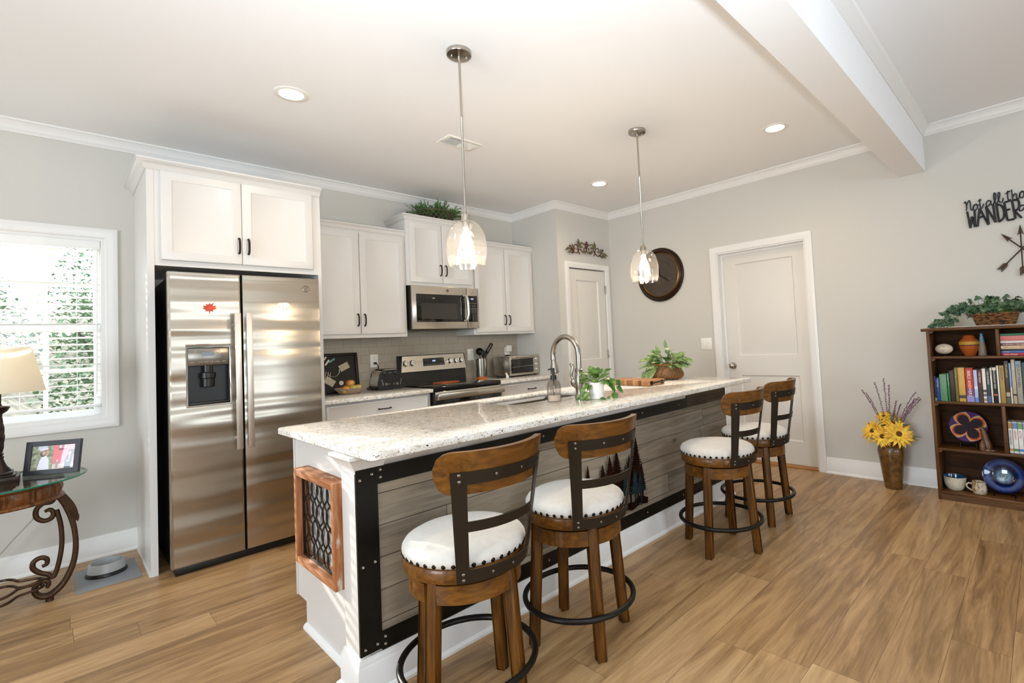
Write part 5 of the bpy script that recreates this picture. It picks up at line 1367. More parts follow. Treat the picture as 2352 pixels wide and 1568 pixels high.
for a in (-.046, .052):
    mb = MB(); mb.box(a - .006, -.1195, .075, a + .006, -.118, .145, 0, M=RT); part('lever_slot', mb, BLACKG, t)
    mb = MB(); mb.box(a - .016, -.135, .128, a + .016, -.118, .140, .003, M=RT); part('lever', mb, BLACKP, t)
    mb = MB(); q = RT @ Matrix.Translation((a + .002, -.118, .050)) @ Matrix.Rotation(PI / 2, 4, 'X'); mb.lathe([(.012, 0), (.012, .008), (.010, .010), (.0001, .010)], 18, M=q); part('dial', mb, CHROME, t)
for k in range(4):
    for a in (-.082, .090):
        mb = MB(); q = RT @ Matrix.Translation((a + (.003 * k if a < 0 else -.003 * k), -.118, .088 - .014 * k)) @ Matrix.Rotation(PI / 2, 4, 'X'); mb.lathe([(.0065, 0), (.0065, .003), (.004, .003), (.0001, .002)], 12, M=q); part('button', mb, STEELD, t)
for a in (-.020, .026):
    mb = MB(); q = RT @ Matrix.Translation((a, -.118, .050)) @ Matrix.Rotation(PI / 2, 4, 'X'); mb.lathe([(.008, 0), (.008, .003), (.005, .003), (.0001, .002)], 14, M=q); part('button', mb, STEELD, t)
mb = MB(); q = RT @ Matrix.Translation((-.066, -.1186, .150)) @ Matrix.Rotation(PI / 2, 4, 'X'); mb.text('SLICES', .008, q, .0002); mb.text('SLICES', .008, q @ Matrix.Translation((.096, 0, 0)), .0002); mb.text('Oster', .011, q @ Matrix.Translation((.045, -.004, 0)), .0002); part('lettering', mb, INKW, t)
mb = MB(); mb.tube([(-2.621, -.018, 1.132), (-2.612, -.045, 1.128), (-2.602, -.055, 1.10), (-2.60, -.03, 1.04), (-2.61, -.02, .96)], .004, 6); mb.tube([(-2.61, -.02, .96), (-2.66, -.012, .93), (-2.70, -.02, .905), (-2.71, -.06, CT + .005), (-2.685, -.10, CT + .008)], .004, 6); mb.cyl((-2.621, -.014, 1.132), (-2.621, -.042, 1.132), .011, n=12); part('power_cord', mb, BLACKP, t)

# utensil crock and its utensils
ux, uy = -1.505, -.125
t = thing('utensil_crock', 'tall stainless crock with a wooden foot right of the range', 'utensil crock', (ux, uy, CT))
mb = MB(); mb.lathe([(.0005, .024), (.0575, .024), (.0575, .214), (.0555, .214), (.0555, .03), (.0005, .03)], 40, (ux, uy, CT)); part('cylinder', mb, steel('crock_steel', '8b8479', .2, axis=2), t)
mb = MB(); mb.lathe([(.0005, 0), (.054, 0), (.057, .005), (.0575, .024), (.0005, .024)], 40, (ux, uy, CT)); part('wooden_foot', mb, wood('crock_wood', 'a34f14', 'c46a24', 'd98038', axis=0), t)
def utensil(name, label, base, tip):
    t = thing(name, label, name.split('_')[-1], base, 'black kitchen utensils in the crock'); mb = MB(); b, e = Vector(base), Vector(tip); mb.tube([b, b.lerp(e, .5), e], [.006, .0055, .0045], 8); part('handle', mb, BLACKP, t); return t, e, (e - b).normalized()
t, e, d = utensil('ladle', 'black ladle leaning left in the utensil crock', (ux + .012, uy - .01, CT + .035), (ux - .018, uy, 1.15))
mb = MB(); q = (Vector((-.35, -.9, .15))).to_track_quat('Z', 'Y').to_matrix().to_4x4(); q.translation = e + Vector((0, -.002, .035)); mb.lathe([(.0005, -.034), (.022, -.029), (.036, -.012), (.041, .006), (.039, .006), (.033, -.010), (.020, -.025), (.0005, -.030)], 28, M=q); part('ladle_bowl', mb, BLACKP, t)
t, e, d = utensil('slotted_spatula', 'black slotted spatula standing tallest in the utensil crock', (ux + .0, uy - .005, CT + .035), (ux + .062, uy - .012, 1.165))
mb = MB(); A = Vector((.62, -.0, .78)).normalized(); B = Vector((.78, 0, -.62)); o0 = e - A * .005
for k in range(5): mb.add([o0 + A * (.02 + .022 * k) - B * .018, o0 + A * (.02 + .022 * k) + B * .018, o0 + A * (.028 + .022 * k) + B * .018, o0 + A * (.028 + .022 * k) - B * .018], [(0, 1, 2, 3)])
for s in (-1, 1): mb.add([o0 + B * (s * .022), o0 + B * (s * .009), o0 + A * .125 + B * (s * .009), o0 + A * .125 + B * (s * .022)], [(0, 1, 2, 3)])
mb.add([o0 + A * .12 - B * .022, o0 + A * .12 + B * .022, o0 + A * .135 + B * .018, o0 + A * .135 - B * .016], [(0, 1, 2, 3)]); mb.add([o0 - A * .01 - B * .006, o0 - A * .01 + B * .006, o0 + A * .025 + B * .022, o0 + A * .025 - B * .022], [(0, 1, 2, 3)])
nb_ = len(mb.v); mb.v += [tuple(Vector(v_) + Vector((0, -.003, 0))) for v_ in mb.v[:nb_]]; k_ = len(mb.f)
for i in range(k_): mb.f.append([j + nb_ for j in mb.f[i]]); mb.s.append(False); mb.mi.append(0); f_ = mb.f[i]; 
for i in range(k_):
    f_ = mb.f[i]
    for j in range(4): mb.f.append([f_[j], f_[(j + 1) % 4], f_[(j + 1) % 4] + nb_, f_[j] + nb_]); mb.s.append(False); mb.mi.append(0)
part('spatula_blade', mb, BLACKP, t)
for nm_, lab_, off, tip, sz in (('serving_spoon', 'black serving spoon in the middle of the utensil crock', (.012, -.02), (.012, -.028), (.026, .045)), ('pasta_spoon', 'narrow black spoon at the right of the utensil crock', (.02, .005), (.062, -.004), (.018, .042))):
    t, e, d = utensil(nm_, lab_, (ux + off[0], uy + off[1], CT + .035), (ux + tip[0], uy + tip[1], 1.125))
    mb = MB(); q = Matrix.Translation(e + d * sz[1] * .7) @ d.to_track_quat('Z', 'Y').to_matrix().to_4x4(); mb.sphere((0, 0, 0), 1, 8, (sz[0], .007, sz[1])); mb.v = [tuple(q @ Vector(v_)) for v_ in mb.v]; part('spoon_head', mb, BLACKP, t)

# toaster oven, square to the wall
ang = 0.0
RO = Matrix.Translation((-1.33, -.385, CT)) @ Matrix.Rotation(ang, 4, 'Z')   # front-left bottom corner; x along the front, y to the back
t = thing('toaster_oven', 'stainless toaster oven with glass door at right worktop end', 'toaster oven', (-1.1, -.15, CT))
OW, OD, OH = .418, .28, .222
mb = MB(); mb.box(.002, .012, .016, OW - .002, OD, OH, .004, M=RO); part('body', mb, STEEL, t)
for a in (.03, OW - .03):
    for b in (.03, OD - .03):
        mb = MB(); mb.cyl(RO @ Vector((a, b, 0)), RO @ Vector((a, b, .018)), .012, n=10); part('foot', mb, BLACKP, t)
mb = MB(); mb.box(0, 0, .016, .352, .013, OH + .002, .003, M=RO); d_ = part('door', mb, STEEL, t)
mb = MB(); mb.box(.022, -.0025, .038, .335, .002, OH - .030, .001, M=RO); part('door_glass', mb, BLACKG, d_)
mb = MB(); mb.tube([RO @ Vector(v_) for v_ in ((.03, -.002, OH - .03), (.03, -.034, OH - .012), (.045, -.04, OH - .008), (.315, -.04, OH - .008), (.33, -.034, OH - .012), (.33, -.002, OH - .03))], .0075, 10); part('handle', mb, STEEL, d_)
mb = MB(); mb.box(.353, 0, .016, OW, .013, OH + .002, .003, M=RO); c_ = part('control_panel', mb, STEEL, t)
for z in (.178, .122, .066):
    mb = MB(); q = RO @ Matrix.Translation((.386, 0, z)) @ Matrix.Rotation(PI / 2, 4, 'X'); mb.lathe([(.018, 0), (.018, .004), (.014, .006), (.013, .018), (.0001, .019)], 20, M=q); part('knob', mb, CHROME, c_)
mb = MB(); mb.tube([RO @ Vector((.03, -.003, .105)), RO @ Vector((.330, -.003, .112))], .0014, 5); part('oven_rack', mb, CHROME, d_)
AC = thin_glass('clear_acrylic', (.9, .92, .92))
mb = MB(); mb.box(-1.46, -.37, CT + .001, -1.345, -.22, CT + .0025); mb.box(-1.46, -.37, CT + .0025, -1.457, -.22, CT + .05); mb.box(-1.348, -.37, CT + .0025, -1.345, -.22, CT + .05); solo('acrylic_rest', mb, AC, 'clear acrylic rest on the worktop left of the toaster oven', 'spoon rest', (-1.40, -.295, CT + .001))
mb = MB(); mb.prism([(-.016, 0), (.016, 0), (.018, .022), (.004, .030), (-.008, .055), (-.024, .050), (-.012, .026)], 0, .012, lambda a, b, h: (-1.37 + a, -.395 + h, CT + .001 + b)); solo('white_clip', mb, PLATE, 'small white plastic clip standing beside the toaster oven', 'clip', (-1.37, -.39, CT + .001))
# ------------------------------------------------------------------ bookcase and what stands on it
BKW = wood('bookcase_wood', '38220d', '563516', '714a22', axis=1, scale=1.1, rough=.42)
BKV = wood('bookcase_wood_upright', '38220d', '563516', '714a22', axis=2, scale=1.1, rough=.42)
BKD = wood('bookcase_back', '2a180b', '432813', '573819', axis=1, scale=1.0, rough=.8)
BX, BY_0, BY_1 = -.30, -3.86, -4.66
t = thing('bookcase', 'stained wooden bookcase against the right wall holding books and pottery', 'bookcase', (-.155, -4.26, 0))
for y in (BY_0, BY_1 + .02):
    mb = MB(); mb.box(BX, y - .02, 0, -.022, y, 1.19, .002); part('side_panel', mb, BKV, t)
mb = MB(); mb.box(BX - .016, BY_1 - .018, 1.192, -.020, BY_0 + .030, 1.214, .008); part('top_board', mb, BKW, t)
for z in (.994, .677, .346, .043):
    mb = MB(); mb.box(BX, BY_1 + .02, z, -.032, BY_0 - .02, z + .0175, .003); part('shelf', mb, BKW, t)
mb = MB(); mb.box(BX + .004, BY_1 + .02, 0, BX + .022, BY_0 - .02, .043); part('kick_board', mb, BKW, t)
mb = MB(); mb.box(-.032, BY_1 + .02, .0, -.022, BY_0 - .02, 1.19); part('back_panel', mb, BKD, t)
for z0, z1 in ((1.0115, 1.192), (.3635, .677)):
    mb = MB(); mb.box(BX + .002, -4.258, z0, -.032, -4.238, z1, .002); part('divider', mb, BKV, t)
for z in (1.192, .994, .677, .346):
    mb = MB(); mb.prism([(0, 0), (.022, 0), (.022, -.006), (.010, -.014), (0, -.014)], BX + .004, BX + .03, lambda a, b, h, z=z: (h, BY_0 - .02 - a, z + b)); part('shelf_cleat', mb, BKV, t)

PAGE = mat('book_pages', 'd9cfb8', .8)
INKD = mat('dark_ink', '2a2420', .6); INKG = mat('gold_ink', 'c4a251', .4, .3); INKL = mat('light_ink', 'e8e2d4', .6); INKR = mat('red_ink', 'a8231c', .6)
_bm = {}
def bookmat(c):
    if c not in _bm: _bm[c] = mat('book_cover_' + c, c, .45, var=.06, vscale=30)
    return _bm[c]
def book(label, y0, y1, z0, h, col, title=None, ink=None, depth=.17, xf=BX + .03, bands=(), group='books standing on the second shelf', lean=0.0, tsize=None):
    """upright book, spine towards the room; y0>y1"""
    y0, y1 = max(y0, y1) - .0006, min(y0, y1) + .0006
    th = y0 - y1; c = (xf, (y0 + y1) / 2, z0)
    mb = MB(); mb.box(xf, y1, z0, xf + .003, y0, z0 + h, .001); mb.box(xf + .001, y1, z0, xf + depth, y1 + .002, z0 + h); mb.box(xf + .001, y0 - .002, z0, xf + depth, y0, z0 + h)
    o = solo('book', mb, bookmat(col), label, 'book', c, group)
    mb = MB(); mb.box(xf + .003, y1 + .002, z0 + .003, xf + depth - .004, y0 - .002, z0 + h - .003); part('pages', mb, PAGE, o)
    for b0, b1, bc in bands:
        mb = MB(); mb.box(xf - .0004, y1 + .0003, z0 + h * b0, xf + .0006, y0 - .0003, z0 + h * b1); part('spine_band', mb, bookmat(bc), o)
    if title:
        s = tsize or min(th * .62, h * .9 / max(4, len(title)) * 1.55)
        q = Matrix.Translation((xf - .0006, (y0 + y1) / 2 + s * .36, z0 + h * .93)) @ Matrix(((0, 0, -1, 0), (0, -1, 0, 0), (-1, 0, 0, 0), (0, 0, 0, 1)))
        mb = MB(); mb.text(title, s, q, .0002); part('lettering', mb, ink or INKL, o)
    return o
Z2 = .6945
rows = [('thin black paperback at the left end of the book row', -3.8815, -3.8925, .176, '2b2a28', None, None, [(0, .12, '8fa04a')]),
        ('small blue paperback beside the green book', -3.893, -3.912, .162, '24409a', 'Love Today', INKL, []),
        ('wide sage green book with white lettering near the left end', -3.9135, -3.955, .189, '5f8a62', None, None, []),
        ('narrow emerald green book beside the brown leather one', -3.9575, -3.970, .197, '1f7a4c', 'DICTIONARY OF THE', INKL, []),
        ('dark brown leather book with gilt edges', -3.9715, -3.999, .214, '3a241a', None, None, []),
        ('olive green book left of the yellow one', -4.0005, -4.018, .236, '6f6a2c', 'THE ATLAS', INKG, []),
        ('wide mustard yellow book', -4.0195, -4.058, .236, 'c99a4a', 'COMMENTARY', INKG, [(.10, .19, '3a3128')]),
        ('red book fading to lilac, titled Bible Answers', -4.0605, -4.103, .232, 'b8301c', 'BIBLE ANSWERS', INKL, [(0, .18, '8f86b8'), (.18, .40, '7a3a6a')]),
        ('pale sky blue book right of the red one', -4.1045, -4.125, .220, 'a9bfdc', None, None, [(0, .14, '5d86cf'), (.4, .5, 'd5dfee')]),
        ('maroon book with cream lettering', -4.1265, -4.149, .220, '5e2420', 'THE VISION', INKL, [(0, .45, '3b1a1a')]),
        ('white spined book with grey bands', -4.1505, -4.170, .230, 'e0d8cc', None, None, [(.30, .38, '4d4238'), (.18, .26, '7a6a58'), (.04, .12, 'a07f55')]),
        ('navy book titled Does Genesis', -4.1715, -4.191, .226, '2f3f55', 'GOD OF GENESIS', INKL, [(0, .2, '3a5f9a'), (.78, 1, '35322f')]),
        ('thin cream book left of the black one', -4.1925, -4.203, .236, 'ddd8bd', 'The Inner Light', INKD, []),
        ('black book with white and red lettering', -4.2045, -4.226, .238, '1c1a19', 'ARCHAEOLOGY BIBLE', INKL, [(.92, 1, 'd9c9b4'), (.20, .25, 'b5503c')]),
        ('thin white and teal striped book', -4.2275, -4.238, .250, 'd8e0da', None, None, [(0, 1, '6f9a90')][:0]),
        ('tan gold book titled Jerusalem', -4.2395, -4.266, .251, 'a8884a', 'JERUSALEM', INKD, []),
        ('tall dark brown book right of the gold one', -4.2675, -4.289, .281, '3d3327', 'THE LAND AND', INKG, [(.0, .14, '55503f'), (.16, .26, 'ad9a8a')]),
        ('thin blue and white book beside the tall beige one', -4.2905, -4.301, .266, '7fa3d6', None, None, [(0, .4, 'd3c6b2')]),
        ('tall beige book, tallest of the row', -4.3025, -4.322, .291, 'b3a58a', 'HISTORY', INKL, [(.18, .22, '2c2622')]),
        ('grey book titled Atlas of the Bible', -4.3235, -4.352, .280, 'a39c90', 'ATLAS OF THE BIBLE', INKD, [(.86, 1, '7f97a8')]),
        ('dark green book at the right end of the book row', -4.3535, -4.38, .27, '2f4a35', None, None, [])]
for lab_, a, b, h, c, ti, ink, bands in rows: book(lab_, a, b, Z2, h, c, ti, ink, bands=bands)
# three travel guides on the third shelf
Z3 = .3640
for lab_, a, b, ti, bc, b2 in (('white travel guide titled New England', -4.2615, -4.282, 'NEW ENGLAND', 'd08a4a', 'b9873f'), ('white travel guide titled Germany', -4.283, -4.308, 'GERMANY', '4f8a4a', '6d86c2'), ('white travel guide titled Austria', -4.309, -4.333, 'AUSTRIA', '5a7fc0', '6fa04f'), ('white travel guide at the right end of the guides', -4.334, -4.358, 'ITALY', '5f9a5f', '8f86b8')):
    o = book(lab_, a, b, Z3, .205, 'e6e3dc', None, None, xf=BX + .045, depth=.12, bands=[(.79, .98, b2), (.07, .15, bc)], group='white travel guides')
    q = Matrix.Translation((BX + .0445, (a + b) / 2 + .0055, Z3 + .205 * .74)) @ Matrix(((0, 0, -1, 0), (0, -1, 0, 0), (-1, 0, 0, 0), (0, 0, 0, 1)))
    mb = MB(); mb.text(ti, .0165, q, .0002, sx=.8); part('lettering', mb, INKR if ti in ('GERMANY', 'AUSTRIA') else INKD, o)
# books lying flat on the top right shelf
zz = 1.0118
for lab_, th, c, ti, ink, w_ in (('red book at the bottom of the flat stack', .016, 'b01c2a', "God's Chosen", INKL, .19), ('blue book second from the bottom of the flat stack', .015, '3d5fa0', 'FAITH', INKG, .19), ('thin black book in the flat stack', .011, '23211f', None, None, .185), ('cream book titled When Faith Is Forbidden', .021, 'd8c79c', 'WHEN FAITH IS FORBIDDEN', INKR, .18), ('maroon book in the flat stack', .016, '6e2a2e', 'EVERYDAY THE BIBLE', INKL, .185), ('white and grey book under the salmon one', .016, 'cfc9c4', 'CONVERSATIONS', INKL, .19), ('thick salmon pink book near the top of the flat stack', .032, 'c9716a', None, None, .19), ('green book at the top of the flat stack', .014, '1f6a48', None, None, .17)):
    y0 = -4.2605; xf = BX + .02
    mb = MB(); mb.box(xf, y0 - w_, zz, xf + .003, y0, zz + th, .001); mb.box(xf + .001, y0 - w_, zz, xf + .14, y0, zz + .002); mb.box(xf + .001, y0 - w_, zz + th - .002, xf + .14, y0, zz + th)
    o = solo('book', mb, bookmat(c), lab_, 'book', (xf + .07, y0 - w_ / 2, zz), 'books lying in the flat stack')
    mb = MB(); mb.box(xf + .003, y0 - w_ + .003, zz + .002, xf + .136, y0 - .002, zz + th - .002); part('pages', mb, PAGE, o)
    if ti:
        s = th * .75; q = Matrix.Translation((xf - .0005, y0 - .012, zz + th * .25)) @ Matrix(((0, 0, -1, 0), (-1, 0, 0, 0), (0, 1, 0, 0), (0, 0, 0, 1)))
        mb = MB(); mb.text(ti, s, q, .0002, sx=min(1, (w_ - .03) / (len(ti) * s * .66))); part('lettering', mb, ink, o)
    zz += th + .0006
# top left shelf: painted egg, striped jar, cone vase
c = Vector((-.215, -3.948, 1.062)); t = thing('painted_egg', 'cream painted egg lying on the top shelf', 'egg', (c.x, c.y, 1.0115))
mb = MB(); M_ = Matrix.Rotation(0, 4, 'X'); mb.sphere(c, .0375, 14, (1, 1.42, 1)); part('shell', mb, mat('egg_cream', 'cfbfa5', .35), t)
mb = MB(); PT = [(.0, .010), (.010, .018), (.018, .006), (.014, -.010), (.002, -.016), (-.008, -.006)]
mb.prism([(a - .004, b + .002) for a, b in PT], 0, .0014, lambda a, b, h: (c.x - .0372 + (a * a + b * b) * 14 - h, c.y - a, c.z + b)); part('painted_bird', mb, mat('bird_paint', '8d5a52', .6), t)
mb = MB()
for pts in ([(-.03, -.004), (-.012, -.008), (.0, -.012)], [(-.024, -.014), (-.010, -.010)], [(.0, .016), (-.004, .022)], [(.016, .012), (.022, .016)]): mb.tube([(c.x - .037 + (a * a + b * b) * 12, c.y - a, c.z + b) for a, b in pts], .0011, 5)
part('painted_branch', mb, INKD, t)
mb = MB(); mb.lathe([(.014, 0), (.016, 0), (.020, .014), (.018, .0145), (.014, .004)], 20, (c.x, c.y, 1.0118)); part('egg_stand', mb, BLACKM, t)
c = Vector((-.195, -4.09, 1.0118)); t = thing('striped_jar', 'terracotta orange lidded jar with a yellow band on the top shelf', 'jar', c)
TER = mat('terracotta_glaze', 'a4501a', .4); 
mb = MB(); mb.lathe([(.0005, 0), (.030, 0), (.032, .004), (.046, .030), (.0555, .058), (.0575, .076)], 40, c); part('jar_body', mb, TER, t)
mb = MB(); mb.lathe([(.0577, .074), (.0585, .078), (.0585, .096), (.056, .099), (.054, .10)], 40, c); part('yellow_band', mb, mat('yellow_glaze', 'b58a2c', .4), t)
mb = MB(); mb.lathe([(.0578, .0705), (.0588, .072), (.0588, .0755), (.0578, .077)], 40, c); part('dark_stripe', mb, INKD, t)
mb = MB(); mb.lathe([(.053, .099), (.050, .108), (.040, .118), (.036, .122), (.034, .134), (.030, .138), (.028, .143), (.0005, .144)], 40, c); part('lid', mb, TER, t)
c = Vector((-.20, -4.160, 1.0118)); t = thing('cone_vase', 'slim cone-shaped grey vase with a blue top on the top shelf', 'vase', c)
mb = MB(); mb.lathe([(.0005, 0), (.024, 0), (.0235, .01), (.020, .06), (.016, .092)], 28, c); part('lower_body', mb, mat('grey_stoneware', '857867', .55, var=.12, vscale=40), t)
mb = MB(); mb.lathe([(.016, .090), (.0135, .115), (.008, .140), (.0095, .146), (.0075, .152), (.0005, .153)], 28, c); part('blue_top', mb, mat('blue_glaze', '5a87a0', .3, var=.2, vscale=40), t)
# third shelf: woven dish on a stand, carved stone
c = Vector((-.165, -4.045, .505)); t = thing('woven_dish', 'purple and orange coiled woven dish upright on a black stand', 'woven dish', (c.x, c.y, .364))
TL = Matrix.Translation(c) @ Matrix.Rotation(-PI / 2 + .26, 4, 'Y')
def coil_mat():
    m, nt, nd, lk, b = newmat('coiled_fibre')
    tc = N(nt, 'ShaderNodeTexCoord'); sp = N(nt, 'ShaderNodeSeparateXYZ')
    at = nt.nodes.new('ShaderNodeAttribute'); at.attribute_name = 'tone'
    lk.new(at.outputs['Color'], b.inputs['Base Color']); b.inputs['Roughness'].default_value = .7
    return m
DPU, DDK, DOR, DTN = mat('purple_fibre', '44215a', .8), mat('dark_violet_fibre', '21141f', .8), mat('orange_fibre', 'b8401c', .8), mat('tan_fibre', 'b79a62', .8)
mb = MB(); nr, na = 34, 176; R_ = .105
vs = []
for i in range(nr + 1):
    r = R_ * i / nr
    for k in range(na):
        a = 2 * PI * k / na; vs.append(TL @ Vector((r * math.cos(a), r * math.sin(a), .012 * (r / R_) ** 2 + .0012 * (i % 2))))
b0 = len(mb.v); mb.v += [tuple(v_) for v_ in vs]
for i in range(nr):
    for k in range(na):
        l = (k + 1) % na; a = (k + .5) / na * 4; s = abs((a + .18) % 1 - .5) * 2      # 0 on a petal axis, 1 between petals
        rr_ = (i + .5) / nr; e = .94 * (1 - s ** 2.2 * .62)
        idx = 1 if rr_ < e - .10 else 2 if rr_ < e else 3 if rr_ < e + .16 else 0
        if s < .35 and rr_ > .55 and idx == 1: idx = 1
        mb.f.append([b0 + i * na + k, b0 + i * na + l, b0 + (i + 1) * na + l, b0 + (i + 1) * na + k]); mb.s.append(True); mb.mi.append(idx)
for i in range(len(mb.v)): pass
part('dish', mb, [DPU, DDK, DOR, DTN], t, ang=60)
mb = MB(); mb.lathe([(R_ - .002, .009), (R_ + .002, .011), (R_ + .002, .015), (R_ - .002, .014)], 64, M=TL); mb.lathe([(.0005, -.002), (R_ * .6, .002), (R_, .010)], 48, M=TL); part('rim', mb, DPU, t)
mb = MB()
for s in (-1, 1): mb.tube([(-.235, c.y + .045 * s, .3645), (-.225, c.y + .045 * s, .375), (-.215, c.y + .045 * s, .395), (-.205, c.y + .045 * s, .40), (-.18, c.y + .045 * s, .385), (-.14, c.y + .045 * s, .3665)], .005, 6)
mb.tube([(-.18, c.y - .045, .385), (-.18, c.y + .045, .385)], .004, 6); part('stand', mb, BLACKM, t)
c = Vector((-.235, -4.150, .3640)); t = thing('stone_carving', 'small mottled brown stone carving beside the woven dish', 'carving', c)
STN = mat('soapstone', '5f3f28', .3, var=.4, vscale=35)
mb = MB(); mb.tube([c + Vector((0, 0, 0)), c + Vector((0, .002, .03)), c + Vector((.004, .010, .07)), c + Vector((.004, .016, .11)), c + Vector((.0, .022, .145)), c + Vector((-.004, .034, .158))], [.024, .026, .022, .019, .014, .008], 10); part('tall_figure', mb, STN, t)
mb = MB(); mb.tube([c + Vector((-.02, .028, 0)), c + Vector((-.02, .028, .03)), c + Vector((-.018, .027, .055)), c + Vector((-.014, .026, .066))], [.017, .018, .012, .006], 10); mb.lathe([(.0005, 0), (.038, 0), (.036, .008), (.0005, .012)], 20, (c.x, c.y, c.z), sy=1.3, sx=.8); part('small_figure', mb, STN, t)
# bottom shelf: painted bowl, mug, blue plate
Z4 = .0607
BLUE = mat('cobalt_glaze', '1a4468', .12, coat=.5, var=.4, vscale=25)
c = Vector((-.20, -3.950, Z4)); t = thing('painted_bowl', 'cream bowl painted with blue flowers, glazed blue inside', 'bowl', c)
FLOR = leafmat('flower_painted_glaze', 'b9b49c', 'cfc7ae', 26, .25, '4d6d85')
mb = MB(); mb.lathe([(.0005, .004), (.036, .004), (.036, 0), (.041, .001), (.055, .018), (.064, .05), (.0655, .088), (.067, .093)], 40, c); part('bowl_outside', mb, FLOR, t)
mb = MB(); mb.lathe([(.067, .093), (.0655, .094), (.063, .088), (.060, .05), (.05, .02), (.0005, .010)], 40, c); part('blue_inside', mb, BLUE, t)
c = Vector((-.225, -4.085, Z4)); t = thing('pottery_mug', 'short tan and white striped pottery mug with handle', 'mug', c)
MUGM = weave('striped_glaze', '8a6a44', 'bfb39c', 55, 30)
mb = MB(); mb.lathe([(.0005, 0), (.036, 0), (.040, .006), (.042, .03), (.039, .058), (.037, .062), (.038, .072), (.0385, .080), (.036, .080), (.035, .06), (.038, .03), (.034, .008), (.0005, .006)], 36, c); part('mug_body', mb, MUGM, t)
mb = MB(); mb.tube([c + Vector((-.012, .037, .064)), c + Vector((-.02, .056, .068)), c + Vector((-.024, .068, .056)), c + Vector((-.022, .064, .036)), c + Vector((-.014, .042, .018))], [.006, .006, .0055, .0055, .006], 8); part('mug_handle', mb, mat('pale_glaze', 'b5a78d', .3), t)
c = Vector((-.165, -4.215, .185)); t = thing('blue_plate', 'large glossy blue pottery plate leaning on a wire stand', 'plate', (c.x, c.y, Z4))
TL = Matrix.Translation(c) @ Matrix.Rotation(-PI / 2 + .30, 4, 'Y')
def ringplate():
    m, nt, nd, lk, b = newmat('ringed_blue_glaze')
    tc = N(nt, 'ShaderNodeTexCoord'); mp_ = N(nt, 'ShaderNodeVectorMath', operation='LENGTH')
    sub = N(nt, 'ShaderNodeVectorMath', operation='SUBTRACT'); sub.inputs[1].default_value = (0, 0, c.z - Z4)
    lk.new(tc.outputs['Object'], sub.inputs[0]); lk.new(sub.outputs['Vector'], mp_.inputs[0])
    mu = N(nt, 'ShaderNodeMath', operation='MULTIPLY'); mu.inputs[1].default_value = 1 / .112; lk.new(mp_.outputs['Value'], mu.inputs[0])
    t_ = N(nt, 'ShaderNodeTexNoise', i_Scale=20.0, i_Detail=3); lk.new(tc.outputs['Object'], t_.inputs['Vector'])
    ma = N(nt, 'ShaderNodeMath', operation='MULTIPLY_ADD'); ma.inputs[1].default_value = .12; lk.new(t_.outputs['Fac'], ma.inputs[0]); lk.new(mu.outputs[0], ma.inputs[2])
    r = ramp(nt, [(.10, srgb('20394a')), (.16, srgb('6f8f95')), (.22, srgb('2c4a60')), (.32, srgb('5f8794')), (.42, srgb('1d3f66')), (.56, srgb('0b1430')), (.72, srgb('101b4a')), (.84, srgb('2b4f8a')), (.97, srgb('15235a'))])
    lk.new(ma.outputs[0], r.inputs['Fac']); lk.new(r.outputs['Color'], b.inputs['Base Color']); b.inputs['Roughness'].default_value = .08; b.inputs['Coat Weight'].default_value = .5
    return m
mb = MB(); mb.lathe([(.0005, .004), (.045, .004), (.062, .010), (.076, .020), (.100, .026), (.112, .034), (.114, .031), (.102, .020), (.078, .012), (.060, -.002), (.0005, -.004)], 64, M=TL); part('plate_body', mb, ringplate(), t)
mb = MB()
for s in (-1, 1): mb.tube([(-.255, c.y + .055 * s, Z4 + .020), (-.25, c.y + .055 * s, Z4 + .003), (-.20, c.y + .055 * s, Z4 + .003), (-.15, c.y + .04 * s, Z4 + .003), (-.105, c.y + .02 * s, Z4 + .10)], .003, 6)
mb.tube([(-.15, c.y - .04, Z4 + .003), (-.15, c.y + .04, Z4 + .003)], .003, 6); part('wire_stand', mb, BLACKM, t)

# on the bookcase: runner, ivy in a wicker trough
LACE = mat('lace_cloth', 'cbc4b8', .9)
mb = MB(); mb.box(BX + .01, -4.56, 1.2142, -.04, -3.99, 1.2162); mb.tube([(BX + .012, -3.99 - .57 * k / 40, 1.2158 + .0006 * (k % 2)) for k in range(41)], .0022, 5); solo('lace_runner', mb, LACE, 'pale lace runner under the ivy basket on the bookcase', 'table runner', (-.155, -4.26, 1.2142))
t = thing('ivy_basket', 'woven brown basket of trailing ivy on top of the bookcase', 'plant basket', (-.165, -4.24, 1.2162))
WB = weave('dark_wicker', '2c1a0e', '8a5a30', 40, 95)
z0 = 1.2165
mb = MB(); rings = []
for i in range(9):
    tt = i / 8; hw, hd = .096 + .026 * tt, .055 + .02 * tt; z = z0 + .084 * tt; bul = .002 * (i % 2)
    rings.append(rrect(-.165 - hd - bul, -4.24 - hw - bul, -.165 + hd + bul, -4.24 + hw + bul, .02, 4))
n = len(rings[0]); vs = [(x, y, z0 + .084 * i / 8) for i, L in enumerate(rings) for x, y in L]
mb.add(vs, [(i * n + k, i * n + (k + 1) % n, i * n + n + (k + 1) % n, i * n + n + k) for i in range(8) for k in range(n)] + [tuple(range(n))], True)
part('basket', mb, WB, t)
mb = MB()
for i in range(12):
    tt = (i + .5) / 12; hw, hd = .098 + .026 * tt, .057 + .02 * tt; L = rrect(-.165 - hd, -4.24 - hw, -.165 + hd, -4.24 + hw, .02, 5); 
    mb.tube([(x + .0028 * math.cos(k * 1.9 + i * PI), y + .0028 * math.sin(k * 1.9 + i * PI), z0 + .084 * tt) for k, (x, y) in enumerate(L)], .0035, 5, closed=True)
part('woven_strands', mb, WB, t)
mb = MB(); mb.box(-.235, -4.355, z0 + .07, -.095, -4.125, z0 + .075); part('moss', mb, mat('dark_moss_bed', '20301a', .95), t)
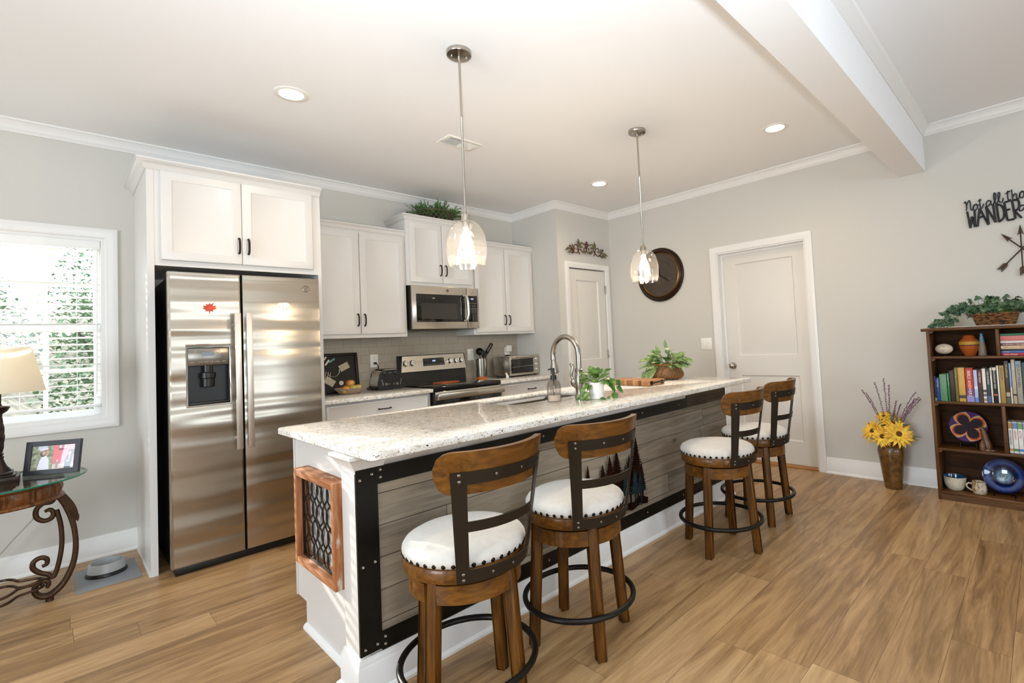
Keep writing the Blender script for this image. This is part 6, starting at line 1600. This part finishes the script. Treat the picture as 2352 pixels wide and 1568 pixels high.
IVY = leafmat('ivy_leaf', '24402a', '4a6a44', 26, .4, '75906a')
rd = random.Random(21); lv = MB(); st = MB()
def ivyleaf(p, d, nrm, s):
    d = Vector(d).normalized(); nrm = Vector(nrm); sd = d.cross(nrm).normalized(); nn_ = sd.cross(d).normalized()
    pl = [(0, 0), (.32, -.16), (.62, .10), (.36, .30), (.46, .62), (.16, .55), (0, 1.05), (-.16, .55), (-.46, .62), (-.36, .30), (-.62, .10), (-.32, -.16)]
    vs = [Vector(p) + nn_ * .12 * s + d * s * .3] + [Vector(p) + sd * (a * s) + d * (b * s) - nn_ * (abs(a) * .25 * s) for a, b in pl]
    lv.add(vs, [(0, 1 + k, 1 + (k + 1) % 12) for k in range(12)], True)
OUT = Vector((-1, 0, 0)); CE = Vector((-.165, -4.24, z0 + .08))
def clampw(q):
    if q.x > -.03: q.x = -.03
    return q
for k in range(110):
    a = rd.uniform(0, 2 * PI); el = rd.uniform(.1, 1.4); d = Vector((math.cos(a) * math.cos(el) * .6, math.sin(a) * math.cos(el) * 1.6, math.sin(el)))
    o0 = CE + Vector((rd.uniform(-.05, .05), rd.uniform(-.09, .09), 0)); tip = clampw(o0 + d * rd.uniform(.05, .125))
    st.tube([o0, (o0 + tip) / 2 + Vector((0, 0, .01)), tip], .0014, 4)
    ivyleaf(tip, clampw(Vector((rd.uniform(-1, .2), rd.uniform(-1, 1), rd.uniform(-.8, .6)))) if True else 0, (-1, rd.uniform(-.4, .4), .6), rd.uniform(.030, .048))
for j, (sy, reach, drop) in enumerate(((1, .25, .0), (1, .20, .0), (1, .27, .01), (1, .16, .0), (-1, .2, .0))):
    P = []
    for i in range(7):
        s = i / 6; P.append(CE + Vector((-.03 - .02 * j % .05 - .03 * s, sy * (.08 + reach * s), .06 * math.sin(PI * min(1, s * 1.15)) * (1.2 - .1 * j) - .068 * s * s - drop * s)))
    for q in P: q.z = max(q.z, 1.2164 + .012)
    st.tube(P, .0016, 5)
    for i in range(1, 7):
        for m_ in range(5): ivyleaf(P[i] + Vector((rd.uniform(-.02, .01), rd.uniform(-.02, .02), rd.uniform(0, .02))), (rd.uniform(-.6, .1), sy * rd.uniform(-.2, 1), rd.uniform(-.5, .4)), (-1, rd.uniform(-.4, .4), .7), rd.uniform(.024, .042))
part('vines', st, STEM, t); part('leaves', lv, IVY, t)

# ------------------------------------------------------------------ lettering sign and crossed arrows on the right wall
SIGN = mat('sign_black', '16181a', .45)
t = thing('word_sign', 'black cut-out wall sign reading Not all those Wander', 'wall sign', (-.01, -4.40, 2.03))
def S2W(pts, x=-.010):   # picture frame of the sign: a px of the close-up, b px
    k = .000603
    return [(x, -4.110 - (a - 448) * k, 2.1275 - (b - (255 - (a - 448) * .108)) * .00086) for a, b in pts]
mbS = MB()
script = [[(450, 262), (462, 250), (470, 300), (462, 328)], [(464, 300), (480, 262), (497, 240), (506, 262), (505, 300), (512, 325), (525, 318)],
 [(525, 318), (545, 280), (560, 275), (570, 295), (560, 318), (540, 325), (528, 305), (540, 282), (560, 278), (585, 285)], [(596, 232), (594, 280), (600, 312), (615, 305), (630, 275)], [(578, 252), (612, 240)],
 [(695, 258), (675, 250), (655, 268), (652, 292), (668, 298), (690, 275), (696, 256), (695, 280), (705, 292), (720, 278)],
 [(720, 278), (738, 240), (742, 200), (732, 190), (724, 215), (728, 260), (742, 280), (758, 262)], [(758, 262), (774, 230), (780, 198), (770, 188), (762, 210), (766, 256), (782, 274), (800, 262), (806, 236)],
 [(850, 180), (846, 235), (856, 262), (868, 250)], [(828, 205), (872, 182)], [(884, 172), (886, 220), (888, 256)], [(888, 238), (905, 210), (920, 212), (922, 240), (932, 252), (946, 240)],
 [(946, 240), (955, 205), (972, 190), (985, 200), (984, 228), (968, 246), (952, 236), (950, 215), (970, 196), (995, 200)],
 [(1010, 195), (1030, 185), (1040, 200), (1020, 225), (1005, 240)], [(1050, 215), (1075, 195), (1070, 180), (1052, 195), (1052, 225), (1080, 225)],
 [(985, 312), (962, 304), (940, 322), (938, 346), (955, 350), (978, 328), (984, 308), (984, 338), (996, 346)]]
for s in script: mbS.tube(S2W(cr(s, 4)), .0042, 6, flat=(.9, 1.0))
part('script_letters', mbS, SIGN, t)
caps = [[(470, 335), (488, 478)], [(488, 478), (510, 380)], [(510, 380), (534, 470)], [(534, 470), (540, 325)],
 [(556, 468), (588, 312)], [(588, 312), (655, 455)], [(575, 392), (625, 378)],
 [(648, 300), (660, 452)], [(648, 300), (722, 436)], [(722, 436), (712, 285)],
 [(742, 285), (752, 435)], [(742, 285), (785, 300), (803, 345), (795, 400), (752, 435)],
 [(812, 275), (828, 424)], [(812, 275), (868, 262)], [(820, 340), (858, 332)], [(828, 424), (890, 414)],
 [(880, 260), (896, 412)], [(880, 260), (930, 262), (938, 300), (925, 335), (888, 345)], [(892, 345), (950, 408)]]
mbS = MB()
for s in caps: mbS.tube(S2W(s if len(s) == 2 else cr(s, 4)), .0066, 8)
part('capital_letters', mbS, SIGN, t)

t = thing('crossed_arrows', 'three crossed dark metal arrows on the wall under the sign', 'wall art', (-.012, -4.401, 1.735))
ARM = mat('dark_bronze_arrow', '3a2c20', .4, .7)
def arrow(tip, tail, x):
    mb = MB(); a = Vector((x, *tip)); b = Vector((x, *tail)); d = (b - a).normalized(); n_ = Vector((0, -d.z, d.y))
    mb.cyl(a + d * .02, b - d * .01, .0038, n=8)
    def flat(pl, o_):
        mb.prism(pl, -.002, .002, lambda u, v, h: tuple(o_ + d * u + n_ * v + Vector((h, 0, 0))))
    flat([(0, 0), (.075, .017), (.060, 0), (.075, -.017)], a)
    flat([(-.065, .0), (-.045, .016), (.010, .016), (-.008, 0), (.010, -.016), (-.045, -.016)], b)
    part('arrow', mb, ARM, t)
arrow((-4.296, 1.861), (-4.50, 1.625), -.014); arrow((-4.52, 1.868), (-4.278, 1.604), -.010); arrow((-4.401, 1.907), (-4.396, 1.556), -.018)

# ------------------------------------------------------------------ floor vase with flowers
vx, vy = -.183, -3.566
mb = MB(); mb.lathe([(.0005, .004), (.052, .004), (.054, 0), (.057, .004), (.064, .06), (.076, .16), (.087, .25), (.091, .285), (.086, .312), (.070, .334), (.060, .346), (.060, .356), (.067, .362), (.062, .362), (.054, .350), (.06, .33), (.078, .29), (.05, .05), (.0005, .03)], 48, (vx, vy, 0), rf=lambda r, z, a: r * (1 + (.012 * math.cos(40 * a) if .235 < z < .27 and r > .08 else 0)))
solo('floor_vase', mb, mat('mottled_brown_glaze', '5f4019', .3, coat=.3, var=.6, vscale=30), 'tall mottled brown floor vase beside the bookcase', 'vase', (vx, vy, 0))
YEL = leafmat('sunflower_petal', 'd99a1c', 'eec63c', 30, .6); CTR = mat('sunflower_eye', '5f3a16', .9, bump=.6, bscale=300); GRY = leafmat('dusty_leaf', '4a5238', '6d7458', 20, .6)
top = Vector((vx, vy, .36)); L_ = Vector((.04, .998, 0)).normalized()   # +y is left in the picture
rd = random.Random(9)
fl_spots = [((-.055, .105, .435), (-.75, .45, .45), .098, 'sunflower at the left of the bouquet'), ((-.10, .03, .408), (-.9, .05, .25), .085, 'small-eyed sunflower at the front centre of the bouquet'), ((-.075, -.075, .432), (-.8, -.45, .35), .105, 'largest sunflower, dark-eyed, at the right of the bouquet'), ((-.03, -.03, .505), (-.6, -.25, .7), .085, 'sunflower at the upper right of the bouquet'), ((-.01, .03, .55), (-.5, .1, .85), .062, 'half-hidden orange sunflower at the top of the bouquet'), ((.03, .10, .42), (.2, .8, .4), .08, 'sunflower turned away at the back left'), ((.0, -.115, .41), (-.1, -.95, .2), .075, 'drooping sunflower at the far right edge')]
for (dx, dy, z), nr_, R_, lab_ in fl_spots:
    c = Vector((vx + dx, vy + dy, z)); nv = Vector(nr_).normalized()
    t = thing('sunflower', lab_ + ', in the brown floor vase', 'flower', c, 'sunflowers in the floor vase')
    mb = MB(); mb.tube([(vx, vy, .20), (vx + dx * .3, vy + dy * .3, .34), c - nv * .03, c], .0035, 6); part('stem', mb, STEM, t)
    q = nv.to_track_quat('Z', 'Y').to_matrix().to_4x4(); q.translation = c
    mb = MB(); mb.lathe([(.0005, -.004), (R_ * .20, -.003), (R_ * .20, .003), (R_ * .14, .007), (.0005, .006)], 20, M=q); part('eye', mb, CTR, t)
    mb = MB()
    for ring, nP, ln, up in ((0, 15, 1.0, .10), (1, 14, .88, .32), (2, 10, .6, .6)):
        for k in range(nP):
            a = 2 * PI * (k + .5 * ring) / nP + rd.uniform(-.1, .1); u = q.to_3x3() @ Vector((math.cos(a), math.sin(a), up + rd.uniform(-.1, .1)))
            mb.leaf(c + (q.to_3x3() @ Vector((math.cos(a), math.sin(a), 0))) * R_ * .15, u, nv, R_ * .9 * ln * rd.uniform(.9, 1.1), R_ * .28, bend=.22, fold=.2, seg=4)
    part('petals', mb, YEL, t)
t = thing('eucalyptus_filler', 'grey green leafy filler among the sunflowers in the floor vase', 'foliage', (vx, vy, .40))
mb = MB(); sm_ = MB()
for k in range(46):
    a = rd.uniform(0, 2 * PI); el = rd.uniform(-.1, 1.4); d = Vector((math.cos(a) * math.cos(el) * .7, math.sin(a) * math.cos(el), math.sin(el))); o0 = Vector((vx, vy, .39)); tip = o0 + d * rd.uniform(.06, .16)
    if tip.x > -.03: tip.x = -.03
    sm_.tube([(vx, vy, .3), o0 + d * .02, tip], .0014, 4); mb.leaf(tip, d + Vector((-.2, 0, .1)), (-1, 0, .6), rd.uniform(.04, .075), rd.uniform(.014, .034), seg=4)
part('stems', sm_, STEM, t); part('leaves', mb, GRY, t)
LAV = mat('lavender_bud', '7a4f66', .8)
tips = [((.166, .744), 'far left, leaning out over the sunflower'), ((.135, .725), 'second from the left, leaning left'), ((.075, .806), 'tall upright on the left'), ((.012, .839), 'tallest of all, near the middle'), ((-.02, .788), 'just right of the tallest one'), ((-.065, .672), 'short curved, above the upper sunflower'), ((-.092, .650), 'shortest, standing right of the curved one'), ((-.188, .740), 'upper right, leaning right'), ((-.18, .69), 'right side, below the upper one'), ((-.208, .705), 'second from the far right'), ((-.214, .690), 'far right, leaning towards the bookcase')]
for (dy, z), lab_ in tips:
    t = thing('lavender_stem', 'lavender stem, ' + lab_, 'flower', (vx, vy, .36), 'lavender stems in the floor vase')
    e = Vector((vx - .02 + rd.uniform(-.02, .02), vy + dy, z)); m0 = Vector((vx, vy + dy * .35, .36 + (z - .36) * .55)); P = []
    for i in range(13):
        s = i / 12; P.append((1 - s) ** 2 * Vector((vx, vy, .26)) + 2 * s * (1 - s) * m0 + s * s * e)
    mb = MB(); mb.tube(P, .0013, 5); part('stalk', mb, GRY, t)
    mb = MB()
    for i in range(19):
        s = .50 + .50 * i / 18; q_ = (1 - s) ** 2 * Vector((vx, vy, .26)) + 2 * s * (1 - s) * m0 + s * s * e
        for m_ in range(3): mb.sphere(q_ + Vector((rd.uniform(-.005, .005), rd.uniform(-.005, .005), rd.uniform(-.003, .003))), rd.uniform(.0028, .0042), 4)
    part('buds', mb, LAV, t)

# ------------------------------------------------------------------ glass-topped end table at the left, with lamp and picture
tx, ty, GZ = -4.870, -.585, .662
t = thing('end_table', 'round glass-topped end table with carved apron and scrolled legs', 'side table', (tx, ty, 0))
CARV = wood('carved_walnut', '3a2010', '663a18', '8a5426', axis=2, scale=2.2, rough=.35, coat=.2)
SCRL = mat('bronze_scroll', '4a3423', .38, .55, var=.2, vscale=30)
def gl_green():
    m, nt, nd, lk, b = newmat('table_glass'); nt.nodes.remove(b)
    tr = N(nt, 'ShaderNodeBsdfTransparent'); tr.inputs['Color'].default_value = (.86, .95, .91, 1); g = N(nt, 'ShaderNodeBsdfGlossy'); g.inputs['Roughness'].default_value = .01
    mx = N(nt, 'ShaderNodeMixShader'); lk.new(schlick(nt, lk), mx.inputs[0]); lk.new(tr.outputs[0], mx.inputs[1]); lk.new(g.outputs[0], mx.inputs[2]); lk.new(mx.outputs[0], nt.nodes['Material Output'].inputs['Surface']); return m
GEDGE = mat('green_glass_edge', '1f6f58', .08, coat=.3)
mb = MB(); mb.lathe([(.0005, GZ - .010), (.326, GZ - .010)], 96, (tx, ty, 0)); mb.lathe([(.326, GZ), (.0005, GZ)], 96, (tx, ty, 0)); g_ = part('glass_top', mb, gl_green(), t)
mb = MB(); mb.lathe([(.326, GZ - .010), (.330, GZ - .007), (.330, GZ - .003), (.326, GZ)], 96, (tx, ty, 0)); part('glass_edge', mb, GEDGE, g_, 'green bevelled glass edge')
mb = MB()
def carv(r, z, a):
    if .565 < z < .625:
        s = (a * 14 / (2 * PI)) % 1; e = abs(s - .38) / .30
        if e < 1: return r + .013 * math.sqrt(1 - e * e) * math.sin(PI * (z - .56) / .07)
        return r + .004 * math.cos((s - .86) * 40) * math.sin(PI * (z - .56) / .07)
    return r
mb.lathe([(.205, .548), (.238, .546), (.243, .552), (.238, .560)] + [(.226, .566 + .0045 * k) for k in range(14)] + [(.236, .630), (.241, .636), (.241, .644), (.236, .651), (.205, .651), (.205, .548)], 280, (tx, ty, 0), rf=carv); part('apron', mb, CARV, t)
for k in range(3):
    a = 2 * PI / 3 * k; u = Vector((math.cos(a), math.sin(a), 0)); v = Vector((-u.y, u.x, 0)); O = Vector((tx, ty, 0))
    W_ = lambda r, z, s=0.0: O + u * r + v * s + Vector((0, 0, z))
    mb = MB()
    for s in (-.022, .022):
        mb.stube([W_(r, z, s * f) for r, z, f in ((.215, .545, .8), (.245, .48, 1), (.272, .38, 1.1), (.282, .27, 1.1), (.272, .17, 1), (.240, .085, .9), (.200, .040, .7), (.165, .030, .6), (.138, .046, .6), (.126, .078, .6), (.140, .108, .6), (.166, .112, .6), (.180, .092, .6), (.172, .074, .6))], [.012, .012, .012, .012, .012, .012, .013, .013, .012, .012, .011, .010, .009, .008], 10)
    mb.stube([W_(r, z) for r, z in ((.21, .47), (.225, .38), (.228, .28), (.215, .18), (.196, .12), (.176, .14), (.145, .16), (.122, .19), (.125, .222), (.15, .235), (.172, .222), (.172, .196), (.155, .188))], [.010, .011, .011, .011, .011, .012, .012, .012, .012, .012, .011, .010, .008], 10)
    mb.stube([W_(r, z) for r, z in ((.21, .545), (.19, .515), (.16, .515), (.135, .49), (.135, .45), (.16, .425), (.188, .43), (.198, .455), (.185, .478), (.165, .472))], [.009, .010, .011, .012, .012, .012, .012, .011, .010, .008], 10)
    mb.cyl(W_(.182, .0), W_(.182, .034), .017, .014, 14); L0 = part('leg', mb, SCRL, t)
    mb = MB(); nS, nT = 10, 10; vs = []
    for i in range(nT + 1):
        tt = i / nT; r = .222 + .052 * tt + .012 * math.sin(PI * tt) + (.02 * (tt - .8) if tt > .8 else 0); z = .548 - .155 * tt
        wd = .020 + .042 * math.sin(PI * min(1, tt * .9 + .1)) * (1 - .25 * tt)
        for j in range(nS + 1):
            s = j / nS * 2 - 1; fl_ = .006 * math.cos(s * 3 * PI) * (1 if tt < .97 else .3); vs.append(W_(r + .016 - .018 * s * s + fl_, z + .008 * math.cos(s * 3 * PI) * tt, s * wd))
    mb.add(vs, [(i * (nS + 1) + j, i * (nS + 1) + j + 1, (i + 1) * (nS + 1) + j + 1, (i + 1) * (nS + 1) + j) for i in range(nT) for j in range(nS)], True); part('acanthus_leaf', mb, SCRL, L0)
for z in (.088, .122):
    mb = MB(); mb.tube([(tx + (.13 + .03 * math.cos(4 * 2 * PI * k / 64)) * math.cos(2 * PI * k / 64), ty + (.13 + .03 * math.cos(8 * PI * k / 64)) * math.sin(2 * PI * k / 64), z) for k in range(64)], .007, 8, closed=True); part('stretcher', mb, SCRL, t)

lx_, ly_ = -4.872, -.560
t = thing('table_lamp', 'dark twisted-stem table lamp with cream drum shade on end table', 'table lamp', (lx_, ly_, GZ))
LMP = mat('lamp_bronze', '2c211a', .35, .5, var=.3, vscale=40)
mb = MB(); 
for w_, z0_, z1_ in ((.078, 0, .026), (.066, .026, .036), (.055, .036, .05)): mb.box(lx_ - w_, ly_ - w_, GZ + z0_, lx_ + w_, ly_ + w_, GZ + z1_, .004)
mb.lathe([(.052, .05), (.048, .058), (.034, .078), (.026, .100), (.021, .118), (.024, .122), (.024, .128), (.019, .133), (.022, .138), (.024, .143), (.018, .148)], 36, (lx_, ly_, GZ)); part('base', mb, LMP, t)
mb = MB(); nz = 48
vs = []; na = 40
for i in range(nz + 1):
    tt = i / nz; z = GZ + .147 + .185 * tt; R0 = .0145 + .0105 * math.sin(PI * (tt * .85 + .1))
    for k in range(na):
        a = 2 * PI * k / na; r = R0 * (1 + .14 * abs(math.sin(2.5 * (a - tt * 4.6))) - .06); vs.append((lx_ + r * math.cos(a), ly_ + r * math.sin(a), z))
mb.add(vs, [(i * na + k, i * na + (k + 1) % na, (i + 1) * na + (k + 1) % na, (i + 1) * na + k) for i in range(nz) for k in range(na)], True); part('twisted_stem', mb, LMP, t)
mb = MB(); mb.lathe([(.016, .330), (.019, .336), (.017, .342), (.020, .348), (.034, .358), (.040, .368), (.044, .376), (.046, .382), (.040, .386), (.018, .390), (.014, .398), (.014, .46), (.0005, .46)], 32, (lx_, ly_, GZ)); mb.cyl((lx_, ly_, GZ + .45), (lx_, ly_, GZ + .56), .014); part('cup_and_socket', mb, LMP, t)
def shademat():
    m, nt, nd, lk, b = newmat('cream_shade'); b.inputs['Base Color'].default_value = rgba(srgb('f2ece0')); b.inputs['Roughness'].default_value = .9
    tl = N(nt, 'ShaderNodeBsdfTranslucent'); tl.inputs['Color'].default_value = rgba(srgb('fbf6ea')); mx = N(nt, 'ShaderNodeMixShader'); mx.inputs[0].default_value = .65
    lk.new(b.outputs[0], mx.inputs[1]); lk.new(tl.outputs[0], mx.inputs[2]); lk.new(mx.outputs[0], nt.nodes['Material Output'].inputs['Surface']); return m
mb = MB(); mb.lathe([(.175, 1.118 - GZ), (.1225, 1.350 - GZ), (.1205, 1.350 - GZ), (.173, 1.118 - GZ), (.175, 1.118 - GZ)], 64, (lx_, ly_, GZ)); part('lamp_shade', mb, shademat(), t)
mb = MB(); z_ = 1.335
for k in range(3): mb.tube([(lx_, ly_, z_), (lx_ + .124 * math.cos(k * 2.09 + .4), ly_ + .124 * math.sin(k * 2.09 + .4), z_)], .002, 5)
mb.cyl((lx_, ly_, 1.22), (lx_, ly_, 1.365), .003, n=8); part('shade_spider', mb, LMP, t)
mb = MB(); mb.sphere((lx_, ly_, 1.255), .028, 10, (1, 1, 1.25)); part('bulb', mb, mat('frosted_bulb', 'f4f0e6', .4, emit=(1, .86, .66), es=6), t)
light('table_lamp_bulb', 'POINT', (lx_, ly_, 1.26), 7, WARM, shadow_soft_size=.03)
mb = MB(); mb.tube([(lx_ + .02, ly_ + .08, GZ + .004), (lx_ + .08, -.30, GZ + .003), (-4.705, -.235, .655), (-4.70, -.13, .52), (-4.76, -.075, .34), (-4.84, -.06, .24), (-4.93, -.07, .12), (-5.02, -.10, .04), (-5.10, -.12, .004)], .0028, 6); part('power_cord', mb, mat('pale_cord', 'a39e94', .5), t)

# double photograph in a black frame
t = thing('photo_frame', 'black double picture frame with two small photographs on end table', 'picture frame', (-4.68, -.58, GZ))
A_, B_ = Vector((-4.786, -.511, GZ)), Vector((-4.579, -.646, GZ)); ux_ = (B_ - A_).normalized(); bk_ = Vector((-ux_.y, ux_.x, 0)); tiltv = (Vector((0, 0, 1)) + bk_ * .16).normalized(); nrmF = ux_.cross(tiltv).normalized()
if nrmF.dot(CAMP - A_) < 0: nrmF = -nrmF
Wf, Hf = (B_ - A_).length, .178
mpF = lambda a, b, h: A_ + ux_ * a + tiltv * b + nrmF * h + Vector((0, 0, .002))
mb = MB(); fw_ = .026; rc = lambda d, h: (d, d, Wf - d, Hf - d, h)
mb.nested([rc(0, -.014), rc(0, .002), rc(.002, .004), rc(fw_ - .003, .004), rc(fw_, .001), rc(fw_, -.006)], mpF); part('frame', mb, mat('slate_black', '33353a', .5), t)
mb = MB(); mb.nested([rc(fw_, -.005), rc(fw_, -.0048)], mpF); part('mat_board', mb, PLATE, t)
i0, j0, i1, j1 = fw_ + .001, fw_ + .001, Wf - fw_ - .001, Hf - fw_ - .001; md = i0 + (i1 - i0) * .49; hp = -.0040
def quad(mb, a0, b0, a1, b1, h=hp): mb.add([mpF(a0, b0, h), mpF(a1, b0, h), mpF(a1, b1, h), mpF(a0, b1, h)], [(0, 1, 2, 3)])
def poly(mb, pts, h): mb.add([mpF(a, b, h) for a, b in pts], [tuple(range(len(pts)))])
def ell(mb, ca, cb, ra, rb, h, n=16): poly(mb, [(ca + ra * math.cos(2 * PI * k / n), cb + rb * math.sin(2 * PI * k / n)) for k in range(n)], h)
pm = [leafmat('photo_meadow', '5f6a4a', 'a8a888', 60, .3), mat('photo_pale_sky', 'c9d2da', .3), mat('photo_white_dress', 'e4e2ee', .3), mat('photo_skin', 'c99a80', .3), mat('photo_hair', '4a3a34', .3), mat('photo_pink_wall', 'e8767a', .3), mat('photo_dark_suit', '2a2a33', .3), mat('photo_red_shelf', '8f2a2a', .3), mat('photo_stone', 'a39a8c', .3), mat('photo_pavement', 'd9c9bb', .3)]
H_ = j1 - j0; Wp = md - i0
mb = MB(); quad(mb, i0, j0, md, j1); mb.mat(1); quad(mb, i0 + Wp * .28, j1 - H_ * .16, i0 + Wp * .7, j1, hp + .0001)
mb.mat(2); poly(mb, [(i0 + Wp * .30, j0), (i0 + Wp * .86, j0), (i0 + Wp * .82, j0 + H_ * .40), (i0 + Wp * .70, j0 + H_ * .58), (i0 + Wp * .50, j0 + H_ * .56), (i0 + Wp * .38, j0 + H_ * .38)], hp + .0002)
mb.mat(4); ell(mb, i0 + Wp * .53, j0 + H_ * .67, Wp * .13, H_ * .13, hp + .0003); mb.mat(3); ell(mb, i0 + Wp * .56, j0 + H_ * .70, Wp * .085, H_ * .10, hp + .0004)
poly(mb, [(i0 + Wp * .70, j0 + H_ * .58), (i0 + Wp * .78, j0 + H_ * .62), (i0 + Wp * .76, j0 + H_ * .86), (i0 + Wp * .68, j0 + H_ * .86)], hp + .0003); mb.mat(2); poly(mb, [(i0 + Wp * .36, j0 + H_ * .78), (i0 + Wp * .76, j0 + H_ * .86), (i0 + Wp * .74, j0 + H_ * .93), (i0 + Wp * .40, j0 + H_ * .88)], hp + .0005); part('left_photograph', mb, pm, t)
Wq = i1 - md
mb = MB(); mb.mat(5); quad(mb, md + .0008, j0, i1, j1); mb.mat(9); quad(mb, md + .0008, j0, i1, j0 + H_ * .20, hp + .0001)
mb.mat(7); quad(mb, md + Wq * .25, j0 + H_ * .78, md + Wq * .62, j0 + H_ * .86, hp + .0001); mb.mat(1); quad(mb, md + Wq * .27, j0 + H_ * .86, md + Wq * .38, j1, hp + .0001); quad(mb, md + Wq * .5, j0 + H_ * .86, md + Wq * .6, j1, hp + .0001)
mb.mat(8); quad(mb, md + Wq * .16, j0 + H_ * .02, md + Wq * .26, j0 + H_ * .24, hp + .0002); ell(mb, md + Wq * .21, j0 + H_ * .26, Wq * .13, H_ * .03, hp + .0003); mb.mat(2); quad(mb, md + Wq * .20, j0 + H_ * .28, md + Wq * .25, j0 + H_ * .38, hp + .0003)
mb.mat(6); poly(mb, [(md + Wq * .56, j0), (md + Wq * .84, j0), (md + Wq * .90, j0 + H_ * .30), (md + Wq * .93, j0 + H_ * .56), (md + Wq * .66, j0 + H_ * .56), (md + Wq * .56, j0 + H_ * .32)], hp + .0003); poly(mb, [(md + Wq * .70, j0 + H_ * .56), (i1, j0 + H_ * .54), (i1, j0 + H_ * .78), (md + Wq * .78, j0 + H_ * .80), (md + Wq * .68, j0 + H_ * .72)], hp + .0002)
mb.mat(3); ell(mb, md + Wq * .78, j0 + H_ * .63, Wq * .07, H_ * .08, hp + .0005); ell(mb, md + Wq * .86, j0 + H_ * .87, Wq * .06, H_ * .07, hp + .0005); ell(mb, md + Wq * .71, j0 + H_ * .30, Wq * .07, H_ * .04, hp + .0005); mb.mat(2); poly(mb, [(md + Wq * .75, j0 + H_ * .36), (md + Wq * .79, j0 + H_ * .36), (md + Wq * .80, j0 + H_ * .54), (md + Wq * .75, j0 + H_ * .54)], hp + .0004); part('right_photograph', mb, pm, t)
mb = MB(); mb.nested([(fw_ + .0005, fw_ + .0005, Wf - fw_ - .0005, Hf - fw_ - .0005, -.0015), (fw_ + .001, fw_ + .001, Wf - fw_ - .001, Hf - fw_ - .001, -.0014)], mpF); part('cover_glass', mb, GLASS, t)
mb = MB(); mb.prism([(Wf * .42, .001), (Wf * .58, .001), (Wf * .54, .13), (Wf * .46, .13)], 0, .003, lambda a, b, h: A_ + ux_ * a + Vector((0, 0, b + .001)) + bk_ * (.062 - (b - .001) * .20 + h)); part('easel_back', mb, BLACKP, t)

# ------------------------------------------------------------------ pet bowl on its mat
mb = MB(); mb.box(-4.590, -.612, 0, -4.318, -.210, .0025, .0012); solo('feeding_mat', mb, mat('grey_silicone', '83868a', .55), 'flat grey feeding mat on the floor beside the cabinet panel', 'floor mat', (-4.454, -.41, 0))
c = Vector((-4.455, -.372, .0025)); t = thing('pet_bowl', 'grey pet bowl with a black rubber foot on feeding mat', 'pet bowl', c)
mb = MB(); mb.lathe([(.0005, .010), (.088, .018), (.087, .012), (.080, .066), (.076, .070), (.071, .068), (.066, .022), (.0005, .018)], 56, c); part('bowl_body', mb, mat('grey_bowl', 'a9aba9', .3), t)
mb = MB(); mb.lathe([(.084, 0), (.092, 0), (.094, .004), (.090, .018), (.086, .020), (.084, 0)], 56, c); part('rubber_foot', mb, BLACKP, t)
